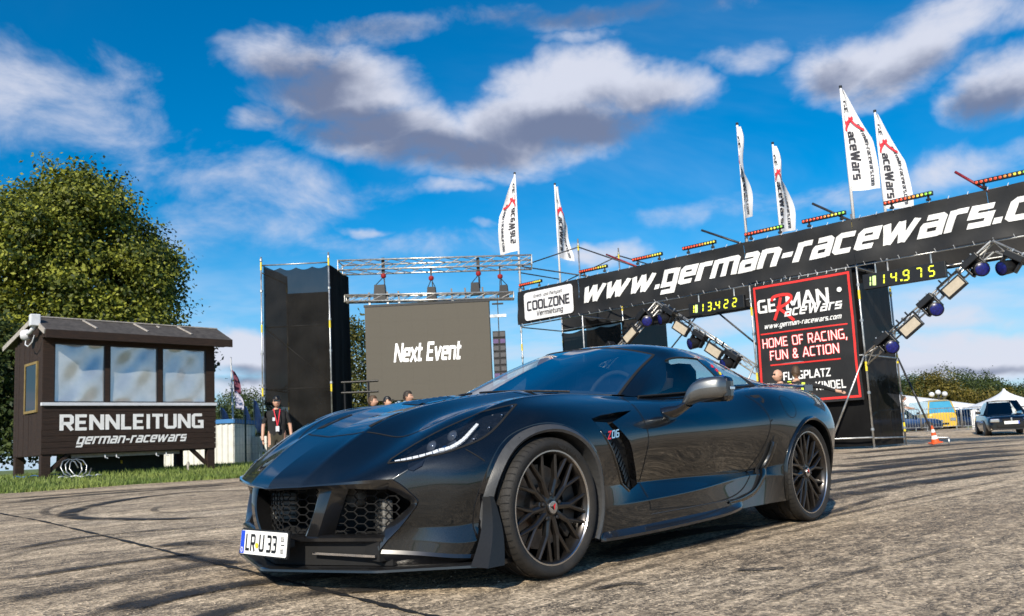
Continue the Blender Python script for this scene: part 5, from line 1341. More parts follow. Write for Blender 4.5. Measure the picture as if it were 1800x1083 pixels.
    for u in (1.45, 1.72, 2.72, 2.98): mb = MB(); mb.tube([H(u, .05, .90), H(u, .02, .82), H(u + .06, .02, .80)], .014, 6); T.part('hook', mb, M_SILL)
    for u in (1.30, 2.25): T.part('tag_plate', hbox(MB(), u, u + .04, 1.085, 1.095, .66, .74), M_YELLOW)
    mb = MB(); hbox(mb, -.14, 1.0, .16, .20, .35, .40); T.part('ground_beam', mb, M_BATTEN)
    # step beside the right post
    mb = MB(); hbox(mb, 4.15, 4.9, .25, .6, .43, .47); st_ = T.part('step_plate', mb, M_BLACK); mb = MB(); mb.bar(H(3.55, .0, .40), H(3.55, .0, .62), .05); T.part('stake', mb, M_BATTEN)
    # camera box, spot and cable loop under the left gable
    T2 = Thing('security_camera', 'white camera box with spot and cable at the left gable of the wooden hut', 'camera', H(-.12, .25, 3.9))
    mb = MB(); mb.box(H(-.18, .06, 4.12), (.22, .20, .28), .7); T2.part('junction_box', mb, M_SILL, bevel=.02)
    mb = MB(); mb.tube([H(-.16, .10, 4.0), H(-.2, .3, 3.86), H(-.2, .55, 3.85)], .05, 10); T2.part('arm', mb, M_SILL, smooth=True)
    mb = MB(); mb.lathe([(0, -.05), (.12, -.05), (.14, .06), (.11, .13), (0, .14)], 16, 'X', H(-.22, .62, 3.83)); T2.part('spot_head', mb, M_SILL, auto=40)
    mb = MB(); mb.tube([H(-.2, .6, 3.72), H(-.24, .5, 3.58), H(-.24, .3, 3.52), H(-.22, .08, 3.60), H(-.2, 0, 3.75)], .014, 6); T2.part('cable', mb, M_SILL)
    # cables on the grass
    for k, (m_, nm, lab) in enumerate(((M_STEEL, 'cable_coil', 'loops of grey cable hanging at the left front post of the hut'), (mat('blue_cable', (.02, .10, .30), .6, var=.1), 'blue_cable', 'blue cable lying in the grass left of the hut post'))):
        pts = []; rr = random.Random(k)
        for i in range(26):
            a = i * .75
            pts.append(H(.55 + .22 * math.cos(a) + .012 * i, -.12 + .1 * math.sin(a) + .02 * math.sin(i), .60 + .22 * math.sin(a)) if k == 0 else H(-.5 + .05 * i, .3 + .12 * math.sin(i * 1.1), .43 + .05 * abs(math.sin(i * .9))))
        mb = MB(); mb.tube(pts, .016 if k == 0 else .012, 6); o = mb.build(nm, m_, smooth=True); tag(o, lab, 'cable')
    mb = MB(); pts = [H(.3 + .09 * i, -.25 + .1 * math.sin(i * .8), .40 + .02 * math.sin(i * 2)) for i in range(12)]; mb.tube(pts, .02, 6); tag(mb.build('ground_cable', M_SILL, smooth=True), 'pale cable trailing over the grass in front of the hut post', 'cable')
build_hut()

# ------------------------------------------------------------------ trees
def leaf_mat(name, dark, light):
    m, N, L, b = nmat(name); out = N['Material Output']
    oi = N.new('ShaderNodeAttribute'); oi.attribute_name = 'shade'
    r = N.new('ShaderNodeValToRGB'); r.color_ramp.elements[0].color = (*dark, 1); r.color_ramp.elements[1].color = (*light, 1); L.new(oi.outputs['Fac'], r.inputs[0])
    L.new(r.outputs[0], b.inputs['Base Color']); b.inputs['Roughness'].default_value = .55; b.inputs['Specular IOR Level'].default_value = .35
    t = N.new('ShaderNodeBsdfTranslucent'); L.new(r.outputs[0], t.inputs[0]); mx = N.new('ShaderNodeMixShader'); mx.inputs[0].default_value = .25
    L.new(b.outputs[0], mx.inputs[1]); L.new(t.outputs[0], mx.inputs[2]); L.new(mx.outputs[0], out.inputs[0]); return m
M_LINDEN = leaf_mat('linden_leaves', (.018, .038, .007), (.33, .35, .045)); M_BIRCH = leaf_mat('birch_leaves', (.030, .048, .012), (.15, .14, .03)); M_FAR = leaf_mat('far_leaves', (.022, .045, .014), (.09, .115, .03)); M_FARY = leaf_mat('yellowing_leaves', (.06, .06, .012), (.22, .17, .03))
M_BARK = mat('bark', (.06, .048, .036), .9, var=.4, scale=8, stretch=(1, 1, .2), bump=.6, bscale=20)
def tree(name, label, base, lobes, n_clump, leaf, m_leaf, trunk_r, trunk_h, seed=0, per=26, clump=.42, group=None, droop=0., twig=True):
    """trunk with limbs, crown of leaf clumps spread over uneven lobes (cx,cy,cz,rx,ry,rz relative to base)"""
    rnd = np.random.RandomState(seed); base = Vector(base); T = Thing(name, label, 'tree', base, group=group)
    mb = MB(); top = Vector((rnd.uniform(-.3, .3), rnd.uniform(-.3, .3), trunk_h))
    mb.tube([(0, 0, -.2), (0, 0, trunk_h * .2), top * .6, top], [trunk_r * 1.25, trunk_r, trunk_r * .8, trunk_r * .45], 10)
    for l in lobes:
        c = Vector(l[:3]); q = top * .55; mb.tube([q, q.lerp(c, .5) + Vector((0, 0, -.3)), c], [trunk_r * .45, trunk_r * .25, trunk_r * .08], 6)
    T.part('trunk', mb, M_BARK, local=True, smooth=True)
    r0 = np.random.RandomState(seed + 500); extra = []
    for l in lobes:                                     # small lobes on the big ones break up the outline
        for _ in range(6):
            v = r0.normal(size=3); v /= np.linalg.norm(v); v[2] = abs(v[2]) * .9; f = r0.uniform(.28, .46)
            extra.append((l[0] + v[0] * l[3] * .92, l[1] + v[1] * l[4] * .92, l[2] + v[2] * l[5] * .92, l[3] * f, l[4] * f, l[5] * f))
    lobes = list(lobes) + extra
    vol = np.array([l[3] * l[4] + l[4] * l[5] + l[3] * l[5] for l in lobes]); pr = vol / vol.sum()
    ids = rnd.choice(len(lobes), n_clump, p=pr); Lb = np.array(lobes)[ids]
    d = rnd.normal(size=(n_clump, 3)); d /= np.linalg.norm(d, axis=1)[:, None]
    rad = .62 + .46 * rnd.rand(n_clump) ** .55; rad *= 1 + .13 * np.sin(d[:, 0] * 7 + d[:, 2] * 5 + ids) + .06 * rnd.normal(size=n_clump)
    C = Lb[:, :3] + d * Lb[:, 3:6] * rad[:, None]
    keep = C[:, 2] > trunk_h * .18; C = C[keep]; d = d[keep]; nC = len(C)
    tone = np.clip(.45 + .30 * rnd.normal(size=nC), 0, 1)
    off = rnd.normal(size=(nC, per, 3)) * np.array([clump, clump, clump * .62]); off[:, :, 2] -= droop * np.abs(off[:, :, 0])
    P = (C[:, None, :] + off).reshape(-1, 3); nl = len(P)
    nrm = rnd.normal(size=(nl, 3)) + np.repeat(d, per, 0) * 1.1 + np.array([0, 0, .5]); nrm /= np.linalg.norm(nrm, axis=1)[:, None]
    t1 = np.cross(nrm, rnd.normal(size=(nl, 3))); t1 /= np.linalg.norm(t1, axis=1)[:, None]; t2 = np.cross(nrm, t1)
    sz = leaf * (.6 + .8 * rnd.rand(nl))[:, None]
    V = np.stack([P - t1 * sz, P - t2 * sz * .62 + nrm * sz * .15, P + t1 * sz, P + t2 * sz * .62 + nrm * sz * .15], 1).reshape(-1, 3)
    me = bpy.data.meshes.new('crown'); me.vertices.add(len(V)); me.vertices.foreach_set('co', V.ravel()); me.loops.add(nl * 4); me.loops.foreach_set('vertex_index', np.arange(nl * 4)); me.polygons.add(nl); me.polygons.foreach_set('loop_start', np.arange(nl) * 4); me.polygons.foreach_set('loop_total', np.full(nl, 4))
    me.update(); me.materials.append(m_leaf)
    sh = np.clip(np.repeat(tone, per) + .25 * rnd.normal(size=nl), 0, 1); a = me.attributes.new('shade', 'FLOAT', 'POINT'); a.data.foreach_set('value', np.repeat(sh, 4))
    o = bpy.data.objects.new('crown', me); COL.objects.link(o); o.parent = T.o
    return T
def build_trees_left():
    b = at(120, 800, 31); b.z = terrain(b.x, b.y)
    tree('linden_tree', 'tall broad leafy tree with yellowing leaves behind the wooden hut', b, [(-.3, 0, 7.0, 3.2, 3.4, 3.5), (.5, -.2, 9.1, 1.8, 2.0, 2.0), (1.7, .2, 5.7, 2.0, 2.6, 3.1), (-3.2, .2, 6.4, 2.6, 2.9, 3.3), (2.6, -.5, 3.6, 1.6, 2.2, 2.0), (-2.2, -.6, 8.0, 1.9, 2.0, 1.9), (-3, -1, 3.2, 3, 2.6, 2.4), (.6, -1.2, 3.8, 2.7, 2, 2.6), (-5, 0, 5, 2.4, 2.4, 3)], 3000, .075, M_LINDEN, .34, 6.5, 1, 64, .30)
    b = at(-40, 800, 27); b.z = terrain(b.x, b.y)
    tree('shrub_tree', 'dark green bushy tree at the left picture edge beside the hut', b, [(0, 0, 2.2, 1.7, 1.7, 2.0), (1.0, .2, 1.4, 1.3, 1.3, 1.3), (.5, 0, 3.6, 1.3, 1.3, 1.4)], 420, .085, M_FAR, .12, 2.5, 4, 26, .28)
    b = at(330, 800, 34); b.z = terrain(b.x, b.y)
    tree('linden_tree', 'dark green lower tree whose branches show at the right end of the hut roof', b, [(0, 0, 4.2, .8, .8, .9), (.35, 0, 4.7, .45, .45, .5), (-1.0, 0, 3.4, 1.1, 1.1, 1.3)], 300, .09, M_FAR, .14, 3.6, 6, 24, .28)
    b = at(622, 780, 40); b.z = .4
    tree('birch_tree', 'loose slender birch seen between the black tower and the screen', b, [(0, 0, 3.7, 1.0, 1.0, 2.8), (-.2, 0, 5.3, .7, .7, 1.2), (.5, 0, 2.4, 1.1, 1.1, 1.8), (-.9, 0, 3.4, .6, .6, 2.0)], 620, .075, M_BIRCH, .10, 7, 9, 16, .30, droop=.5)
    b = at(700, 780, 48); b.z = .4
    tree('birch_tree', 'bushy tree behind the three people below the screen', b, [(0, 0, 1.9, 2.6, 1.4, 1.6), (2.8, 0, 1.5, 2.0, 1.4, 1.4), (-2, 0, 1.8, 1.6, 1.2, 1.5)], 420, .085, M_BIRCH, .12, 2, 10, 18, .32)
    for k, (px, Y, h, w, lab) in enumerate(((398, 95, 6.6, 3.0, 'round far tree behind the white container left of the flags'), (428, 90, 7.4, 3.4, 'tallest far tree behind the upright blue flags'), (462, 98, 5.4, 2.8, 'far tree half hidden by the black scaffold tower'))):
        b = at(px, 790, Y); b.z = .4; tree('far_tree', lab, b, [(0, 0, h * .58, w, w, h * .38), (w * .5, 0, h * .45, w * .7, w * .7, h * .3), (-w * .5, 0, h * .45, w * .7, w * .7, h * .32)], 700, .11, M_FAR, .25, h * .6, 20 + k, 18, .5, group='far trees on the left')
build_trees_left()

# ------------------------------------------------------------------ container, wall, fence, flags and globes between hut and tower
M_CONT = mat('white_corrugated_sheet', (.66, .66, .62), .55, var=.1, scale=4)
M_CBLUE = mat('blue_roof_edge', (.02, .16, .42), .5, var=.1, scale=6)
M_FLAGB = mat('violet_flag_cloth', (.20, .21, .42), .8, col2=(.45, .45, .62), scale=5)
M_GLOBE = mat('yellow_globe', (.80, .55, .05), .45, col2=(.85, .80, .70), scale=1.4)
def build_yard():
    Y = 30.; p0 = at(362, 800, Y); p1 = at(412, 800, Y); zb = at(400, 816, Y).z; zt = at(400, 737, Y).z
    T = Thing('container', 'white corrugated container with blue top edge right of the hut', 'container', ((p0.x + p1.x) / 2, Y + 1.2, zb))
    x0 = p0.x - 3.2; n = 42; wid = p1.x - x0; mb = MB()
    row = []
    for k in range(n * 2 + 1):
        x = x0 + wid * k / (n * 2); row.append((x, Y + (.03 if (k // 1) % 4 in (0, 1) else 0.)))
    mb.grid([[(x, y, zb) for x, y in row], [(x, y, zt - .14) for x, y in row]]); T.part('front_sheet', mb, M_CONT)
    mb = MB(); mb.box((x0 + wid / 2, Y + 1.25, (zb + zt) / 2 - .08), (wid - .02, 2.4, zt - zb - .16)); T.part('body', mb, M_CONT)
    mb = MB(); mb.box((x0 + wid / 2, Y + 1.22, zt - .07), (wid + .06, 2.54, .14)); T.part('roof_edge', mb, M_CBLUE)
    # white board wall and mesh fence
    Y = 32.; a = at(413, 770, Y); b = at(470, 765, Y); zb = .42; T = Thing('board_wall', 'low white board wall behind the mesh fence next to the container', 'wall', (a.x, Y, zb)); zt = at(440, 768, Y).z
    for k in range(6):
        u0 = a.x + (b.x + 1.5 - a.x) * k / 6; u1 = a.x + (b.x + 1.5 - a.x) * (k + 1) / 6; mb = MB(); mb.box(((u0 + u1) / 2, Y, (zb + zt) / 2), (u1 - u0 - .02, .05, zt - zb)); T.part('panel', mb, M_CONT)
    Y = 27.; T = Thing('mesh_fence', 'thin wire mesh fence on a green post in front of the white wall', 'fence', (at(432, 800, Y).x, Y, .42)); zt = at(432, 735, Y).z
    xa = at(411, 800, Y).x; xb = at(475, 800, Y).x; mb = MB()
    mb.tube([(at(432, 800, Y).x, Y, .35), (at(432, 800, Y).x, Y, zt + .1)], .03, 8); T.part('post', mb, mat('green_post', (.02, .05, .035), .6, var=.2))
    for k in range(13): x = xa + (xb - xa) * k / 12; mb = MB(); mb.bar((x, Y, .45), (x, Y, zt), .008); T.part('wire', mb, M_STEEL)
    for k in range(6): z = .5 + (zt - .5) * k / 5; mb = MB(); mb.bar((xa, Y + .008, z), (xb, Y + .008, z), .009); T.part('wire', mb, M_STEEL)
    # tall pole with hanging flag
    Y = 33.; b = at(412, 800, Y); t = at(406, 628, Y); T = Thing('flag_pole', 'tall thin white pole with a limp red white flag beside the container', 'flag', (b.x, Y, .42)); mb = MB(); mb.tube([(b.x, Y, .3), (t.x, Y, t.z)], [.045, .028], 8); T.part('pole', mb, M_SILL)
    def hang(T, px, py, px2, py2, w, m, Y, nm='cloth'):
        a = at(px, py, Y); c = at(px2, py2, Y); rows = []
        for i in range(9):
            q = i / 8; p = a.lerp(c, q); ww = w * (.35 + .65 * math.sin(q * 2.2)); rows.append([(p.x + ww * j / 4, Y - .02 + .05 * math.sin(j * 1.7 + q * 5), p.z - .02 * j) for j in range(5)])
        mb = MB(); mb.grid(rows); return T.part(nm, mb, m, smooth=True, solid=.004)
    hang(T, 408, 650, 413, 690, .28, mat('red_flag', (.16, .04, .07), .8, var=.2), Y); hang(T, 411, 685, 415, 718, .35, mat('pale_flag', (.5, .5, .62), .8, var=.15), Y, 'cloth_end')
    labs = ('narrow violet beach flag nearest the container', 'short violet beach flag between two taller ones', 'violet beach flag above the left yellow globe', 'violet beach flag farthest right by the black tower')
    for (px, py, pb, h_, lab) in ((388, 715, 745, .5, labs[0]), (415, 735, 775, .5, labs[1]), (429, 713, 770, .6, labs[2]), (446, 702, 760, .6, labs[3])):
        Y = 38.; a = at(px, py, Y); T = Thing('beach_flag', lab, 'flag', (a.x, Y, .42), group='violet flags'); mb = MB(); mb.tube([(a.x, Y, .35), (a.x, Y, a.z)], .02, 6); T.part('pole', mb, M_STEEL); hang(T, px, py, px + 3, pb, .32, M_FLAGB, Y)
    for (px, py, lab) in ((434, 764, 'small yellow globe lamp lower left of the pair'), (441, 758, 'bigger yellow globe lamp right of the pair')):
        Y = 36.; c = at(px, py, Y); r = .19 if px < 440 else .24; T = Thing('globe_lamp', lab, 'lamp', (c.x, Y, .42), group='yellow globes'); mb = MB(); mb.tube([(c.x, Y, .4), (c.x, Y, c.z - r)], .025, 6); T.part('stand', mb, M_STEEL)
        mb = MB(); mb.lathe([(0, -r)] + [(r * math.cos(a), r * math.sin(a)) for a in np.linspace(-1.4, 1.4, 12)] + [(0, r)], 18, 'Z', c); T.part('globe', mb, M_GLOBE, smooth=True)
build_yard()
# ================================================================== scaffold tower with netting, truss bridge, screen, speakers
M_NET = mesh_cloth('black_scaffold_net', (.0095, .0088, .008), .97)
M_NETT = mesh_cloth('thin_scaffold_net', (.013, .012, .011), .88)
M_TARP = mesh_cloth('black_tarpaulin', (.007, .007, .0075), 1., 1.2)
def collar(mb, p, r=.045, h=.07):
    mb.lathe([(.025, -h / 2), (r, -h / 2), (r, h / 2), (.025, h / 2)], 10, 'Z', p); return mb
def standard(T, x, y, z0, z1, r=.027, yellow=True, first=.5, m=None):
    mb = MB(); mb.tube([(x, y, z0), (x, y, z1)], r, 10); o = T.part('standard', mb, m or M_STEEL, smooth=True)
    z = z0 + first
    while z < z1 - .1:
        T.part('coupling', collar(MB(), (x, y, z)), M_STEEL, o); z += 1.0
    if yellow:
        z = z1 - .30
        while z > z0 + .3:
            mb = MB(); mb.lathe([(r + .004, -.13), (r + .004, .13)], 10, 'Z', (x, y, z)); mb.f = [f for f in mb.f if len(f) == 4]; T.part('colour_band', mb, M_YELLOW, o, smooth=True); z -= 2.0
    return o
def net(a, b, z0, z1, fold=.05, n=28, rows=14, sag=.0, seed=0, ztop=None):
    """hanging net between two plan points"""
    rnd = random.Random(seed); a = Vector(a); b = Vector(b); d = (b - a); nn = Vector((-d.y, d.x, 0)).normalized(); ph = [rnd.uniform(0, 6.28) for _ in range(4)]
    R_ = []
    for i in range(rows + 1):
        q = i / rows; row = []
        for j in range(n + 1):
            u = j / n; w = fold * (math.sin(u * 17 + ph[0] + .6 * q) * .5 + math.sin(u * 31 + ph[1]) * .25 + math.sin(u * 7 + q * 2 + ph[2]) * .6) * (.3 + .7 * q)
            zt = z1 - sag * abs(math.sin(u * math.pi * 3)) if ztop is None else ztop(u)
            p = a + d * u + nn * w; row.append((p.x, p.y, zt + (z0 - zt) * q))
        R_.append(row)
    mb = MB(); mb.grid(R_); return mb
def build_stage():
    Yt = 26.5; TL = at(462, 700, Yt); TR = at(583, 700, Yt); zt = 6.75; g0 = .35
    T = Thing('scaffold_tower', 'tall scaffold tower wrapped in black netting left of the screen', 'tower', ((TL.x + TR.x) / 2, Yt + 1, g0))
    x0, x1 = TL.x, TR.x; dp = 2.1
    for x, y, h in ((x0, Yt, 6.95), (x1, Yt, 7.0), (x0 + .25, Yt + dp, 6.6), (x1, Yt + dp, 6.6)): standard(T, x, y, g0, h)
    for z, dy in ((zt - .06, .06), (4.75, .45), (2.75, .45)): mb = MB(); mb.tube([(x0, Yt + dy, z), (x1, Yt + dy, z)], .024, 8); T.part('ledger', mb, M_STEEL, smooth=True)
    for z in (zt - .3, 2.75): mb = MB(); mb.tube([(x0, Yt, z), (x0 + .25, Yt + dp, z)], .024, 8); T.part('ledger', mb, M_STEEL, smooth=True)
    for a, b in (((x0, Yt + .5, 4.7), (x1, Yt + .5, 2.8)), ((x1, Yt + dp - .1, 4.7), (x0, Yt + dp - .1, 2.8))): mb = MB(); mb.tube([a, b], .022, 8); T.part('brace', mb, M_STEEL, smooth=True)
    T.part('netting', net((x0 + .30, Yt + dp - .15, 0), (x1 - .06, Yt + dp - .2, 0), g0 + .1, 6.1, .05, seed=1), M_NET, smooth=True)
    T.part('netting', net((x0 + .04, Yt + .10, 0), (x0 + .30, Yt + dp - .1, 0), g0 + 1.9, zt - .05, .05, seed=2), M_NETT, smooth=True)
    T.part('netting', net((x0 + .06, Yt + .14, 0), (x1 - .05, Yt + .14, 0), g0 + .05, 0, .05, seed=3, ztop=lambda u: zt - .12 - .08 * abs(math.sin(u * math.pi * 4)) - .04 * math.sin(u * math.pi)), M_NETT, smooth=True)
    T.part('netting', net((x1 + .03, Yt - .02, 0), (x1 + .22, Yt + dp, 0), g0, zt - .15, .03, seed=4), M_TARP, smooth=True)
    # truss bridge: two rectangular trusses
    def truss(name, label, a, b, w, h, step, group=None):
        a = Vector(a); b = Vector(b); d = (b - a).normalized(); nn = Vector((-d.y, d.x, 0)).normalized() * w; up = Vector((0, 0, h)); L_ = (b - a).length
        T = Thing(name, label, 'truss', a, group=group); n = max(2, int(L_ / step))
        cs = [Vector((0, 0, 0)), nn, up, up + nn]
        for c in cs: mb = MB(); mb.tube([a + c, b + c], .028, 8); T.part('chord', mb, M_ALU, smooth=True)
        for k in range(n):
            p = a + d * (L_ * k / n); q = a + d * (L_ * (k + 1) / n)
            for c0, c1 in ((cs[0], cs[2]), (cs[1], cs[3]), (cs[0], cs[1]), (cs[2], cs[3])):
                mb = MB(); mb.tube([p + c0, q + c1] if k % 2 == 0 or c1 is cs[1] else [p + c0, q + c1], .013, 6); T.part('lattice_bar', mb, M_ALU)
        for p in (a, b):
            for c0, c1 in ((cs[0], cs[2]), (cs[1], cs[3]), (cs[0], cs[1]), (cs[2], cs[3])): mb = MB(); mb.tube([p + c0, p + c1], .02, 6); T.part('end_frame', mb, M_ALU)
        return T
    Yr = 26.9
    a = at(594, 475, Yr); b = at(935, 465, Yr); top = at(594, 458, Yr).z
    truss('upper_truss', 'long upper aluminium truss bridging from the black tower to the banner gantry', a, b, .75, top - a.z, .55)
    a2 = at(606, 530, Yr); b2 = at(903, 524, Yr); t2 = at(606, 519, Yr).z
    truss('lower_truss', 'shorter lower aluminium truss from which the screen hangs', a2, b2, .30, t2 - a2.z, .40)
    # chain hoists
    M_HRED = mat('red_hoist', (.28, .012, .012), .5, var=.2)
    labs = ('chain hoist with the largest bag, nearest the black tower', 'chain hoist above the middle of the screen', 'chain hoist above the right end of the screen', 'chain hoist over the speaker column, farthest right')
    for k, (px, py) in enumerate(((674, 485), (758, 489), (841, 481), (879, 486))):
        c = at(px, py, Yr + .1); zt_ = at(px, 452 if k in (0, 2) else 468, Yr).z; T = Thing('chain_hoist', labs[k], 'hoist', c, group='chain hoists under the truss')
        mb = MB(); mb.lathe([(0, -.07), (.06, -.07), (.085, -.03), (.085, .04), (.05, .07), (0, .07)], 14, 'Z', c); T.part('hoist_motor', mb, M_HRED, auto=40)
        mb = MB(); mb.bar((c.x, c.y, c.z + .09), (c.x, c.y, zt_), .10 if k in (0, 2) else .05, .06); T.part('sling', mb, M_BLACK)
        w = .42 if k == 0 else .32; bh = .50 if k == 0 else .40; dx = -.12 if k in (0, 2) else (.0 if k == 1 else .10)
        mb = MB(); rows = []
        for q in (0, .12, .8, 1.): ww = w / 2 * (.82 + .2 * q); z = c.z - .30 - bh * q; rows.append([(c.x + dx - ww, c.y - .10, z), (c.x + dx + ww, c.y - .10, z), (c.x + dx + ww, c.y + .12, z), (c.x + dx - ww, c.y + .12, z), (c.x + dx - ww, c.y - .10, z)])
        mb.grid(rows); mb.add(rows[-1][:4], [(0, 1, 2, 3)]); mb.add(rows[0][:4], [(3, 2, 1, 0)]); T.part('chain_bag', mb, M_BLACK, bevel=.02)
        for s_ in (-1, 1): mb = MB(); mb.tube([(c.x + dx + s_ * w * .38, c.y, c.z - .31), (c.x, c.y, c.z - .04)], .014, 6); T.part('bag_strap', mb, M_BLACK)
        mb = MB(); mb.tube([(c.x + .03, c.y, c.z - .1), (c.x + .03, c.y, t2 + .02)], .016, 6); T.part('chain', mb, M_BLACK)
    # LED screen made of cabinets
    s0 = at(641, 541, Yr - .1); s1 = at(859, 533, Yr - .1); zb = at(646, 706, Yr - .1).z; zt = s0.z; W = s1.x - s0.x
    T = Thing('led_screen', 'big grey brown event screen reading Next Event hung from the truss', 'screen', ((s0.x + s1.x) / 2, Yr, zb))
    m, N, L, b_ = nmat('led_screen_face'); b_.inputs['Roughness'].default_value = .8; b_.inputs['Emission Strength'].default_value = .055; b_.inputs['Emission Color'].default_value = (.9, .8, .62, 1)
    tc = N.new('ShaderNodeTexCoord'); w1 = N.new('ShaderNodeTexWave'); w1.bands_direction = 'Z'; w1.inputs['Scale'].default_value = 12; w2 = N.new('ShaderNodeTexWave'); w2.bands_direction = 'X'; w2.inputs['Scale'].default_value = 12
    L.new(tc.outputs['Object'], w1.inputs[0]); L.new(tc.outputs['Object'], w2.inputs[0]); mx = N.new('ShaderNodeMath'); mx.operation = 'MULTIPLY'; L.new(w1.outputs['Fac'], mx.inputs[0]); L.new(w2.outputs['Fac'], mx.inputs[1])
    r = N.new('ShaderNodeValToRGB'); r.color_ramp.elements[0].color = (.050, .044, .034, 1); r.color_ramp.elements[1].color = (.085, .078, .064, 1); L.new(mx.outputs[0], r.inputs[0]); L.new(r.outputs[0], b_.inputs['Base Color'])
    nx, nz = 8, 6
    for i in range(nx):
        for j in range(nz):
            x = s0.x + W * (i + .5) / nx; z = zb + (zt - zb) * (j + .5) / nz; mb = MB(); mb.box((x, Yr - .06, z), (W / nx - .0012, .10, (zt - zb) / nz - .0012)); T.part('panel', mb, m)
    mb = MB(); mb.box((s0.x + W / 2, Yr + .06, (zb + zt) / 2), (W + .04, .12, zt - zb + .04)); T.part('back_frame', mb, M_BLACK)
    mb = MB(); mb.box((s0.x + W / 2, Yr - .02, zt + .045), (W + .06, .2, .07)); T.part('top_rail', mb, M_BLACK)
    M_LEDT = mat('screen_letters', (.8, .8, .8), .6, emit=(1, 1, 1), estr=.55, var=.03)
    o = at(692, 637, Yr - .125); e = at(815, 634, Yr - .125); hh = at(692, 604, Yr - .125).z - o.z; mb = MB(); text(mb, 'Next Event', o, (1, 0, 0), (0, 0, 1), hh, .085, width=e.x - o.x - .1, shear=.20, track=.02, az=(0, -1, 0)); T.part('screen_text', mb, M_LEDT)
    for px in (650, 682, 702, 796, 820, 851):
        p = at(px, 541, Yr); mb = MB(); mb.bar((p.x, Yr + .02, zt + .08), (p.x - .03, Yr + .10, t2 + .06), .055, .05); T.part('hanger', mb, M_BLACK); mb = MB(); mb.box((p.x, Yr + .02, zt + .12), (.06, .04, .07)); T.part('shackle', mb, M_ALU)
    # line array
    c = at(877, 583, Yr); z = c.z; T = Thing('speaker_array', 'column of stacked black speakers hanging right of the screen', 'speaker', (c.x, Yr, at(880, 668, Yr).z)); n = 7; zb_ = at(880, 668, Yr).z; hh = (z - zb_) / n
    for k in range(n):
        zz = z - hh * (k + .5); yy = Yr - .02 * k * k * .3; mb = MB(); mb.box((c.x, yy, zz), (.40, .40, hh - .012)); o = T.part('cabinet', mb, M_BLACK, bevel=.01)
        for s_ in (-1, 1): mb = MB(); mb.box((c.x + s_ * .11, yy - .203, zz), (.16, .008, hh * .6)); T.part('speaker_grille', mb, M_STAGE_V if k in (1, 6) else M_GREYG, o)
    mb = MB(); mb.bar((c.x, Yr, z), (c.x, Yr, a2.z), .03); mb.box((c.x, Yr, z + .5), (.30, .04, .04)); mb.box((c.x, Yr, z + .9), (.36, .05, .05)); T.part('rigging', mb, M_BLACK)
    mb = MB(); mb.box((c.x - .02, Yr, at(880, 555, Yr).z), (.55, .06, .09)); T.part('bumper_bar', mb, M_ALU)
    # dark rail left of the screen foot
    p = at(600, 683, 25.8); q = at(648, 683, 25.8); T = Thing('stage_rail', 'black double rail between the netted tower and the screen foot', 'rail', (p.x, 25.8, .35))
    for z in (p.z - .14, p.z + .18): mb = MB(); mb.tube([(p.x, 25.8, z), (q.x + .3, 25.8, z)], .035, 8); T.part('tube', mb, M_BLACK)
    for x in (p.x + .1, q.x): mb = MB(); mb.tube([(x, 25.8, .3), (x, 25.8, p.z + .2)], .03, 8); T.part('upright', mb, M_BLACK)
M_STAGE_V = mat('violet_grille', (.10, .06, .16), .6, var=.3, scale=20); M_GREYG = mat('speaker_mesh', (.07, .07, .075), .6, var=.3, scale=40)
build_stage()
# ================================================================== banner gantry
GB = Vector((9.572, 23.393, 0)); GU = -RN; GD = RD; GF = -RD          # u to the right/near, d behind, F out of the front
UPZ = Vector((0, 0, 1))
def Gp(u, z, d=0.): return GB + GU * u + GD * d + UPZ * z
M_BAN = mat('black_banner', (.0065, .0065, .007), .62, col2=(.012, .012, .013), scale=1.2, bump=.7, bscale=2.2)
M_DARKP = mat('dark_pipe', (.05, .05, .055), .5, .5, var=.3, scale=8)
M_REDP = mat('red_pipe', (.25, .02, .03), .5, .2, var=.3, scale=8)
M_BEIGE = mat('beige_lamp_face', (.42, .36, .27), .6, col2=(.52, .45, .35), scale=9)
M_BLENS = mat('blue_lens', (.004, .005, .03), .30, .0, col2=(.012, .016, .20), scale=20)
M_YLED = mat('yellow_digit', (.6, .6, .03), .5, emit=(.85, .95, .04), estr=.75, var=.05)
M_YLED2 = mat('pale_digit', (.55, .7, .25), .5, emit=(.55, .9, .35), estr=.45, var=.05)
LEDC = {}
for nm, c in (('red', (1, .10, .03)), ('orange', (1, .32, .05)), ('yellow', (.95, .85, .08)), ('green', (.35, .9, .08))): LEDC[nm] = mat('led_' + nm, (.3 * c[0], .3 * c[1], .3 * c[2]), .3, emit=c, estr=.8, var=.05)
M_FLAGW = mat('white_flag_cloth', (.74, .74, .76), .75, var=.08, scale=3)
M_FLAGK = mat('flag_black_print', (.02, .02, .03), .7, var=.2); M_FLAGR = mat('flag_red_print', (.70, .03, .05), .7, var=.1)
def ripple(u, z): return .026 * math.sin(u * 2.3 + z * 1.9) + .017 * math.sin(u * 5.7 - z * 3.1) + .010 * math.sin(z * 9 + u)
def script_R(mb, o, ax, ay, h, az):
    """the brushed capital R of the logo"""
    st_ = [[(.02, .80), (.10, .95), (.45, 1.0), (.80, .95), (.86, .78), (.60, .58), (.30, .50), (.22, .48)], [(.42, .90), (.30, .50), (.08, .0)], [(.26, .50), (.50, .30), (.92, -.12)]]
    for k, s_ in enumerate(st_):
        q = catmull2(s_, 5); pr = stroke_poly(q, .062); vs = []
        for a, b in pr:
            for p in (a, b): vs.append(Vector(o) + Vector(ax) * (p.x * h) + Vector(ay) * (p.y * h) + Vector(az) * (.002 + .0006 * k))
        mb.add(vs, [(2 * i, 2 * i + 1, 2 * i + 3, 2 * i + 2) for i in range(len(pr) - 1)])
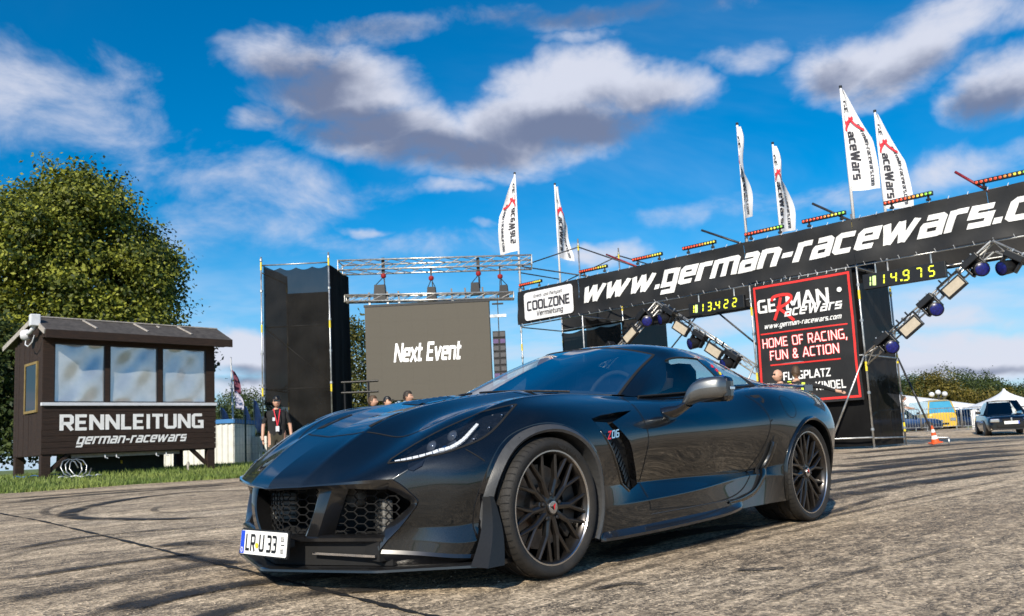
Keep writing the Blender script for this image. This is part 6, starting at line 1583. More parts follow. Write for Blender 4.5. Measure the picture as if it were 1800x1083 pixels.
def build_gantry():
    Z0, Z1 = 5.13, 6.45; U0, U1 = -12.72, 8.2
    T = Thing('gantry', 'long scaffold gantry over the runway carrying the black web address banner', 'gantry', Gp(-1.5, 0, 1.2))
    def pole(u, d, z1, z0=None, yellow=True):
        p = Gp(u, 0, d); g0 = terrain(p.x, p.y) if z0 is None else z0
        return standard(T, p.x, p.y, g0 + .02, z1, .028, yellow)
    for u in (-12.70, -9.70, -3.16, .10, 7.0):
        for d in (0.06, 2.5): pole(u, d, 7.9 if (u == -9.70) else (6.6 if d == 0.06 else 6.9))
        for d in (0.06, 2.5):
            p = Gp(u, 0, d); z = terrain(p.x, p.y); mb = MB(); mb.box((p.x, p.y, z + .012), (.15, .15, .016)); mb.tube([(p.x, p.y, z + .02), (p.x, p.y, z + .18)], .019, 8); T.part('base_jack', mb, M_STEEL)
    def pipe(a, b, m=M_STEEL, r=.024, nm='ledger'): mb = MB(); mb.tube([a, b], r, 8); return T.part(nm, mb, m, smooth=True)
    for d in (.06, 2.5):
        for z in (Z0 - .02, Z1 - .02): pipe(Gp(U0, z, d), Gp(U1, z, d))
    for u in (-12.70, -9.70, -3.16, .10):
        for z in (Z0 - .06, Z1 - .08, 2.62): pipe(Gp(u, z, 0.06), Gp(u, z, 2.5))
    for u in np.arange(-12, 8, 1.9): pipe(Gp(u, Z0 + .1, .10), Gp(u + .95, Z1 - .1, .10), M_STEEL, .018, 'lattice'); pipe(Gp(u + .95, Z1 - .1, .10), Gp(u + 1.9, Z0 + .1, .10), M_STEEL, .018, 'lattice')
    for z in (.36, 2.62): pipe(Gp(-3.16, z, .03), Gp(.10, z, .03))
    pipe(Gp(.10, .34, .06), Gp(.10, .30, 2.5)); pipe(Gp(.10, .30, 2.5), Gp(1.36, .24, 2.2)); pipe(Gp(.10, 2.6, .0), Gp(-1.15, .05, -.05), M_STEEL, .03, 'brace'); pipe(Gp(-3.2, 2.65, .0), Gp(-4.6, .1, -.05), M_STEEL, .03, 'brace')
    pipe(Gp(.12, 2.62, 2.5), Gp(.95, .30, 2.3), M_DARKP, .028, 'brace'); pipe(Gp(1.36, .24, 2.2), Gp(1.36, .02, 2.2), M_STEEL, .03, 'base_jack')
    pipe(Gp(-4.9, 4.9, .3), Gp(-3.2, 3.30, .3), M_DARKP, .03, 'brace'); pipe(Gp(-6.8, 3.2, .5), Gp(-5.1, 4.7, .5), M_DARKP, .025, 'brace')
    # raised pipes over the left tower
    pipe(Gp(-12.7, 7.40, .06), Gp(-9.70, 7.60, .06), M_DARKP); pipe(Gp(-9.70, 7.60, .06), Gp(-7.3, 6.45, .06), M_DARKP); pipe(Gp(-12.7, 7.45, .06), Gp(-9.3, 6.45, .10), M_DARKP); pipe(Gp(-12.7, 7.0, 2.5), Gp(-9.7, 7.6, 2.5), M_DARKP); pipe(Gp(-12.7, 7.2, .06), Gp(-12.7, 7.2, 2.5), M_DARKP); pipe(Gp(-9.7, 7.6, 2.5), Gp(-7.2, 6.5, 2.5), M_DARKP)
    pipe(Gp(-8.5, 7.10, .1), Gp(-7.2, 6.42, .05), M_REDP, .03, 'stay')
    for u0, z0, u1, m_ in ((-4.62, 7.13, -3.2, M_DARKP), (-.95, 7.14, .12, M_DARKP), (2.88, 7.08, 3.6, M_REDP)): pipe(Gp(u0, z0, 0), Gp(u1, 6.38, 0.03), m_, .035, 'stay')
    # banner: rippled sheets front and the dark back sheet
    def sheet(u0, u1, z0, z1, d, nu, nz, rip=True):
        rows = []
        for i in range(nu + 1):
            u = u0 + (u1 - u0) * i / nu; rows.append([Gp(u, z0 + (z1 - z0) * j / nz, d + (ripple(u, z0 + (z1 - z0) * j / nz) if rip else 0)) for j in range(nz + 1)])
        mb = MB(); mb.grid(rows); return mb
    seams = [-12.75, -9.75, -3.18, .13, 3.55, 8.2]
    for a, b in zip(seams, seams[1:]): T.part('banner', sheet(a + .004, b - .004, Z0 + .02, Z1 - .02, -.03, max(6, int((b - a) * 12)), 14), M_BAN, smooth=True)
    T.part('rear_banner', sheet(U0, U1, Z0 - .1, Z1 - .15, 2.56, 60, 5), M_BAN, smooth=True)
    T.part('under_sheet', sheet(-9.6, -3.2, 4.72, 5.05, 2.35, 30, 3), M_BAN, smooth=True)
    def warp(p):
        r = p - GB; u = r.dot(GU); z = p.z; return GB + GU * u + UPZ * z + GD * (-.050 + r.dot(GD) + ripple(u, z))
    def gtext(body, u, z, h, weight, width=None, shear=0., sx=1., nm='lettering', m=M_WHITE, track=.05, center=False, w=True, d=0.):
        mb = MB(); text(mb, body, Gp(u, z, d), GU, UPZ, h, weight, sx, shear, width, track, center, az=GF, warp=warp if w else None); return T.part(nm, mb, m)
    gtext('www.german-racewars.com', -9.66, 5.52, .74, .097, width=15.75, shear=.32, track=.035)
    # sponsor panel
    def rrect(u0, u1, z0, z1, r, n=5):
        o = []
        for cu, cz, a in ((u1 - r, z1 - r, 0), (u0 + r, z1 - r, 90), (u0 + r, z0 + r, 180), (u1 - r, z0 + r, 270)):
            for k in range(n + 1): t = R(a + 90 * k / n); o.append((cu + r * math.cos(t), cz + r * math.sin(t)))
        return o
    mb = MB(); q = rrect(-12.34, -9.96, 5.24, 6.30, .14); mb.add([Gp(u, z, -.086) for u, z in q], [tuple(range(len(q) - 1, -1, -1))]); T.part('sponsor_panel', mb, M_FLAGW)
    gtext('COOLZONE', -12.20, 5.60, .36, .10, width=2.10, nm='sponsor_text', m=M_FLAGK, w=False, d=-.092, track=.04); gtext('Vermietung', -11.75, 5.36, .19, .085, width=1.30, nm='sponsor_text', m=M_FLAGK, w=False, d=-.092, shear=.1); gtext('Event- und Partyzelt', -11.85, 6.06, .12, .07, width=1.4, nm='sponsor_text', m=M_FLAGK, w=False, d=-.092, shear=.1)
    # netting round the left bay and the centre tower
    def gnet(u0, d0, u1, d1, z0, z1, m_, seed, sag=.0, fold=.06):
        a = Gp(u0, 0, d0); b = Gp(u1, 0, d1); T.part('netting', net((a.x, a.y, 0), (b.x, b.y, 0), z0, z1, fold, sag=sag, seed=seed), m_, smooth=True)
    gnet(-12.65, 2.42, -9.75, 2.42, .3, 5.0, M_NET, 11, .08); gnet(-9.70, 2.4, -7.75, 2.42, .3, 5.1, M_NET, 12, .1); gnet(-9.72, .25, -9.70, 2.3, .3, 5.05, M_NETT, 13, .1)
    gnet(.06, .20, .06, 2.42, .12, 5.02, M_NET, 14, 0, .05); gnet(-3.10, .22, .05, .22, .12, 5.05, M_TARP, 15, 0, .03); gnet(-3.12, .3, -3.12, 2.4, .12, 5.0, M_NET, 16)
    # poster on the tower front
    pu0, pu1, pz0, pz1 = -3.08, -.02, 1.40, 5.06
    rows = []
    for i in range(17):
        u = pu0 + (pu1 - pu0) * i / 16; rows.append([Gp(u, pz0 + (pz1 - pz0) * j / 20, -.005 + .6 * ripple(u * .8, pz0 + (pz1 - pz0) * j / 20)) for j in range(21)])
    mb = MB(); mb.grid(rows); pst = T.part('poster', mb, M_BAN, smooth=True)
    def pwarp(p):
        r = p - GB; u = r.dot(GU); z = p.z; return GB + GU * u + UPZ * z + GD * (-.016 + r.dot(GD) + .6 * ripple(u * .8, z))
    def ptext(body, u, z, h, weight, width=None, shear=0., m=M_WHITE, d=0., tilt=0.):
        mb = MB(); text(mb, body, Gp(u, z, d), GU, UPZ, h, weight, 1., shear, width, .05, False, az=GF, warp=pwarp); T.part('poster_text', mb, m, pst)
    def pbar(u0, z0, u1, z1, w, m=M_RED):
        mb = MB(); n = 14; a = Vector((u0, z0)); b = Vector((u1, z1)); d = (b - a).normalized(); nn = Vector((-d.y, d.x)) * w / 2; vs = []
        for i in range(n + 1):
            p = a.lerp(b, i / n)
            for s_ in (-1, 1): q = p + nn * s_; vs.append(pwarp(Gp(q.x, q.y, 0)))
        mb.add(vs, [(2 * i, 2 * i + 1, 2 * i + 3, 2 * i + 2) for i in range(n)]); T.part('poster_line', mb, m, pst)
    e = .10
    pbar(pu0 + e, pz1 - e, pu1 - e, pz1 - e, .065); pbar(pu0 + e, pz0 + e, pu1 - e, pz0 + e, .065); pbar(pu0 + e, pz0 + e - .03, pu0 + e, pz1 - e + .03, .065); pbar(pu1 - e, pz0 + e - .03, pu1 - e, pz1 - e + .03, .065)
    ptext('GE', -2.92, 4.18, .40, .085, .62); ptext('MAN', -2.02, 4.18, .46, .085, 1.30); ptext('aceWars', -2.10, 3.98, .30, .08, 1.70, .25, d=-.004)
    mb = MB(); script_R(mb, Gp(-2.46, 3.92, -.03), GU, UPZ, .72, GF); T.part('poster_text', mb, M_RED, pst)
    ring = [(-.40 + .07 * math.cos(a), 4.52 + .07 * math.sin(a)) for a in np.linspace(0, 2 * math.pi, 17)[:-1]]; mb = MB(); mb.add([Gp(u, z, -.035) for u, z in ring], [tuple(range(15, -1, -1))]); T.part('poster_text', mb, M_WHITE, pst)
    ptext('www.german-racewars.com', -2.78, 3.70, .15, .08, 2.35, .3)
    pbar(-2.90, 3.55, -.27, 3.53, .04); pbar(-2.66, 2.60, -.55, 2.58, .04)
    for body, u, z, w in (('HOME OF RACING,', -2.88, 3.12, 2.58), ('FUN & ACTION', -2.66, 2.74, 2.10)):
        ptext(body, u, z, .29, .115, w, 0., M_RED); ptext(body, u + .003, z + .002, .286, .05, w, 0., M_WHITE, d=-.006)
    ptext('FLUGPLATZ', -2.30, 2.12, .24, .085, 1.42); ptext('EISENACH-KINDEL', -2.72, 1.76, .24, .085, 2.25)
    for i in range(11): u = pu0 + .15 + (pu1 - pu0 - .3) * i / 10; mb = MB(); mb.bar(Gp(u, pz1 - .03, -.03), Gp(u + .01, pz1 + .06, .0), .012); T.part('lashing', mb, M_WHITE, pst)
    for i in range(44):
        u = U0 + .2 + .46 * i
        for z in (Z0, Z1): mb = MB(); mb.bar(Gp(u, z + (.05 if z == Z0 else -.05), -.075), Gp(u + .015, z + (-.04 if z == Z0 else .04), -.01), .012); T.part('lashing', mb, M_SILL)
    # LED bars along the top edge
    bars = ((-12.59, -11.46), (-9.63, -8.40), (-7.32, -6.13), (-5.34, -4.13), (-3.13, -1.87), (-1.29, -.01), (1.04, 2.30), (3.31, 4.60), (5.4, 6.7))
    names = ('farthest left on the gantry above the sponsor panel', 'second from the left, above the first letters', 'third from the left on the gantry', 'fourth from the left, left of the dark stay', 'between the two flags over the first timer', 'over the poster tower', 'right of the two tallest flags', 'at the right picture edge by the red stay', 'outside the right edge')
    for k, (u0, u1) in enumerate(bars[:8]):
        B = Thing('light_bar', 'bar of red to green stage lamps, ' + names[k], 'light bar', Gp((u0 + u1) / 2, Z1, 0), group='lamp bars along the gantry top')
        mb = MB(); mb.bar(Gp(u0, 6.66, -.02), Gp(u1, 6.66, -.02), .10, .11, up=(0, 0, 1)); B.part('housing', mb, M_BLACK, bevel=.01)
        n = 12
        for i in range(n):
            u = u0 + (u1 - u0) * (i + .5) / n; c = Gp(u, 6.66, -.072); mb = MB(); A = Matrix((GU, UPZ, GF)).transposed()
            mb.lathe([(0.034, 0), (.034, .006), (.02, .012), (0, .014)], 10, 'Z', c, M=A); B.part('lamp', mb, LEDC['red' if i < 6 else 'orange' if i < 8 else 'yellow' if i < 10 else ('yellow' if k < 4 else 'green')])
        for u in (u0 + .2, u1 - .12): mb = MB(); mb.bar(Gp(u, 6.46, -.02), Gp(u, 6.62, -.02), .05, .03); mb.box(Gp(u, 6.50, -.03), (.10, .08, .06)); B.part('bracket', mb, M_BLACK)
    # flags on poles
    def flag(u, d, ztop, lab, side, wob, lean=0.):
        p0 = Gp(u, Z1 - (.3), d); F = Thing('gantry_flag', lab, 'flag', p0, group='white flags on the gantry')
        ptop = Gp(u + lean, ztop, d); mb = MB(); mb.tube([p0, ptop], [.045, .032], 10); F.part('pole', mb, M_FLAGW, smooth=True)
        L_ = ztop - Z1; f0 = ztop - .10; f1 = max(Z1 + .45, ztop - 3.05); nz = 26; nu = 10
        dirv = (GU * math.cos(wob) + GD * math.sin(wob)) * side
        def fp(a, q):     # a across 0..1, q down 0..1
            w = .80 * min(1., .10 + 1.75 * q) * (1 - .12 * max(0, q - .6)); z = f0 + (f1 - f0) * q; fold = .10 * math.sin(a * 5.2 + q * 6 + u) * a + .06 * math.sin(q * 11 + u * 2) * a
            nrm = Vector((-dirv.y, dirv.x, 0)); t = (z - Z1) / L_; base = p0.lerp(ptop, (z - p0.z) / (ztop - p0.z))
            return base + dirv * (a * w * (.92 - .1 * math.sin(q * 5))) + nrm * fold + UPZ * (-.10 * a * q)
        mb = MB(); mb.grid([[fp(j / nu, i / nz) for j in range(nu + 1)] for i in range(nz + 1)]); cl = F.part('cloth', mb, M_FLAGW, smooth=True)
        toward = -1 if dirv.cross(Vector((0, 0, 1))).dot(CAMP - p0) < 0 else 1
        cn = Vector((-dirv.y, dirv.x, 0)); cn = cn if cn.dot(CAMP - p0) > 0 else -cn
        def ftext(body, a0, q0, q1, hh, m, weight=.09):
            tot = sum(GL[c][0] + .08 for c in body); x = 0.
            for c in body:
                w_, st_ = GL[c]
                for s_ in st_:
                    s_ = [p_ for a_, b_ in zip(s_, s_[1:]) for p_ in ((a_[0] + (b_[0] - a_[0]) * i / 4, a_[1] + (b_[1] - a_[1]) * i / 4) for i in range(4))] + [s_[-1]]; pr = stroke_poly(s_, weight); mb_ = []; vs = []
                    for A_, B_ in pr:
                        for r_ in (A_, B_): vs.append(fp(max(0.02, min(.99, a0 + hh * r_.y)), q0 + (q1 - q0) * (x + r_.x) / tot) + cn * .022)
                    MBF.add(vs, [(2 * i, 2 * i + 1, 2 * i + 3, 2 * i + 2) for i in range(len(pr) - 1)])
                x += w_ + .08
        MBF = MB(); ftext('GE', .10, .10, .24, .34, M_FLAGK); ftext('aceWars', .12, .42, .90, .34, M_FLAGK); F.part('flag_print', MBF, M_FLAGK, cl)
        MBF = MB(); ftext('german-racewars.com', .70, .36, .97, .16, M_FLAGK, .08); F.part('flag_print', MBF, M_FLAGK, cl)
        mbr = MB(); rr = [[(.06, .25), (.10, .33), (.62, .29)], [(.34, .28), (.62, .37), (.92, .42)], [(.36, .31), (.12, .37), (.08, .41)]]
        for k, s_ in enumerate(rr):
            q = catmull2(s_, 5); pr = stroke_poly([(a * .8, b * 3) for a, b in q], .045); vs = []
            for A_, B_ in pr:
                for r_ in (A_, B_): vs.append(fp(max(.02, min(.98, r_.x / .8)), r_.y / 3) + cn * (.028 + .002 * k))
            mbr.add(vs, [(2 * i, 2 * i + 1, 2 * i + 3, 2 * i + 2) for i in range(len(pr) - 1)])
        F.part('flag_print', mbr, M_FLAGR, cl)
        mb = MB(); mb.lathe([(0, .03), (.045, .02), (.045, -.05), (0, -.05)], 10, 'Z', ptop + UPZ * .03); F.part('pole_cap', mb, M_BLACK)
    flag(-12.62, .06, 11.1, 'white flag hanging left of its pole, farthest left on the gantry', -1, .5)
    flag(-12.66, 2.5, 11.15, 'narrow twisted white flag second from the left', 1, 1.55)
    flag(-3.12, .06, 10.2, 'narrow white flag third from the left over the banner', 1, -.85)
    flag(-3.16, 2.5, 10.15, 'white flag fourth from the left, behind the narrow one', 1, -.55)
    flag(.16, .06, 10.3, 'tallest white flag in front on the right', 1, .25)
    flag(.20, 2.5, 10.2, 'white flag farthest right with a folded end left of its pole', 1, .35)
    # lap timers
    SEG = {'0': 'abcdef', '1': 'bc', '2': 'abged', '3': 'abgcd', '4': 'fgbc', '5': 'afgcd', '7': 'abc', '9': 'abcfgd'}
    def timer(u0, u1, z0, z1, digits, label):
        D_ = Thing('lap_timer', label, 'timer', Gp((u0 + u1) / 2, z0, 0), group='lap timers'); d = -.02
        mb = MB(); c = Gp((u0 + u1) / 2, (z0 + z1) / 2, .06); mb.box(c, (u1 - u0, .14, z1 - z0), math.atan2(GU.y, GU.x)); D_.part('case', mb, M_BLACK, bevel=.012)
        h = (z1 - z0) * .62; w = h * .50; zb = z0 + (z1 - z0) * .19; pitch = (u1 - u0 - .1) / 6.35
        def seg(mb, ub, s_):
            sl = .10; t = h * .13
            X = {'a': ((0, 1), (1, 1)), 'b': ((1, 1), (1, .5)), 'c': ((1, .5), (1, 0)), 'd': ((0, 0), (1, 0)), 'e': ((0, .5), (0, 0)), 'f': ((0, 1), (0, .5)), 'g': ((0, .5), (1, .5))}[s_]
            (x0, y0), (x1, y1) = X; a = Gp(ub + x0 * w + y0 * h * sl, zb + y0 * h, -.016); b = Gp(ub + x1 * w + y1 * h * sl, zb + y1 * h, -.016); e = (b - a) * .10; mb.bar(a + e, b - e, t, .008, up=GF)
        mb = MB(); seg(mb, u0 + pitch * .62 - w, 'b'); seg(mb, u0 + pitch * .62 - w, 'c'); D_.part('digit', mb, M_YLED if u0 < 0 else M_YLED2)
        mb = MB(); mb.bar(Gp(u0 + pitch * .95, zb, -.018), Gp(u0 + pitch * .95 + .02, zb + h, -.018), .09, .008, up=GF); D_.part('digit', mb, M_YLED2)
        x = u0 + pitch * 1.35
        for k, ch in enumerate(digits):
            if ch == '.':
                mb = MB(); mb.box(Gp(x - pitch * .16, zb + .02, -.016), (.05, .02, .05), math.atan2(GU.y, GU.x)); D_.part('digit', mb, M_YLED); continue
            mb = MB(); [seg(mb, x, q) for q in SEG[ch]]; D_.part('digit', mb, M_YLED); x += pitch
        for u in (u0 + .35, u1 - .35): mb = MB(); mb.bar(Gp(u, z1, .06), Gp(u, Z0, .06), .03); D_.part('hanger', mb, M_ALU)
    timer(-5.30, -3.35, 4.45, 4.85, '13.422', 'hanging lap timer showing 13.422 left of the poster')
    timer(.26, 2.40, 4.40, 4.82, '14.975', 'hanging lap timer showing 14.975 right of the poster')
    # lamp trusses: two tubes and rungs forming peaks over both lanes
    def lamp_truss(a, b, label):
        Tr = Thing('lamp_truss', label, 'truss', Gp(*a, .0), group='slanted lamp trusses'); A = Gp(*a, -.12); B = Gp(*b, -.12); off = GD * .30
        dv = (B - A).normalized()
        for o in (Vector((0, 0, 0)), off, off * .5 - UPZ * .26): mb = MB(); mb.tube([A + o, B + o], .025, 8); Tr.part('chord', mb, M_ALU, smooth=True)
        n = int((B - A).length / .42)
        for k in range(n):
            p = A + (B - A) * (k / n); q = A + (B - A) * ((k + 1) / n)
            for x, y in ((p, q + off), (p + off, q + off * .5 - UPZ * .26), (p + off * .5 - UPZ * .26, q)): mb = MB(); mb.tube([x, y], .010, 6); Tr.part('lattice_bar', mb, M_ALU)
        for k in range(int((B - A).length / .9)): p = A + dv * (.5 + .9 * k); mb = MB(); mb.box(p, (.09, .09, .10)); Tr.part('clamp', mb, M_STEEL)
    lamp_truss((-9.6, 2.70), (-6.45, 5.08), 'lamp truss rising from the left bay towards the first peak'); lamp_truss((-3.20, 2.66), (-6.42, 5.08), 'lamp truss falling from the first peak to the poster tower')
    lamp_truss((.14, 2.60), (3.54, 5.10), 'lamp truss rising from the poster tower at the right'); lamp_truss((6.9, 2.60), (3.58, 5.10), 'lamp truss falling away at the right picture edge')
    def spot(u, z, slope, label, tilt=0.):
        """moving head: yoke on the truss, drum with blue lens pointing down along the slope normal"""
        c = Gp(u, z, -.20); X = (GU * math.cos(slope) + UPZ * math.sin(slope)).normalized(); Yn = (UPZ * math.cos(slope) - GU * math.sin(slope)).normalized()
        Sp = Thing('moving_head_lamp', label, 'stage lamp', c, group='moving head lamps')
        mb = MB(); b0 = c + Yn * .24; A = Matrix((X, GF, Yn)).transposed(); mb.box(b0, (.46, .34, .17), M=A); Sp.part('lamp_base', mb, M_BLACK, bevel=.02)
        for s_ in (-1, 1): mb = MB(); mb.box(c + X * (.20 * s_) + Yn * .05, (.06, .19, .32), M=A); Sp.part('yoke_arm', mb, M_BLACK, bevel=.015)
        aim = (GF * .85 - Yn * .45 + X * tilt).normalized(); sx_ = aim.cross(UPZ).normalized(); B = Matrix((sx_, aim.cross(sx_) * -1, aim)).transposed()
        mb = MB(); mb.lathe([(0, -.25), (.12, -.25), (.16, -.15), (.175, .02), (.18, .17), (.185, .23), (.16, .24)], 18, 'Z', c - Yn * .04, M=B); mb.f = [f for f in mb.f if len(f) == 4]; Sp.part('drum', mb, M_BLACK, auto=40)
        mb = MB(); mb.lathe([(.16, .225), (.15, .235), (.07, .245), (0, .25)], 18, 'Z', c - Yn * .04, M=B); Sp.part('lens', mb, M_BLENS, auto=40)
        mb = MB(); mb.box(c + Yn * .05 - X * .02 + GF * .10, (.14, .06, .05), M=A); Sp.part('white_badge', mb, M_SILL, bevel=.012)
        mb = MB(); [mb.bar(b0 + X * (.12 * s_), b0 + X * (.12 * s_) + Yn * .16, .04, .03) for s_ in (-1, 1)]; Sp.part('clamp', mb, M_STEEL)
    def blinder(u, z, slope, label):
        c = Gp(u, z, -.18); X = (GU * math.cos(slope) + UPZ * math.sin(slope)).normalized(); Yn = (UPZ * math.cos(slope) - GU * math.sin(slope)).normalized(); A = Matrix((X, GF, Yn)).transposed()
        Bl = Thing('flood_panel', label, 'stage lamp', c, group='flood panels'); mb = MB(); mb.box(c, (.60, .12, .34), M=A); Bl.part('housing', mb, M_BLACK, bevel=.015)
        mb = MB(); mb.box(c + GF * .063, (.50, .012, .25), M=A); Bl.part('diffuser', mb, M_BEIGE, bevel=.004)
        for s_ in (-1, 1): mb = MB(); mb.bar(c + X * (.31 * s_), c + X * (.31 * s_) + Yn * .26, .03, .05); Bl.part('bracket', mb, M_BLACK)
        mb = MB(); mb.bar(c + X * -.32 + Yn * .27, c + X * .32 + Yn * .27, .03, .04); [mb.bar(c + X * (.15 * s_) + Yn * .27, c + X * (.15 * s_) + Yn * .40, .03, .04) for s_ in (-1, 1)]; Bl.part('bracket', mb, M_BLACK)
    aU = math.atan2(2.38, 3.15); aD = -math.atan2(2.42, 3.22); aR = math.atan2(2.5, 3.4)
    spot(-6.80, 4.52, aU, 'moving lamp just left of the first peak', .3); spot(-6.02, 4.50, aD, 'moving lamp just right of the first peak', -.3); spot(-4.98, 3.58, aD, 'moving lamp between the two flood panels left of the poster', -.3); spot(-3.88, 2.82, aD, 'lowest moving lamp above the car roof', -.3)
    blinder(-7.50, 4.10, aU, 'flood panel left of the first peak'); blinder(-5.52, 4.08, aD, 'upper flood panel right of the first peak'); blinder(-4.40, 3.22, aD, 'lower flood panel nearest the poster'); spot(-8.3, 3.6, aU, 'moving lamp low on the left just above the car roof', .3)
    spot(.86, 2.78, aR, 'lowest moving lamp right of the poster', .3); spot(2.05, 3.62, aR, 'moving lamp between the two flood panels on the right', .3); spot(3.20, 4.46, aR, 'moving lamp below the right peak', .3); spot(3.90, 4.40, -aR, 'moving lamp at the right picture edge', -.3)
    blinder(1.45, 3.20, aR, 'lower flood panel on the right truss'); blinder(2.60, 4.08, aR, 'upper flood panel on the right truss')
build_gantry()
# ================================================================== right background: barriers, cone, cars, tents, lamps, far trees
M_ORANGE = mat('cone_orange', (.70, .10, .02), .55, var=.12, scale=6); M_TENT = mat('white_tent', (.78, .78, .78), .7, var=.06, scale=1.5)
M_SILVERCAR = paint('grey_saloon_paint', (.014, .016, .021), .2, .35); M_BLUECAR = paint('blue_car_paint', (.015, .035, .09), .2, .35)
def build_right():
    # cone leaning on the outrigger foot
    c = onplane(1640, 771, Gp(1.0, 0, 2.0), GD); c = Gp(1.05, .12, 2.05); T = Thing('traffic_cone', 'tilted orange and white traffic cone at the foot of the tower', 'cone', c)
    A = .78 * Matrix.Rotation(R(-9), 3, 'Y') @ Matrix.Rotation(R(5), 3, 'X')
    mb = MB(); mb.box(c, (.38, .38, .04), M=A); T.part('foot', mb, M_ORANGE, bevel=.01)
    rs = lambda z: .145 - .115 * z / .60
    for k, (z0, z1, m_) in enumerate(((.02, .14, M_ORANGE), (.14, .27, M_WHITE), (.27, .38, M_ORANGE), (.38, .49, M_WHITE), (.49, .62, M_ORANGE))):
        mb = MB(); mb.lathe([(rs(z0), z0), (rs(z1), z1)], 20, 'Z', c, M=A); mb.f = mb.f if k == 4 else [f for f in mb.f if len(f) == 4]; T.part('band', mb, m_, auto=60)
    # crowd barriers
    Y = 42.
    def barrier(px0, px1, lab, Yb, rz=0.):
        a = at(px0, 760, Yb); b = at(px1, 760, Yb); z = terrain(a.x, Yb) ; T = Thing('crowd_barrier', lab, 'barrier', (a.x, Yb, z), group='steel crowd barriers'); x0, x1 = a.x, b.x
        loop = [(x0, Yb, z + .12), (x0, Yb, z + 1.0), (x0 + .08, Yb, z + 1.1), (x1 - .08, Yb, z + 1.1), (x1, Yb, z + 1.0), (x1, Yb, z + .12)]; mb = MB(); mb.tube(loop, .022, 8); T.part('frame', mb, M_STEEL, smooth=True)
        mb = MB(); mb.tube([(x0, Yb, z + .2), (x1, Yb, z + .2)], .018, 6); T.part('bottom_rail', mb, M_STEEL)
        n = max(5, int((x1 - x0) / .13))
        for k in range(1, n): x = x0 + (x1 - x0) * k / n; mb = MB(); mb.tube([(x, Yb, z + .2), (x, Yb, z + 1.09)], .010, 6); T.part('bar', mb, M_STEEL)
        for x in (x0 + .25, x1 - .25): mb = MB(); mb.bar((x, Yb - .28, z + .015), (x, Yb + .28, z + .015), .05, .02); mb.bar((x, Yb, z + .02), (x, Yb, z + .22), .03); T.part('foot', mb, M_STEEL)
    barrier(1568, 1620, 'steel crowd barrier with the leaning man', Y); barrier(1622, 1692, 'steel crowd barrier in front of the yellow van', Y); barrier(1694, 1748, 'steel crowd barrier with white cloth hung behind it', Y + .3)
    mb = MB(); a = at(1709, 760, Y + .5); b = at(1742, 760, Y + .5); rows = [[(a.x + (b.x - a.x) * j / 10, Y + .42 + .05 * math.sin(j * 1.9), 1.22 - 1.0 * i / 6 + .06 * math.sin(j * .8)) for j in range(11)] for i in range(7)]; mb.grid(rows); tag(mb.build('barrier_cloth', M_TENT, smooth=True, solid=.01), 'white cloth hung over the right crowd barrier', 'cloth')
    # a generic car by lofted sections (x forward, y left), used at three sizes
    def car(name, label, loc, rz, L_, W_, Hh, m_body, van=False, faces=True):
        T = Thing(name, label, 'van' if van else 'car', loc, rz); h = W_ / 2; P = lambda nm, mb, m, parent=None, **k: T.part(nm, mb, m, parent, local=True, **k)
        zb = .20; belt = Hh * (.62 if not van else .58); hood = Hh * (.56 if not van else .55)
        if not van: st_ = [(L_ * .5, .42, zb + .02, .52, .78), (L_ * .47, .40, zb, hood * .86, .90), (L_ * .40, .40, zb, hood * .96, .97), (L_ * .22, .38, zb, hood * 1.04, 1.), (-L_ * .1, .36, zb, belt, 1.), (-L_ * .36, .36, zb, belt, .98), (-L_ * .47, .4, zb + .05, belt * .98, .92), (-L_ * .5, .45, zb + .15, belt * .9, .82)]
        else: st_ = [(L_ * .5, .5, zb + .05, belt * .9, .86), (L_ * .48, .45, zb, belt, .96), (L_ * .3, .4, zb, belt, 1.), (-L_ * .3, .4, zb, belt, 1.), (-L_ * .48, .4, zb, belt, .97), (-L_ * .5, .45, zb + .1, belt * .95, .9)]
        rows = []
        for x, _, z0, z1, w in st_:
            y = h * w; rows.append([(x, 0, z1 + .02), (x, y * .7, z1), (x, y * .93, z1 - .05), (x, y, z1 * .72), (x, y * .985, z1 * .45), (x, y * .94, z0)])
        G_ = catmull(np.array(rows), 6); mb = MB(); mb.grid(G_.tolist(), flip=True); mb.grid([[(p[0], -p[1], p[2]) for p in r_] for r_ in G_.tolist()])
        for e, fl in ((G_[0], False), (G_[-1], True)):
            ring = [tuple(p) for p in e] + [(p[0], -p[1], p[2]) for p in e[::-1]]; mb.add(ring, [tuple(range(len(ring)))] if not fl else [tuple(range(len(ring) - 1, -1, -1))])
        body = P('body', mb, m_body, auto=50)
        # glasshouse
        if not van: g_ = [(L_ * .20, h * .80, hood * 1.02, hood * 1.03), (L_ * .06, h * .70, belt, Hh * .985), (-L_ * .08, h * .68, belt, Hh), (-L_ * .25, h * .68, belt, Hh * .97), (-L_ * .42, h * .76, belt * .98, belt)]
        else: g_ = [(L_ * .485, h * .90, belt - .02, belt), (L_ * .44, h * .86, belt, Hh * .95), (L_ * .35, h * .84, belt, Hh), (-L_ * .45, h * .84, belt, Hh), (-L_ * .49, h * .86, belt, Hh * .9)]
        rf = [(x, y * .84, z1 - .03) for x, y, z0, z1 in g_]; A = []; 
        mb = MB(); mb.grid([[(x, -y, z), (x, -y * .6, z + .03), (x, 0, z + .04), (x, y * .6, z + .03), (x, y, z)] for x, y, z in rf[1:4]]); P('roof', mb, M_YVAN if van else m_body, smooth=True)
        x0, y0, a0, b0 = g_[0]; q0 = rf[1]; mb = MB(); mb.add([(x0, -y0, a0), (x0, y0, a0), (q0[0], q0[1], q0[2]), (q0[0], -q0[1], q0[2])], [(0, 1, 2, 3)]); P('windscreen', mb, M_VGLASS if van else M_SIDEG)
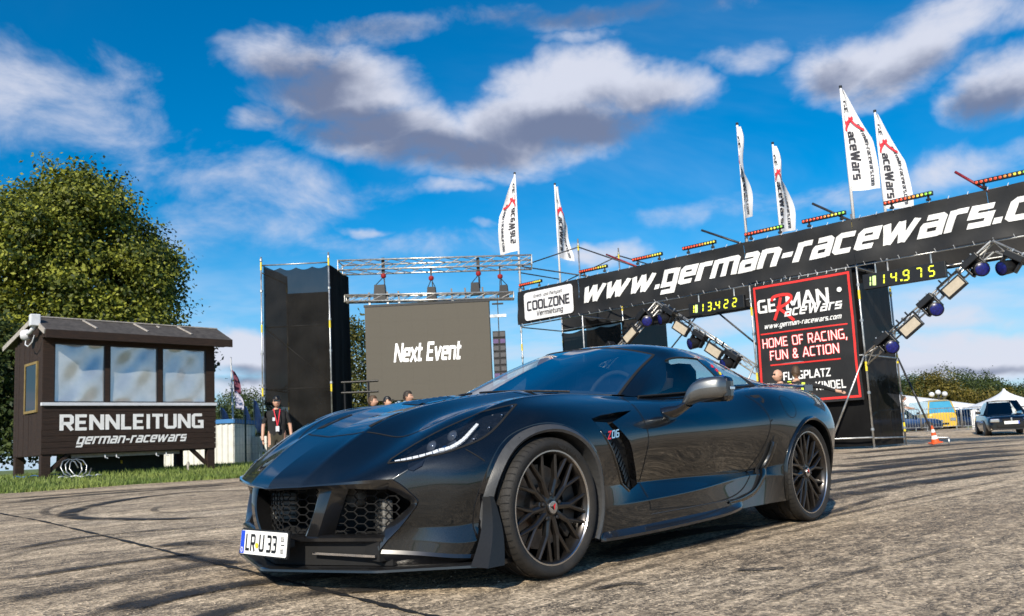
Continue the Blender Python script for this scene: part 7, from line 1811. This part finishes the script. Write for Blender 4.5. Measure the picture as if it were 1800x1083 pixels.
        x4, y4, a4, b4 = g_[4]; q4 = rf[3]; mb = MB(); mb.add([(x4, y4, a4), (x4, -y4, a4), (q4[0], -q4[1], q4[2]), (q4[0], q4[1], q4[2])], [(0, 1, 2, 3)]); P('rear_window', mb, M_SIDEG)
        for s_ in (1, -1):
            mb = MB(); V = [(x0 - .1, s_ * h * .90, belt - .02)] + [(p[0], s_ * p[1], p[2]) for p in rf[1:4]] + [(x4 + .1, s_ * h * .88, belt - .02)]; mb.add(V, [tuple(range(5)) if s_ < 0 else tuple(range(4, -1, -1))]); P('side_glass', mb, M_SIDEG)
            mb = MB(); mb.bar((x0, s_ * y0, a0), (q0[0], s_ * q0[1], q0[2]), .07, .05); P('pillar', mb, m_body)
            mb = MB(); mb.box((L_ * .17, s_ * (h + .09), belt + .06), (.10, .18, .12)); P('door_mirror', mb, M_BLACK, bevel=.03)
            for xx in (L_ * .31, -L_ * .30):
                r = .31; mb = MB(); mb.lathe([(r - .08, h - .23), (r, h - .21), (r, h - .02), (r - .02, h + .005), (r - .09, h)], 28, 'Y', (xx, 0, r)); mb = mb if s_ > 0 else mir(mb); w_ = P('wheel', mb, M_RUBBER, auto=40)
                mb = MB(); mb.lathe([(0, h - .01), (.2, h - .012), (.222, h + .002)], 20, 'Y', (xx, 0, r)); mb = mb if s_ > 0 else mir(mb); P('wheel_cover', mb, M_DARKP, w_, auto=40)
            fx = L_ * .5; mb = MB(); mb.box((fx - .04, s_ * h * .66, hood * .74 if not van else belt * .62), (.12, h * .38, .14 if not van else .2)); hl = P('headlight', mb, M_CHROME, bevel=.03)
        mb = MB(); mb.box((L_ * .5 + .005, 0, hood * .74 if not van else belt * .4), (.05, h * .72, .11)); P('grille', mb, M_MATTE, bevel=.015)
        if not van:
            mb = MB(); mb.box((L_ * .5 + .015, 0, hood * .76), (.05, .06, .16)); P('grille_bar', mb, M_CHROME, bevel=.01)
            mb = MB(); mb.box((L_ * .5 + .01, 0, .36), (.05, h * 1.2, .12)); P('lower_intake', mb, M_MATTE, bevel=.02)
            for s_ in (-1, 1): mb = MB(); mb.box((L_ * .49, s_ * h * .66, .36), (.06, h * .34, .12)); P('fog_recess', mb, M_MATTE, bevel=.02)
            mb = MB(); mb.box((L_ * .5 + .05, 0, .50), (.012, .52, .115)); pl = P('number_plate', mb, M_PLATE); mb = MB(); mb.box((L_ * .5 + .058, h * .0 + .238, .50), (.004, .04, .11)); P('country_band', mb, M_BLUE, pl)
            mb = MB(); mb.box((L_ * .48, 0, .255), (.10, h * 1.7, .05)); P('bumper_lip', mb, M_SILVERLIP, bevel=.01)
        return T
    p = at(1800, 768, 34.); yaw = math.atan2(-.80, -.60)
    car('saloon_car', 'grey saloon car with lit front coming in at the right edge', (p.x + .15, 35.6, terrain(p.x, 35.)), math.atan2(-.93, -.37), 4.3, 1.74, 1.43, M_SILVERCAR)
    p = at(1666, 755, 52.); car('camper_van', 'yellow van with blue windscreen behind the barriers', (p.x, 54., .2), R(-97), 4.2, 1.75, 1.92, M_YVAN, van=True)
    p = at(1596, 760, 47.); car('parked_car', 'dark blue car parked behind the barrier left of the yellow van', (p.x, 48., .2), R(-12), 4.2, 1.72, 1.40, M_BLUECAR)
    p = at(1722, 760, 56.); car('parked_car', 'dark car parked behind the white cloth', (p.x, 57., .2), R(10), 4.2, 1.72, 1.36, M_BLUECAR)
    # marquee and pagoda
    Y = 74.; z = .2; x0 = at(1560, 700, Y).x; x1 = at(1745, 700, Y).x; T = Thing('marquee', 'long white marquee roof behind the barriers', 'tent', ((x0 + x1) / 2, Y, z)); ze = at(1700, 722, Y).z; zr = at(1600, 689, Y).z
    mb = MB(); rows = []
    for k in range(15):
        q = k / 14; x = x0 + (x1 - x0) * q; zz = zr - (zr - ze) * q * .86; rows.append([(x, Y - 3, ze - .4 - .3 * q), (x, Y - 1.5, ze + (zz - ze) * .55), (x, Y, zz), (x, Y + 4, ze)])
    mb.grid(rows, flip=False); T.part('roof', mb, M_TENT, smooth=True); mb = MB(); mb.box(((x0 + x1) / 2, Y - 2.9, (z + ze - .4) / 2), (x1 - x0, .05, ze - .4 - z)); T.part('side_wall', mb, M_TENT)
    for k in range(7): x = x0 + (x1 - x0) * k / 6; mb = MB(); mb.bar((x, Y - 3, z), (x, Y - 3, ze - .4), .08); T.part('post', mb, M_STEEL)
    Y = 62.; c = at(1768, 715, Y); top = at(1767, 683, Y).z; ze = at(1767, 716, Y).z; T = Thing('pagoda_tent', 'white pointed pagoda tent at the right behind the saloon car', 'tent', (c.x, Y, .2)); mb = MB(); rows = []
    for k in range(9):
        q = k / 8; r = 2.3 * (1 - q) ** 1.7 + .04; zz = ze + (top - ze) * q; rows.append([(c.x + r * sx, Y + r * sy, zz) for sx, sy in ((-1, -1), (0, -1.03), (1, -1), (1.03, 0), (1, 1), (0, 1.03), (-1, 1), (-1.03, 0), (-1, -1))])
    mb.grid(rows); T.part('roof', mb, M_TENT, smooth=True)
    for sx, sy in ((-1, -1), (1, -1), (1, 1), (-1, 1)): mb = MB(); mb.bar((c.x + 2.25 * sx, Y + 2.25 * sy, .15), (c.x + 2.25 * sx, Y + 2.25 * sy, ze), .08); T.part('post', mb, M_STEEL)
    mb = MB(); mb.add([(c.x - 2.3, Y - 2.25, .2), (c.x + 2.3, Y - 2.25, .2), (c.x + 2.3, Y - 2.25, ze), (c.x - 2.3, Y - 2.25, ze)], [(0, 1, 2, 3)]); T.part('side_wall', mb, M_TENT)
    # three armed globe lamp
    Y = 55.; b = at(1656, 755, Y); T = Thing('street_lamp', 'dark lamp post with three pale globes before the marquee', 'street lamp', (b.x, Y, .2)); zt = at(1655, 693, Y).z; mb = MB(); mb.tube([(b.x, Y, .1), (b.x, Y, zt)], .06, 8); T.part('post', mb, M_DARKP, smooth=True)
    for dx, dz in ((-.42, 0), (0, .12), (.42, 0)):
        c = Vector((b.x + dx, Y, zt + dz)); mb = MB(); r = .17; mb.lathe([(0, -r)] + [(r * math.cos(a), r * math.sin(a)) for a in np.linspace(-1.4, 1.4, 9)] + [(0, r)], 14, 'Z', c); T.part('globe', mb, M_SILL, smooth=True); mb = MB(); mb.tube([(b.x, Y, zt - .3), (c.x, Y, c.z - r)], .03, 6); T.part('arm', mb, M_DARKP)
    # tree line
    labs = ('far tree at the left end of the right-hand tree line, behind the tower', 'far green tree above the left half of the marquee', 'yellowing far tree above the marquee middle', 'broad dark far tree above the marquee', 'far tree right of the broad dark one', 'lower far tree left of the pagoda tent', 'far tree right of the pagoda tip', 'far tree at the right picture edge')
    for k, (px, Y, h, w, m_) in enumerate(((1578, 128, 8.0, 5.0, M_FAR), (1612, 132, 8.6, 5.0, M_FAR), (1650, 124, 7.6, 3.4, M_FARY), (1682, 134, 8.8, 5.6, M_FAR), (1712, 130, 7.2, 4.5, M_FAR), (1738, 126, 5.6, 4.0, M_FARY), (1775, 132, 6.2, 4.5, M_FAR), (1812, 136, 5.8, 5.0, M_FAR))):
        b = at(px, 740, Y); b.z = .1; tree('far_tree', labs[k], b, [(0, 0, h * .55, w, w, h * .40), (w * .6, 0, h * .42, w * .7, w * .7, h * .34), (-w * .6, 0, h * .42, w * .7, w * .7, h * .36)], 950, .14, m_, .3, h * .5, 40 + k, 18, .5, group='far trees on the right')
    b = at(1322, 760, 140); b.z = .3; tree('far_tree', 'small far tree seen just left of the poster tower', b, [(0, 0, 3.4, 5, 5, 2.6), (3.5, 0, 2.7, 3.5, 3.5, 2.2)], 500, .15, M_FARY, .3, 3.3, 64, 16, .5, group='far trees on the right')
M_YVAN = mat('yellow_van_paint', (.62, .40, .03), .4, coat=.6, var=.08, scale=4); M_VGLASS = mat('blue_van_glass', (.05, .28, .45), .15, coat=1., var=.1, scale=3); M_SILVERLIP = mat('silver_bumper', (.42, .36, .28), .4, .4, var=.1)
build_right()
# ================================================================== people
def smin_blob(parts, n_ring=20):
    pass
def person(name_label, loc, face, height=1.76, shirt=None, trousers=None, hair=None, hair_kind='short', arms=None, extras=None, skin=None, lean=0., long_sleeve=False):
    """standing figure: one skinned body surface, clothing and hair as children. face: heading angle the person looks along"""
    T = Thing('person', name_label, 'person', loc, face); k = height / 1.76
    sk = skin or M_SKIN
    J = {'pelvis': (0, 0, .96), 'waist': (0, 0, 1.10), 'chest': (.02 + lean * .3, 0, 1.32), 'neck0': (.0 + lean * .5, 0, 1.475), 'neck1': (.02 + lean * .6, 0, 1.54)}
    arms = arms or {'L': [(-.01, .27, 1.17), (.05, .29, .93), (.08, .285, .84)], 'R': [(-.01, -.27, 1.17), (.05, -.29, .93), (.08, -.285, .84)]}
    V = []; E = []; RR = []; ix = {}
    def add(n, p, r, par=None):
        ix[n] = len(V); V.append((p[0] * k, p[1] * k, p[2] * k)); RR.append(r * k)
        if par: E.append((ix[par], ix[n]))
    add('pelvis', J['pelvis'], .150); add('waist', J['waist'], .140, 'pelvis'); add('chest', J['chest'], .155, 'waist'); add('neck0', J['neck0'], .075, 'chest'); add('neck1', J['neck1'], .058, 'neck0')
    for s_, y in (('L', 1), ('R', -1)):
        add('hip' + s_, (0, .10 * y, .90), .105, 'pelvis'); add('knee' + s_, (.02, .11 * y, .50), .066, 'hip' + s_); add('calf' + s_, (-.02, .115 * y, .34), .060, 'knee' + s_); add('ank' + s_, (-.02, .12 * y, .09), .042, 'calf' + s_); add('toe' + s_, (.14, .14 * y, .045), .038, 'ank' + s_)
        a = arms[s_]; add('sh' + s_, (.0 + lean * .4, .185 * y, 1.41), .068, 'chest'); add('el' + s_, a[0], .043, 'sh' + s_); add('wr' + s_, a[1], .030, 'el' + s_); add('pal' + s_, a[2], .036, 'wr' + s_)
    me = bpy.data.meshes.new('body'); me.from_pydata(V, E, []); o = bpy.data.objects.new('body', me); COL.objects.link(o)
    md = o.modifiers.new('skin', 'SKIN'); sv = me.skin_vertices
    if not sv: 
        bpy.context.view_layer.objects.active = o; bm = bmesh.new(); bm.from_mesh(me); bm.verts.layers.skin.verify(); bm.to_mesh(me); bm.free(); sv = me.skin_vertices
    for i, r in enumerate(RR): sv[0].data[i].radius = (r, r * (1.0 if i > 2 else 1.25)); sv[0].data[i].use_root = (i == 0)
    sb = o.modifiers.new('sub', 'SUBSURF'); sb.levels = 2; sb.render_levels = 2
    dg = bpy.context.evaluated_depsgraph_get(); em = bpy.data.meshes.new_from_object(o.evaluated_get(dg)); bpy.data.objects.remove(o)
    # colour regions by height and distance from the axis: shirt, trousers, skin
    em.materials.clear(); [em.materials.append(m_) for m_ in (sk, shirt or M_SHIRT, trousers or M_TROUS, M_SHOE)]
    for p in em.polygons:
        c = p.center / k; p.use_smooth = True
        far = max(0, abs(c.y) - .20)
        d_el = min((Vector(arms[s_][0]) - c).length for s_ in 'LR')
        on_arm = abs(c.y) > .20 and c.z > .6 or any((Vector(arms[s_][q]) - c).length < .16 for s_ in 'LR' for q in (1, 2))
        # on an arm: sleeve down to just above the elbow
        if c.z < .10: p.material_index = 3
        elif long_sleeve and c.z > .97 and c.z < 1.475 and all((Vector(arms[s_][2]) - c).length > .13 for s_ in 'LR'): p.material_index = 1
        elif on_arm and (any((Vector(arms[s_][2]) - c).length < (Vector(arms[s_][2]) - Vector(arms[s_][0])).length + .02 for s_ in 'LR')) : p.material_index = 0
        elif c.z > 1.475: p.material_index = 0
        elif c.z > .97: p.material_index = 1
        else: p.material_index = 2
    b = bpy.data.objects.new('body', em); COL.objects.link(b); b.parent = T.o
    # hands with fingers
    for s_, y in (('L', 1), ('R', -1)):
        w = Vector(arms[s_][1]) * k; p = Vector(arms[s_][2]) * k; d = (p - w).normalized(); sd = d.cross(Vector((0, y, 0))); sd = sd.normalized() if sd.length > .1 else Vector((1, 0, 0)); mb = MB()
        for f_ in range(4): a = p + sd * ((f_ - 1.5) * .019 * k) + d * .02; l = (.055, .066, .070, .058)[f_] * k; mb.tube([a, a + d * l * .55 + Vector((0, -y * .008, 0)), a + d * l + Vector((0, -y * .022, 0))], [.0095 * k, .0088 * k, .007 * k], 7)
        a = p + sd * (.034 * k) - d * .02; mb.tube([a, a + (d + sd * .8).normalized() * .05 * k, a + (d * 1.3 + sd * .5).normalized() * .075 * k], [.011 * k, .010 * k, .008 * k], 7)
        T.part('hand', mb, sk, local=True, smooth=True)
    # head
    hx, hz = (.04 + lean * .65) * k, 1.645 * k; mb = MB(); rows = []
    for i in range(15):
        t = i / 14; z = -.118 + .236 * t; row = []
        for j in range(21):
            a = 2 * math.pi * j / 20; ca, sa = math.cos(a), math.sin(a); r = math.sqrt(max(0, 1 - (z / .1181) ** 2))
            rx = .098 * r * (1.0 if ca > 0 else 1.02); ry = .076 * r
            if z < -.03: f_ = (z + .03) / -.088; rx *= 1 - .15 * f_ * (1 if ca < 0 else .2); ry *= 1 - .22 * f_
            x = rx * ca + (.010 if z < 0 else 0); y = ry * sa
            if ca > .93 and -.045 < z < .012: x += .020 * math.sin((z + .045) / .057 * math.pi) * (ca - .93) / .07      # nose
            if ca > .8 and .010 < z < .035 and .15 < abs(sa) < .55: x -= .007                                            # eye sockets
            row.append((hx + x * k, y * k, hz + z * k))
        rows.append(row)
    mb.grid(rows, flip=True); head = T.part('head', mb, sk, local=True, smooth=True)
    for y in (1, -1):
        mb = MB(); mb.lathe([(0, -.006), (.022, -.005), (.026, .003), (.012, .008), (0, .006)], 10, 'Y', (hx - .008 * k, y * .078 * k, hz + .0)); T.part('ear', mb, sk, head, local=True, smooth=True)
        mb = MB(); mb.lathe([(0, -.004), (.011, -.003), (.013, 0), (0, .004)], 8, 'X', (hx + .086 * k, y * .030 * k, hz + .020 * k)); T.part('eye', mb, M_BLACK, head, local=True, smooth=True)
    mb = MB(); mb.box((hx + .091 * k, 0, hz - .058 * k), (.008, .045 * k, .010 * k)); T.part('mouth', mb, M_LIPS, head, local=True, bevel=.003)
    hm = hair or M_HAIR
    if hair_kind == 'short' or hair_kind == 'cap':
        mb = MB(); rows = []
        for i in range(10):
            t = i / 9; row = []
            for j in range(25):
                a = 2 * math.pi * j / 24; ca, sa = math.cos(a), math.sin(a); zl = -.05 if ca < -.2 else (-.012 if ca < .45 else .062); z = .128 + (zl - .128) * t; zz = min(.1179, z * .92); r = math.sqrt(max(0.0, 1 - (zz / .126) ** 2)); rz = .006 * math.sin(j * 5.1 + i * 2.3)
                row.append((hx + (.108 * r + rz) * ca * k - .004, (.086 * r + rz) * sa * k, hz + z * k))
            rows.append(row)
        mb.grid(rows); T.part('hair' if hair_kind == 'short' else 'cap', mb, hm, head, local=True, smooth=True)
        if hair_kind == 'cap': mb = MB(); mb.prism([(.075, -.07), (.15, -.055), (.172, 0), (.15, .055), (.075, .07)], (hx, 0, hz + .058 * k), (1, 0, -.12), (0, 1, 0), (0, 0, 1), .010); T.part('cap_peak', mb, hm, head, local=True, bevel=.003)
    if extras: extras(T, k, hx, hz, head)
    return T
M_TROUS = mat('dark_trousers', (.03, .03, .035), .9, var=.3, scale=8, bump=.3, bscale=20); M_JEANS = mat('jeans', (.08, .16, .30), .9, var=.25, scale=8, bump=.3, bscale=20); M_SHOE = mat('shoes', (.02, .02, .02), .6, var=.3); M_LIPS = mat('lips', (.40, .16, .13), .5, var=.1); M_HIVIS = mat('hi_vis', (.55, .75, .03), .6, var=.1); M_BROWNH = mat('brown_hair', (.07, .04, .02), .6, var=.4, scale=50); M_LANY = mat('red_lanyard', (.60, .02, .04), .6, var=.1)
def ground_at(px, Y): p = at(px, 780, Y); return (p.x, Y, terrain(p.x, Y))
def build_people():
    look = lambda p, dx, dy: math.atan2(dy, dx)
    # steward with cap, sunglasses and red lanyard
    def ex(T, k, hx, hz, head):
        mb = MB(); mb.box((hx + .094 * k, 0, hz + .022 * k), (.012, .135 * k, .036 * k)); T.part('sunglasses', mb, M_GLOSSB, head, local=True, bevel=.008)
        mb = MB(); pts = [(.02, .07, 1.50), (.10, .06, 1.47), (.185, .03, 1.30), (.19, .0, 1.14)]; q = [(x * k, y * k, z * k) for x, y, z in pts]; 
        for s_ in (1, -1):
            for a, b in zip(q, q[1:]): mb.bar((a[0], a[1] * s_, a[2]), (b[0], b[1] * s_, b[2]), .020, .004, up=(1, 0, 0))
        ln = T.part('lanyard', mb, M_LANY, local=True); mb = MB(); mb.box((.198 * k, 0, 1.08 * k), (.006, .07 * k, .11 * k)); T.part('pass_card', mb, M_SILL, ln, local=True); mb = MB(); mb.box((.185 * k, -.07 * k, 1.28 * k), (.01, .05, .07)); T.part('name_tag', mb, M_SILL, local=True)
        mb = MB(); mb.box((.10, .30 * k, .80 * k), (.06, .03, .08)); T.part('radio', mb, M_STEEL, local=True, bevel=.006)
    p = ground_at(487, 17.5); person('man in black T-shirt, cap and red lanyard standing by the black tower', p, math.atan2(-1, .35), 1.72, hair=M_BLACK, hair_kind='cap', extras=ex, trousers=mat('olive_trousers', (.05, .045, .03), .9, var=.2))
    for px, Y, h, lab, hr, kind, fx in ((655, 17.6, 1.66, 'brown haired man, left of the three heads behind the bonnet', M_BROWNH, 'short', (.95, -.3)), (681, 17.4, 1.62, 'man in a black cap, middle of the three heads behind the bonnet', M_BLACK, 'cap', (.8, -.6)), (717, 17.6, 1.73, 'dark haired man, right of the three heads behind the bonnet', M_HAIR, 'short', (.95, -.3))):
        p = ground_at(px, Y); person(lab, p, math.atan2(fx[1], fx[0]), h, hair=hr, hair_kind=kind)
    # two men behind the spoiler
    def glasses(T, k, hx, hz, head): mb = MB(); mb.box((hx + .093 * k, 0, hz + .022 * k), (.008, .13 * k, .03 * k)); T.part('glasses', mb, M_BLACK, head, local=True, bevel=.006)
    p = ground_at(1381, 16.5); person('bald man with glasses behind the rear spoiler', (p[0], p[1], p[2]), math.atan2(-.25, -1), 1.77, hair_kind='none', extras=glasses)
    def vest(T, k, hx, hz, head):
        for y in (-.12, .12): mb = MB(); mb.bar((-.135 * k, y * k, 1.44 * k), (-.165 * k, y * .8 * k, 1.30 * k), .06, .01, up=(-1, 0, 0)); T.part('hi_vis_patch', mb, M_HIVIS, local=True)
        mb = MB(); mb.box((-.02 * k, .13 * k, 1.475 * k), (.16, .07, .02)); T.part('hi_vis_patch', mb, M_HIVIS, local=True)
        mb = MB(); text(mb, 'CREW', (-.19 * k, .14 * k, 1.16 * k), (0, -1, 0), (0, 0, 1), .11, .10, .7, az=(-1, 0, 0)) if False else None
    # seen from behind, right arm stretched out to the strut
    p = ground_at(1410, 16.8); F = math.atan2(.9, .30)
    person('man in black shirt with hi-vis shoulders, seen from behind, arm stretched to the strut', p, F, 1.84, hair=M_BROWNH, arms={'L': [(-.01, .27, 1.17), (.05, .29, .93), (.08, .285, .84)], 'R': [(.06, -.46, 1.34), (.10, -.70, 1.25), (.11, -.79, 1.23)]}, extras=vest, long_sleeve=True)
    # leaning spectator behind the barrier
    p = ground_at(1591, 42.5); person('man in black and white T-shirt and jeans leaning on the barrier', p, math.atan2(-.2, 1), 1.80, hair=M_HAIR, trousers=M_JEANS, shirt=M_PRINT, lean=.18, arms={'L': [(.22, .28, 1.20), (.42, .20, 1.13), (.50, .16, 1.13)], 'R': [(.22, -.28, 1.20), (.42, -.20, 1.13), (.50, -.16, 1.13)]})
    # driver
    def belt_(T, k, hx, hz, head): pass
    yaw = CAR_YAW; c = Vector(CAR_LOC) + Vector((math.cos(yaw), math.sin(yaw), 0)) * -1.80 + Vector((-math.sin(yaw), math.cos(yaw), 0)) * .37
    T = Thing('person', 'driver in the dark coupe, forearm raised to the steering wheel', 'person', (c.x, c.y, .47), yaw)
    V = [(0, 0, 0.05), (-.05, 0, .22), (-.09, 0, .40), (-.08, 0, .50), (-.03, .19, .38), (.18, .26, .22), (.42, .16, .30), (.50, .13, .34), (-.03, -.19, .38), (.18, -.24, .20), (.42, -.14, .28), (.50, -.12, .33), (.25, .12, .03), (.45, .13, .05), (.25, -.12, .03), (.45, -.13, .05)]
    E = [(0, 1), (1, 2), (2, 3), (2, 4), (4, 5), (5, 6), (6, 7), (2, 8), (8, 9), (9, 10), (10, 11), (0, 12), (12, 13), (0, 14), (14, 15)]; rad = [.15, .14, .15, .06, .065, .045, .034, .035, .065, .045, .034, .035, .09, .07, .09, .07]
    me = bpy.data.meshes.new('body'); me.from_pydata(V, E, []); o = bpy.data.objects.new('body', me); COL.objects.link(o); o.modifiers.new('skin', 'SKIN')
    if not me.skin_vertices: bm = bmesh.new(); bm.from_mesh(me); bm.verts.layers.skin.verify(); bm.to_mesh(me); bm.free()
    for i, r in enumerate(rad): me.skin_vertices[0].data[i].radius = (r, r); me.skin_vertices[0].data[i].use_root = i == 0
    sb = o.modifiers.new('sub', 'SUBSURF'); sb.levels = 2; sb.render_levels = 2
    em = bpy.data.meshes.new_from_object(o.evaluated_get(bpy.context.evaluated_depsgraph_get())); bpy.data.objects.remove(o); em.materials.clear(); em.materials.append(M_SKIN); em.materials.append(M_SHIRT)
    for q in em.polygons: q.use_smooth = True; q.material_index = 0 if (q.center.x > .22 and q.center.z > .14) or q.center.z > .49 else 1
    b = bpy.data.objects.new('body', em); COL.objects.link(b); b.parent = T.o
    mb = MB(); mb.lathe([(0, -.115), (.045, -.105), (.068, -.06), (.078, 0), (.078, .045), (.055, .095), (0, .115)], 18, 'Z', (-.04, 0, .545)); hd = T.part('head', mb, M_SKIN, local=True, smooth=True); mb = MB(); mb.lathe([(.084, .0), (.083, .045), (.06, .10), (0, .122)], 18, 'Z', (-.05, 0, .548)); T.part('hair', mb, M_HAIR, hd, local=True, smooth=True)
M_PRINT = mat('printed_tshirt', (.02, .02, .02), .9, col2=(.55, .55, .55), scale=14)
build_people()
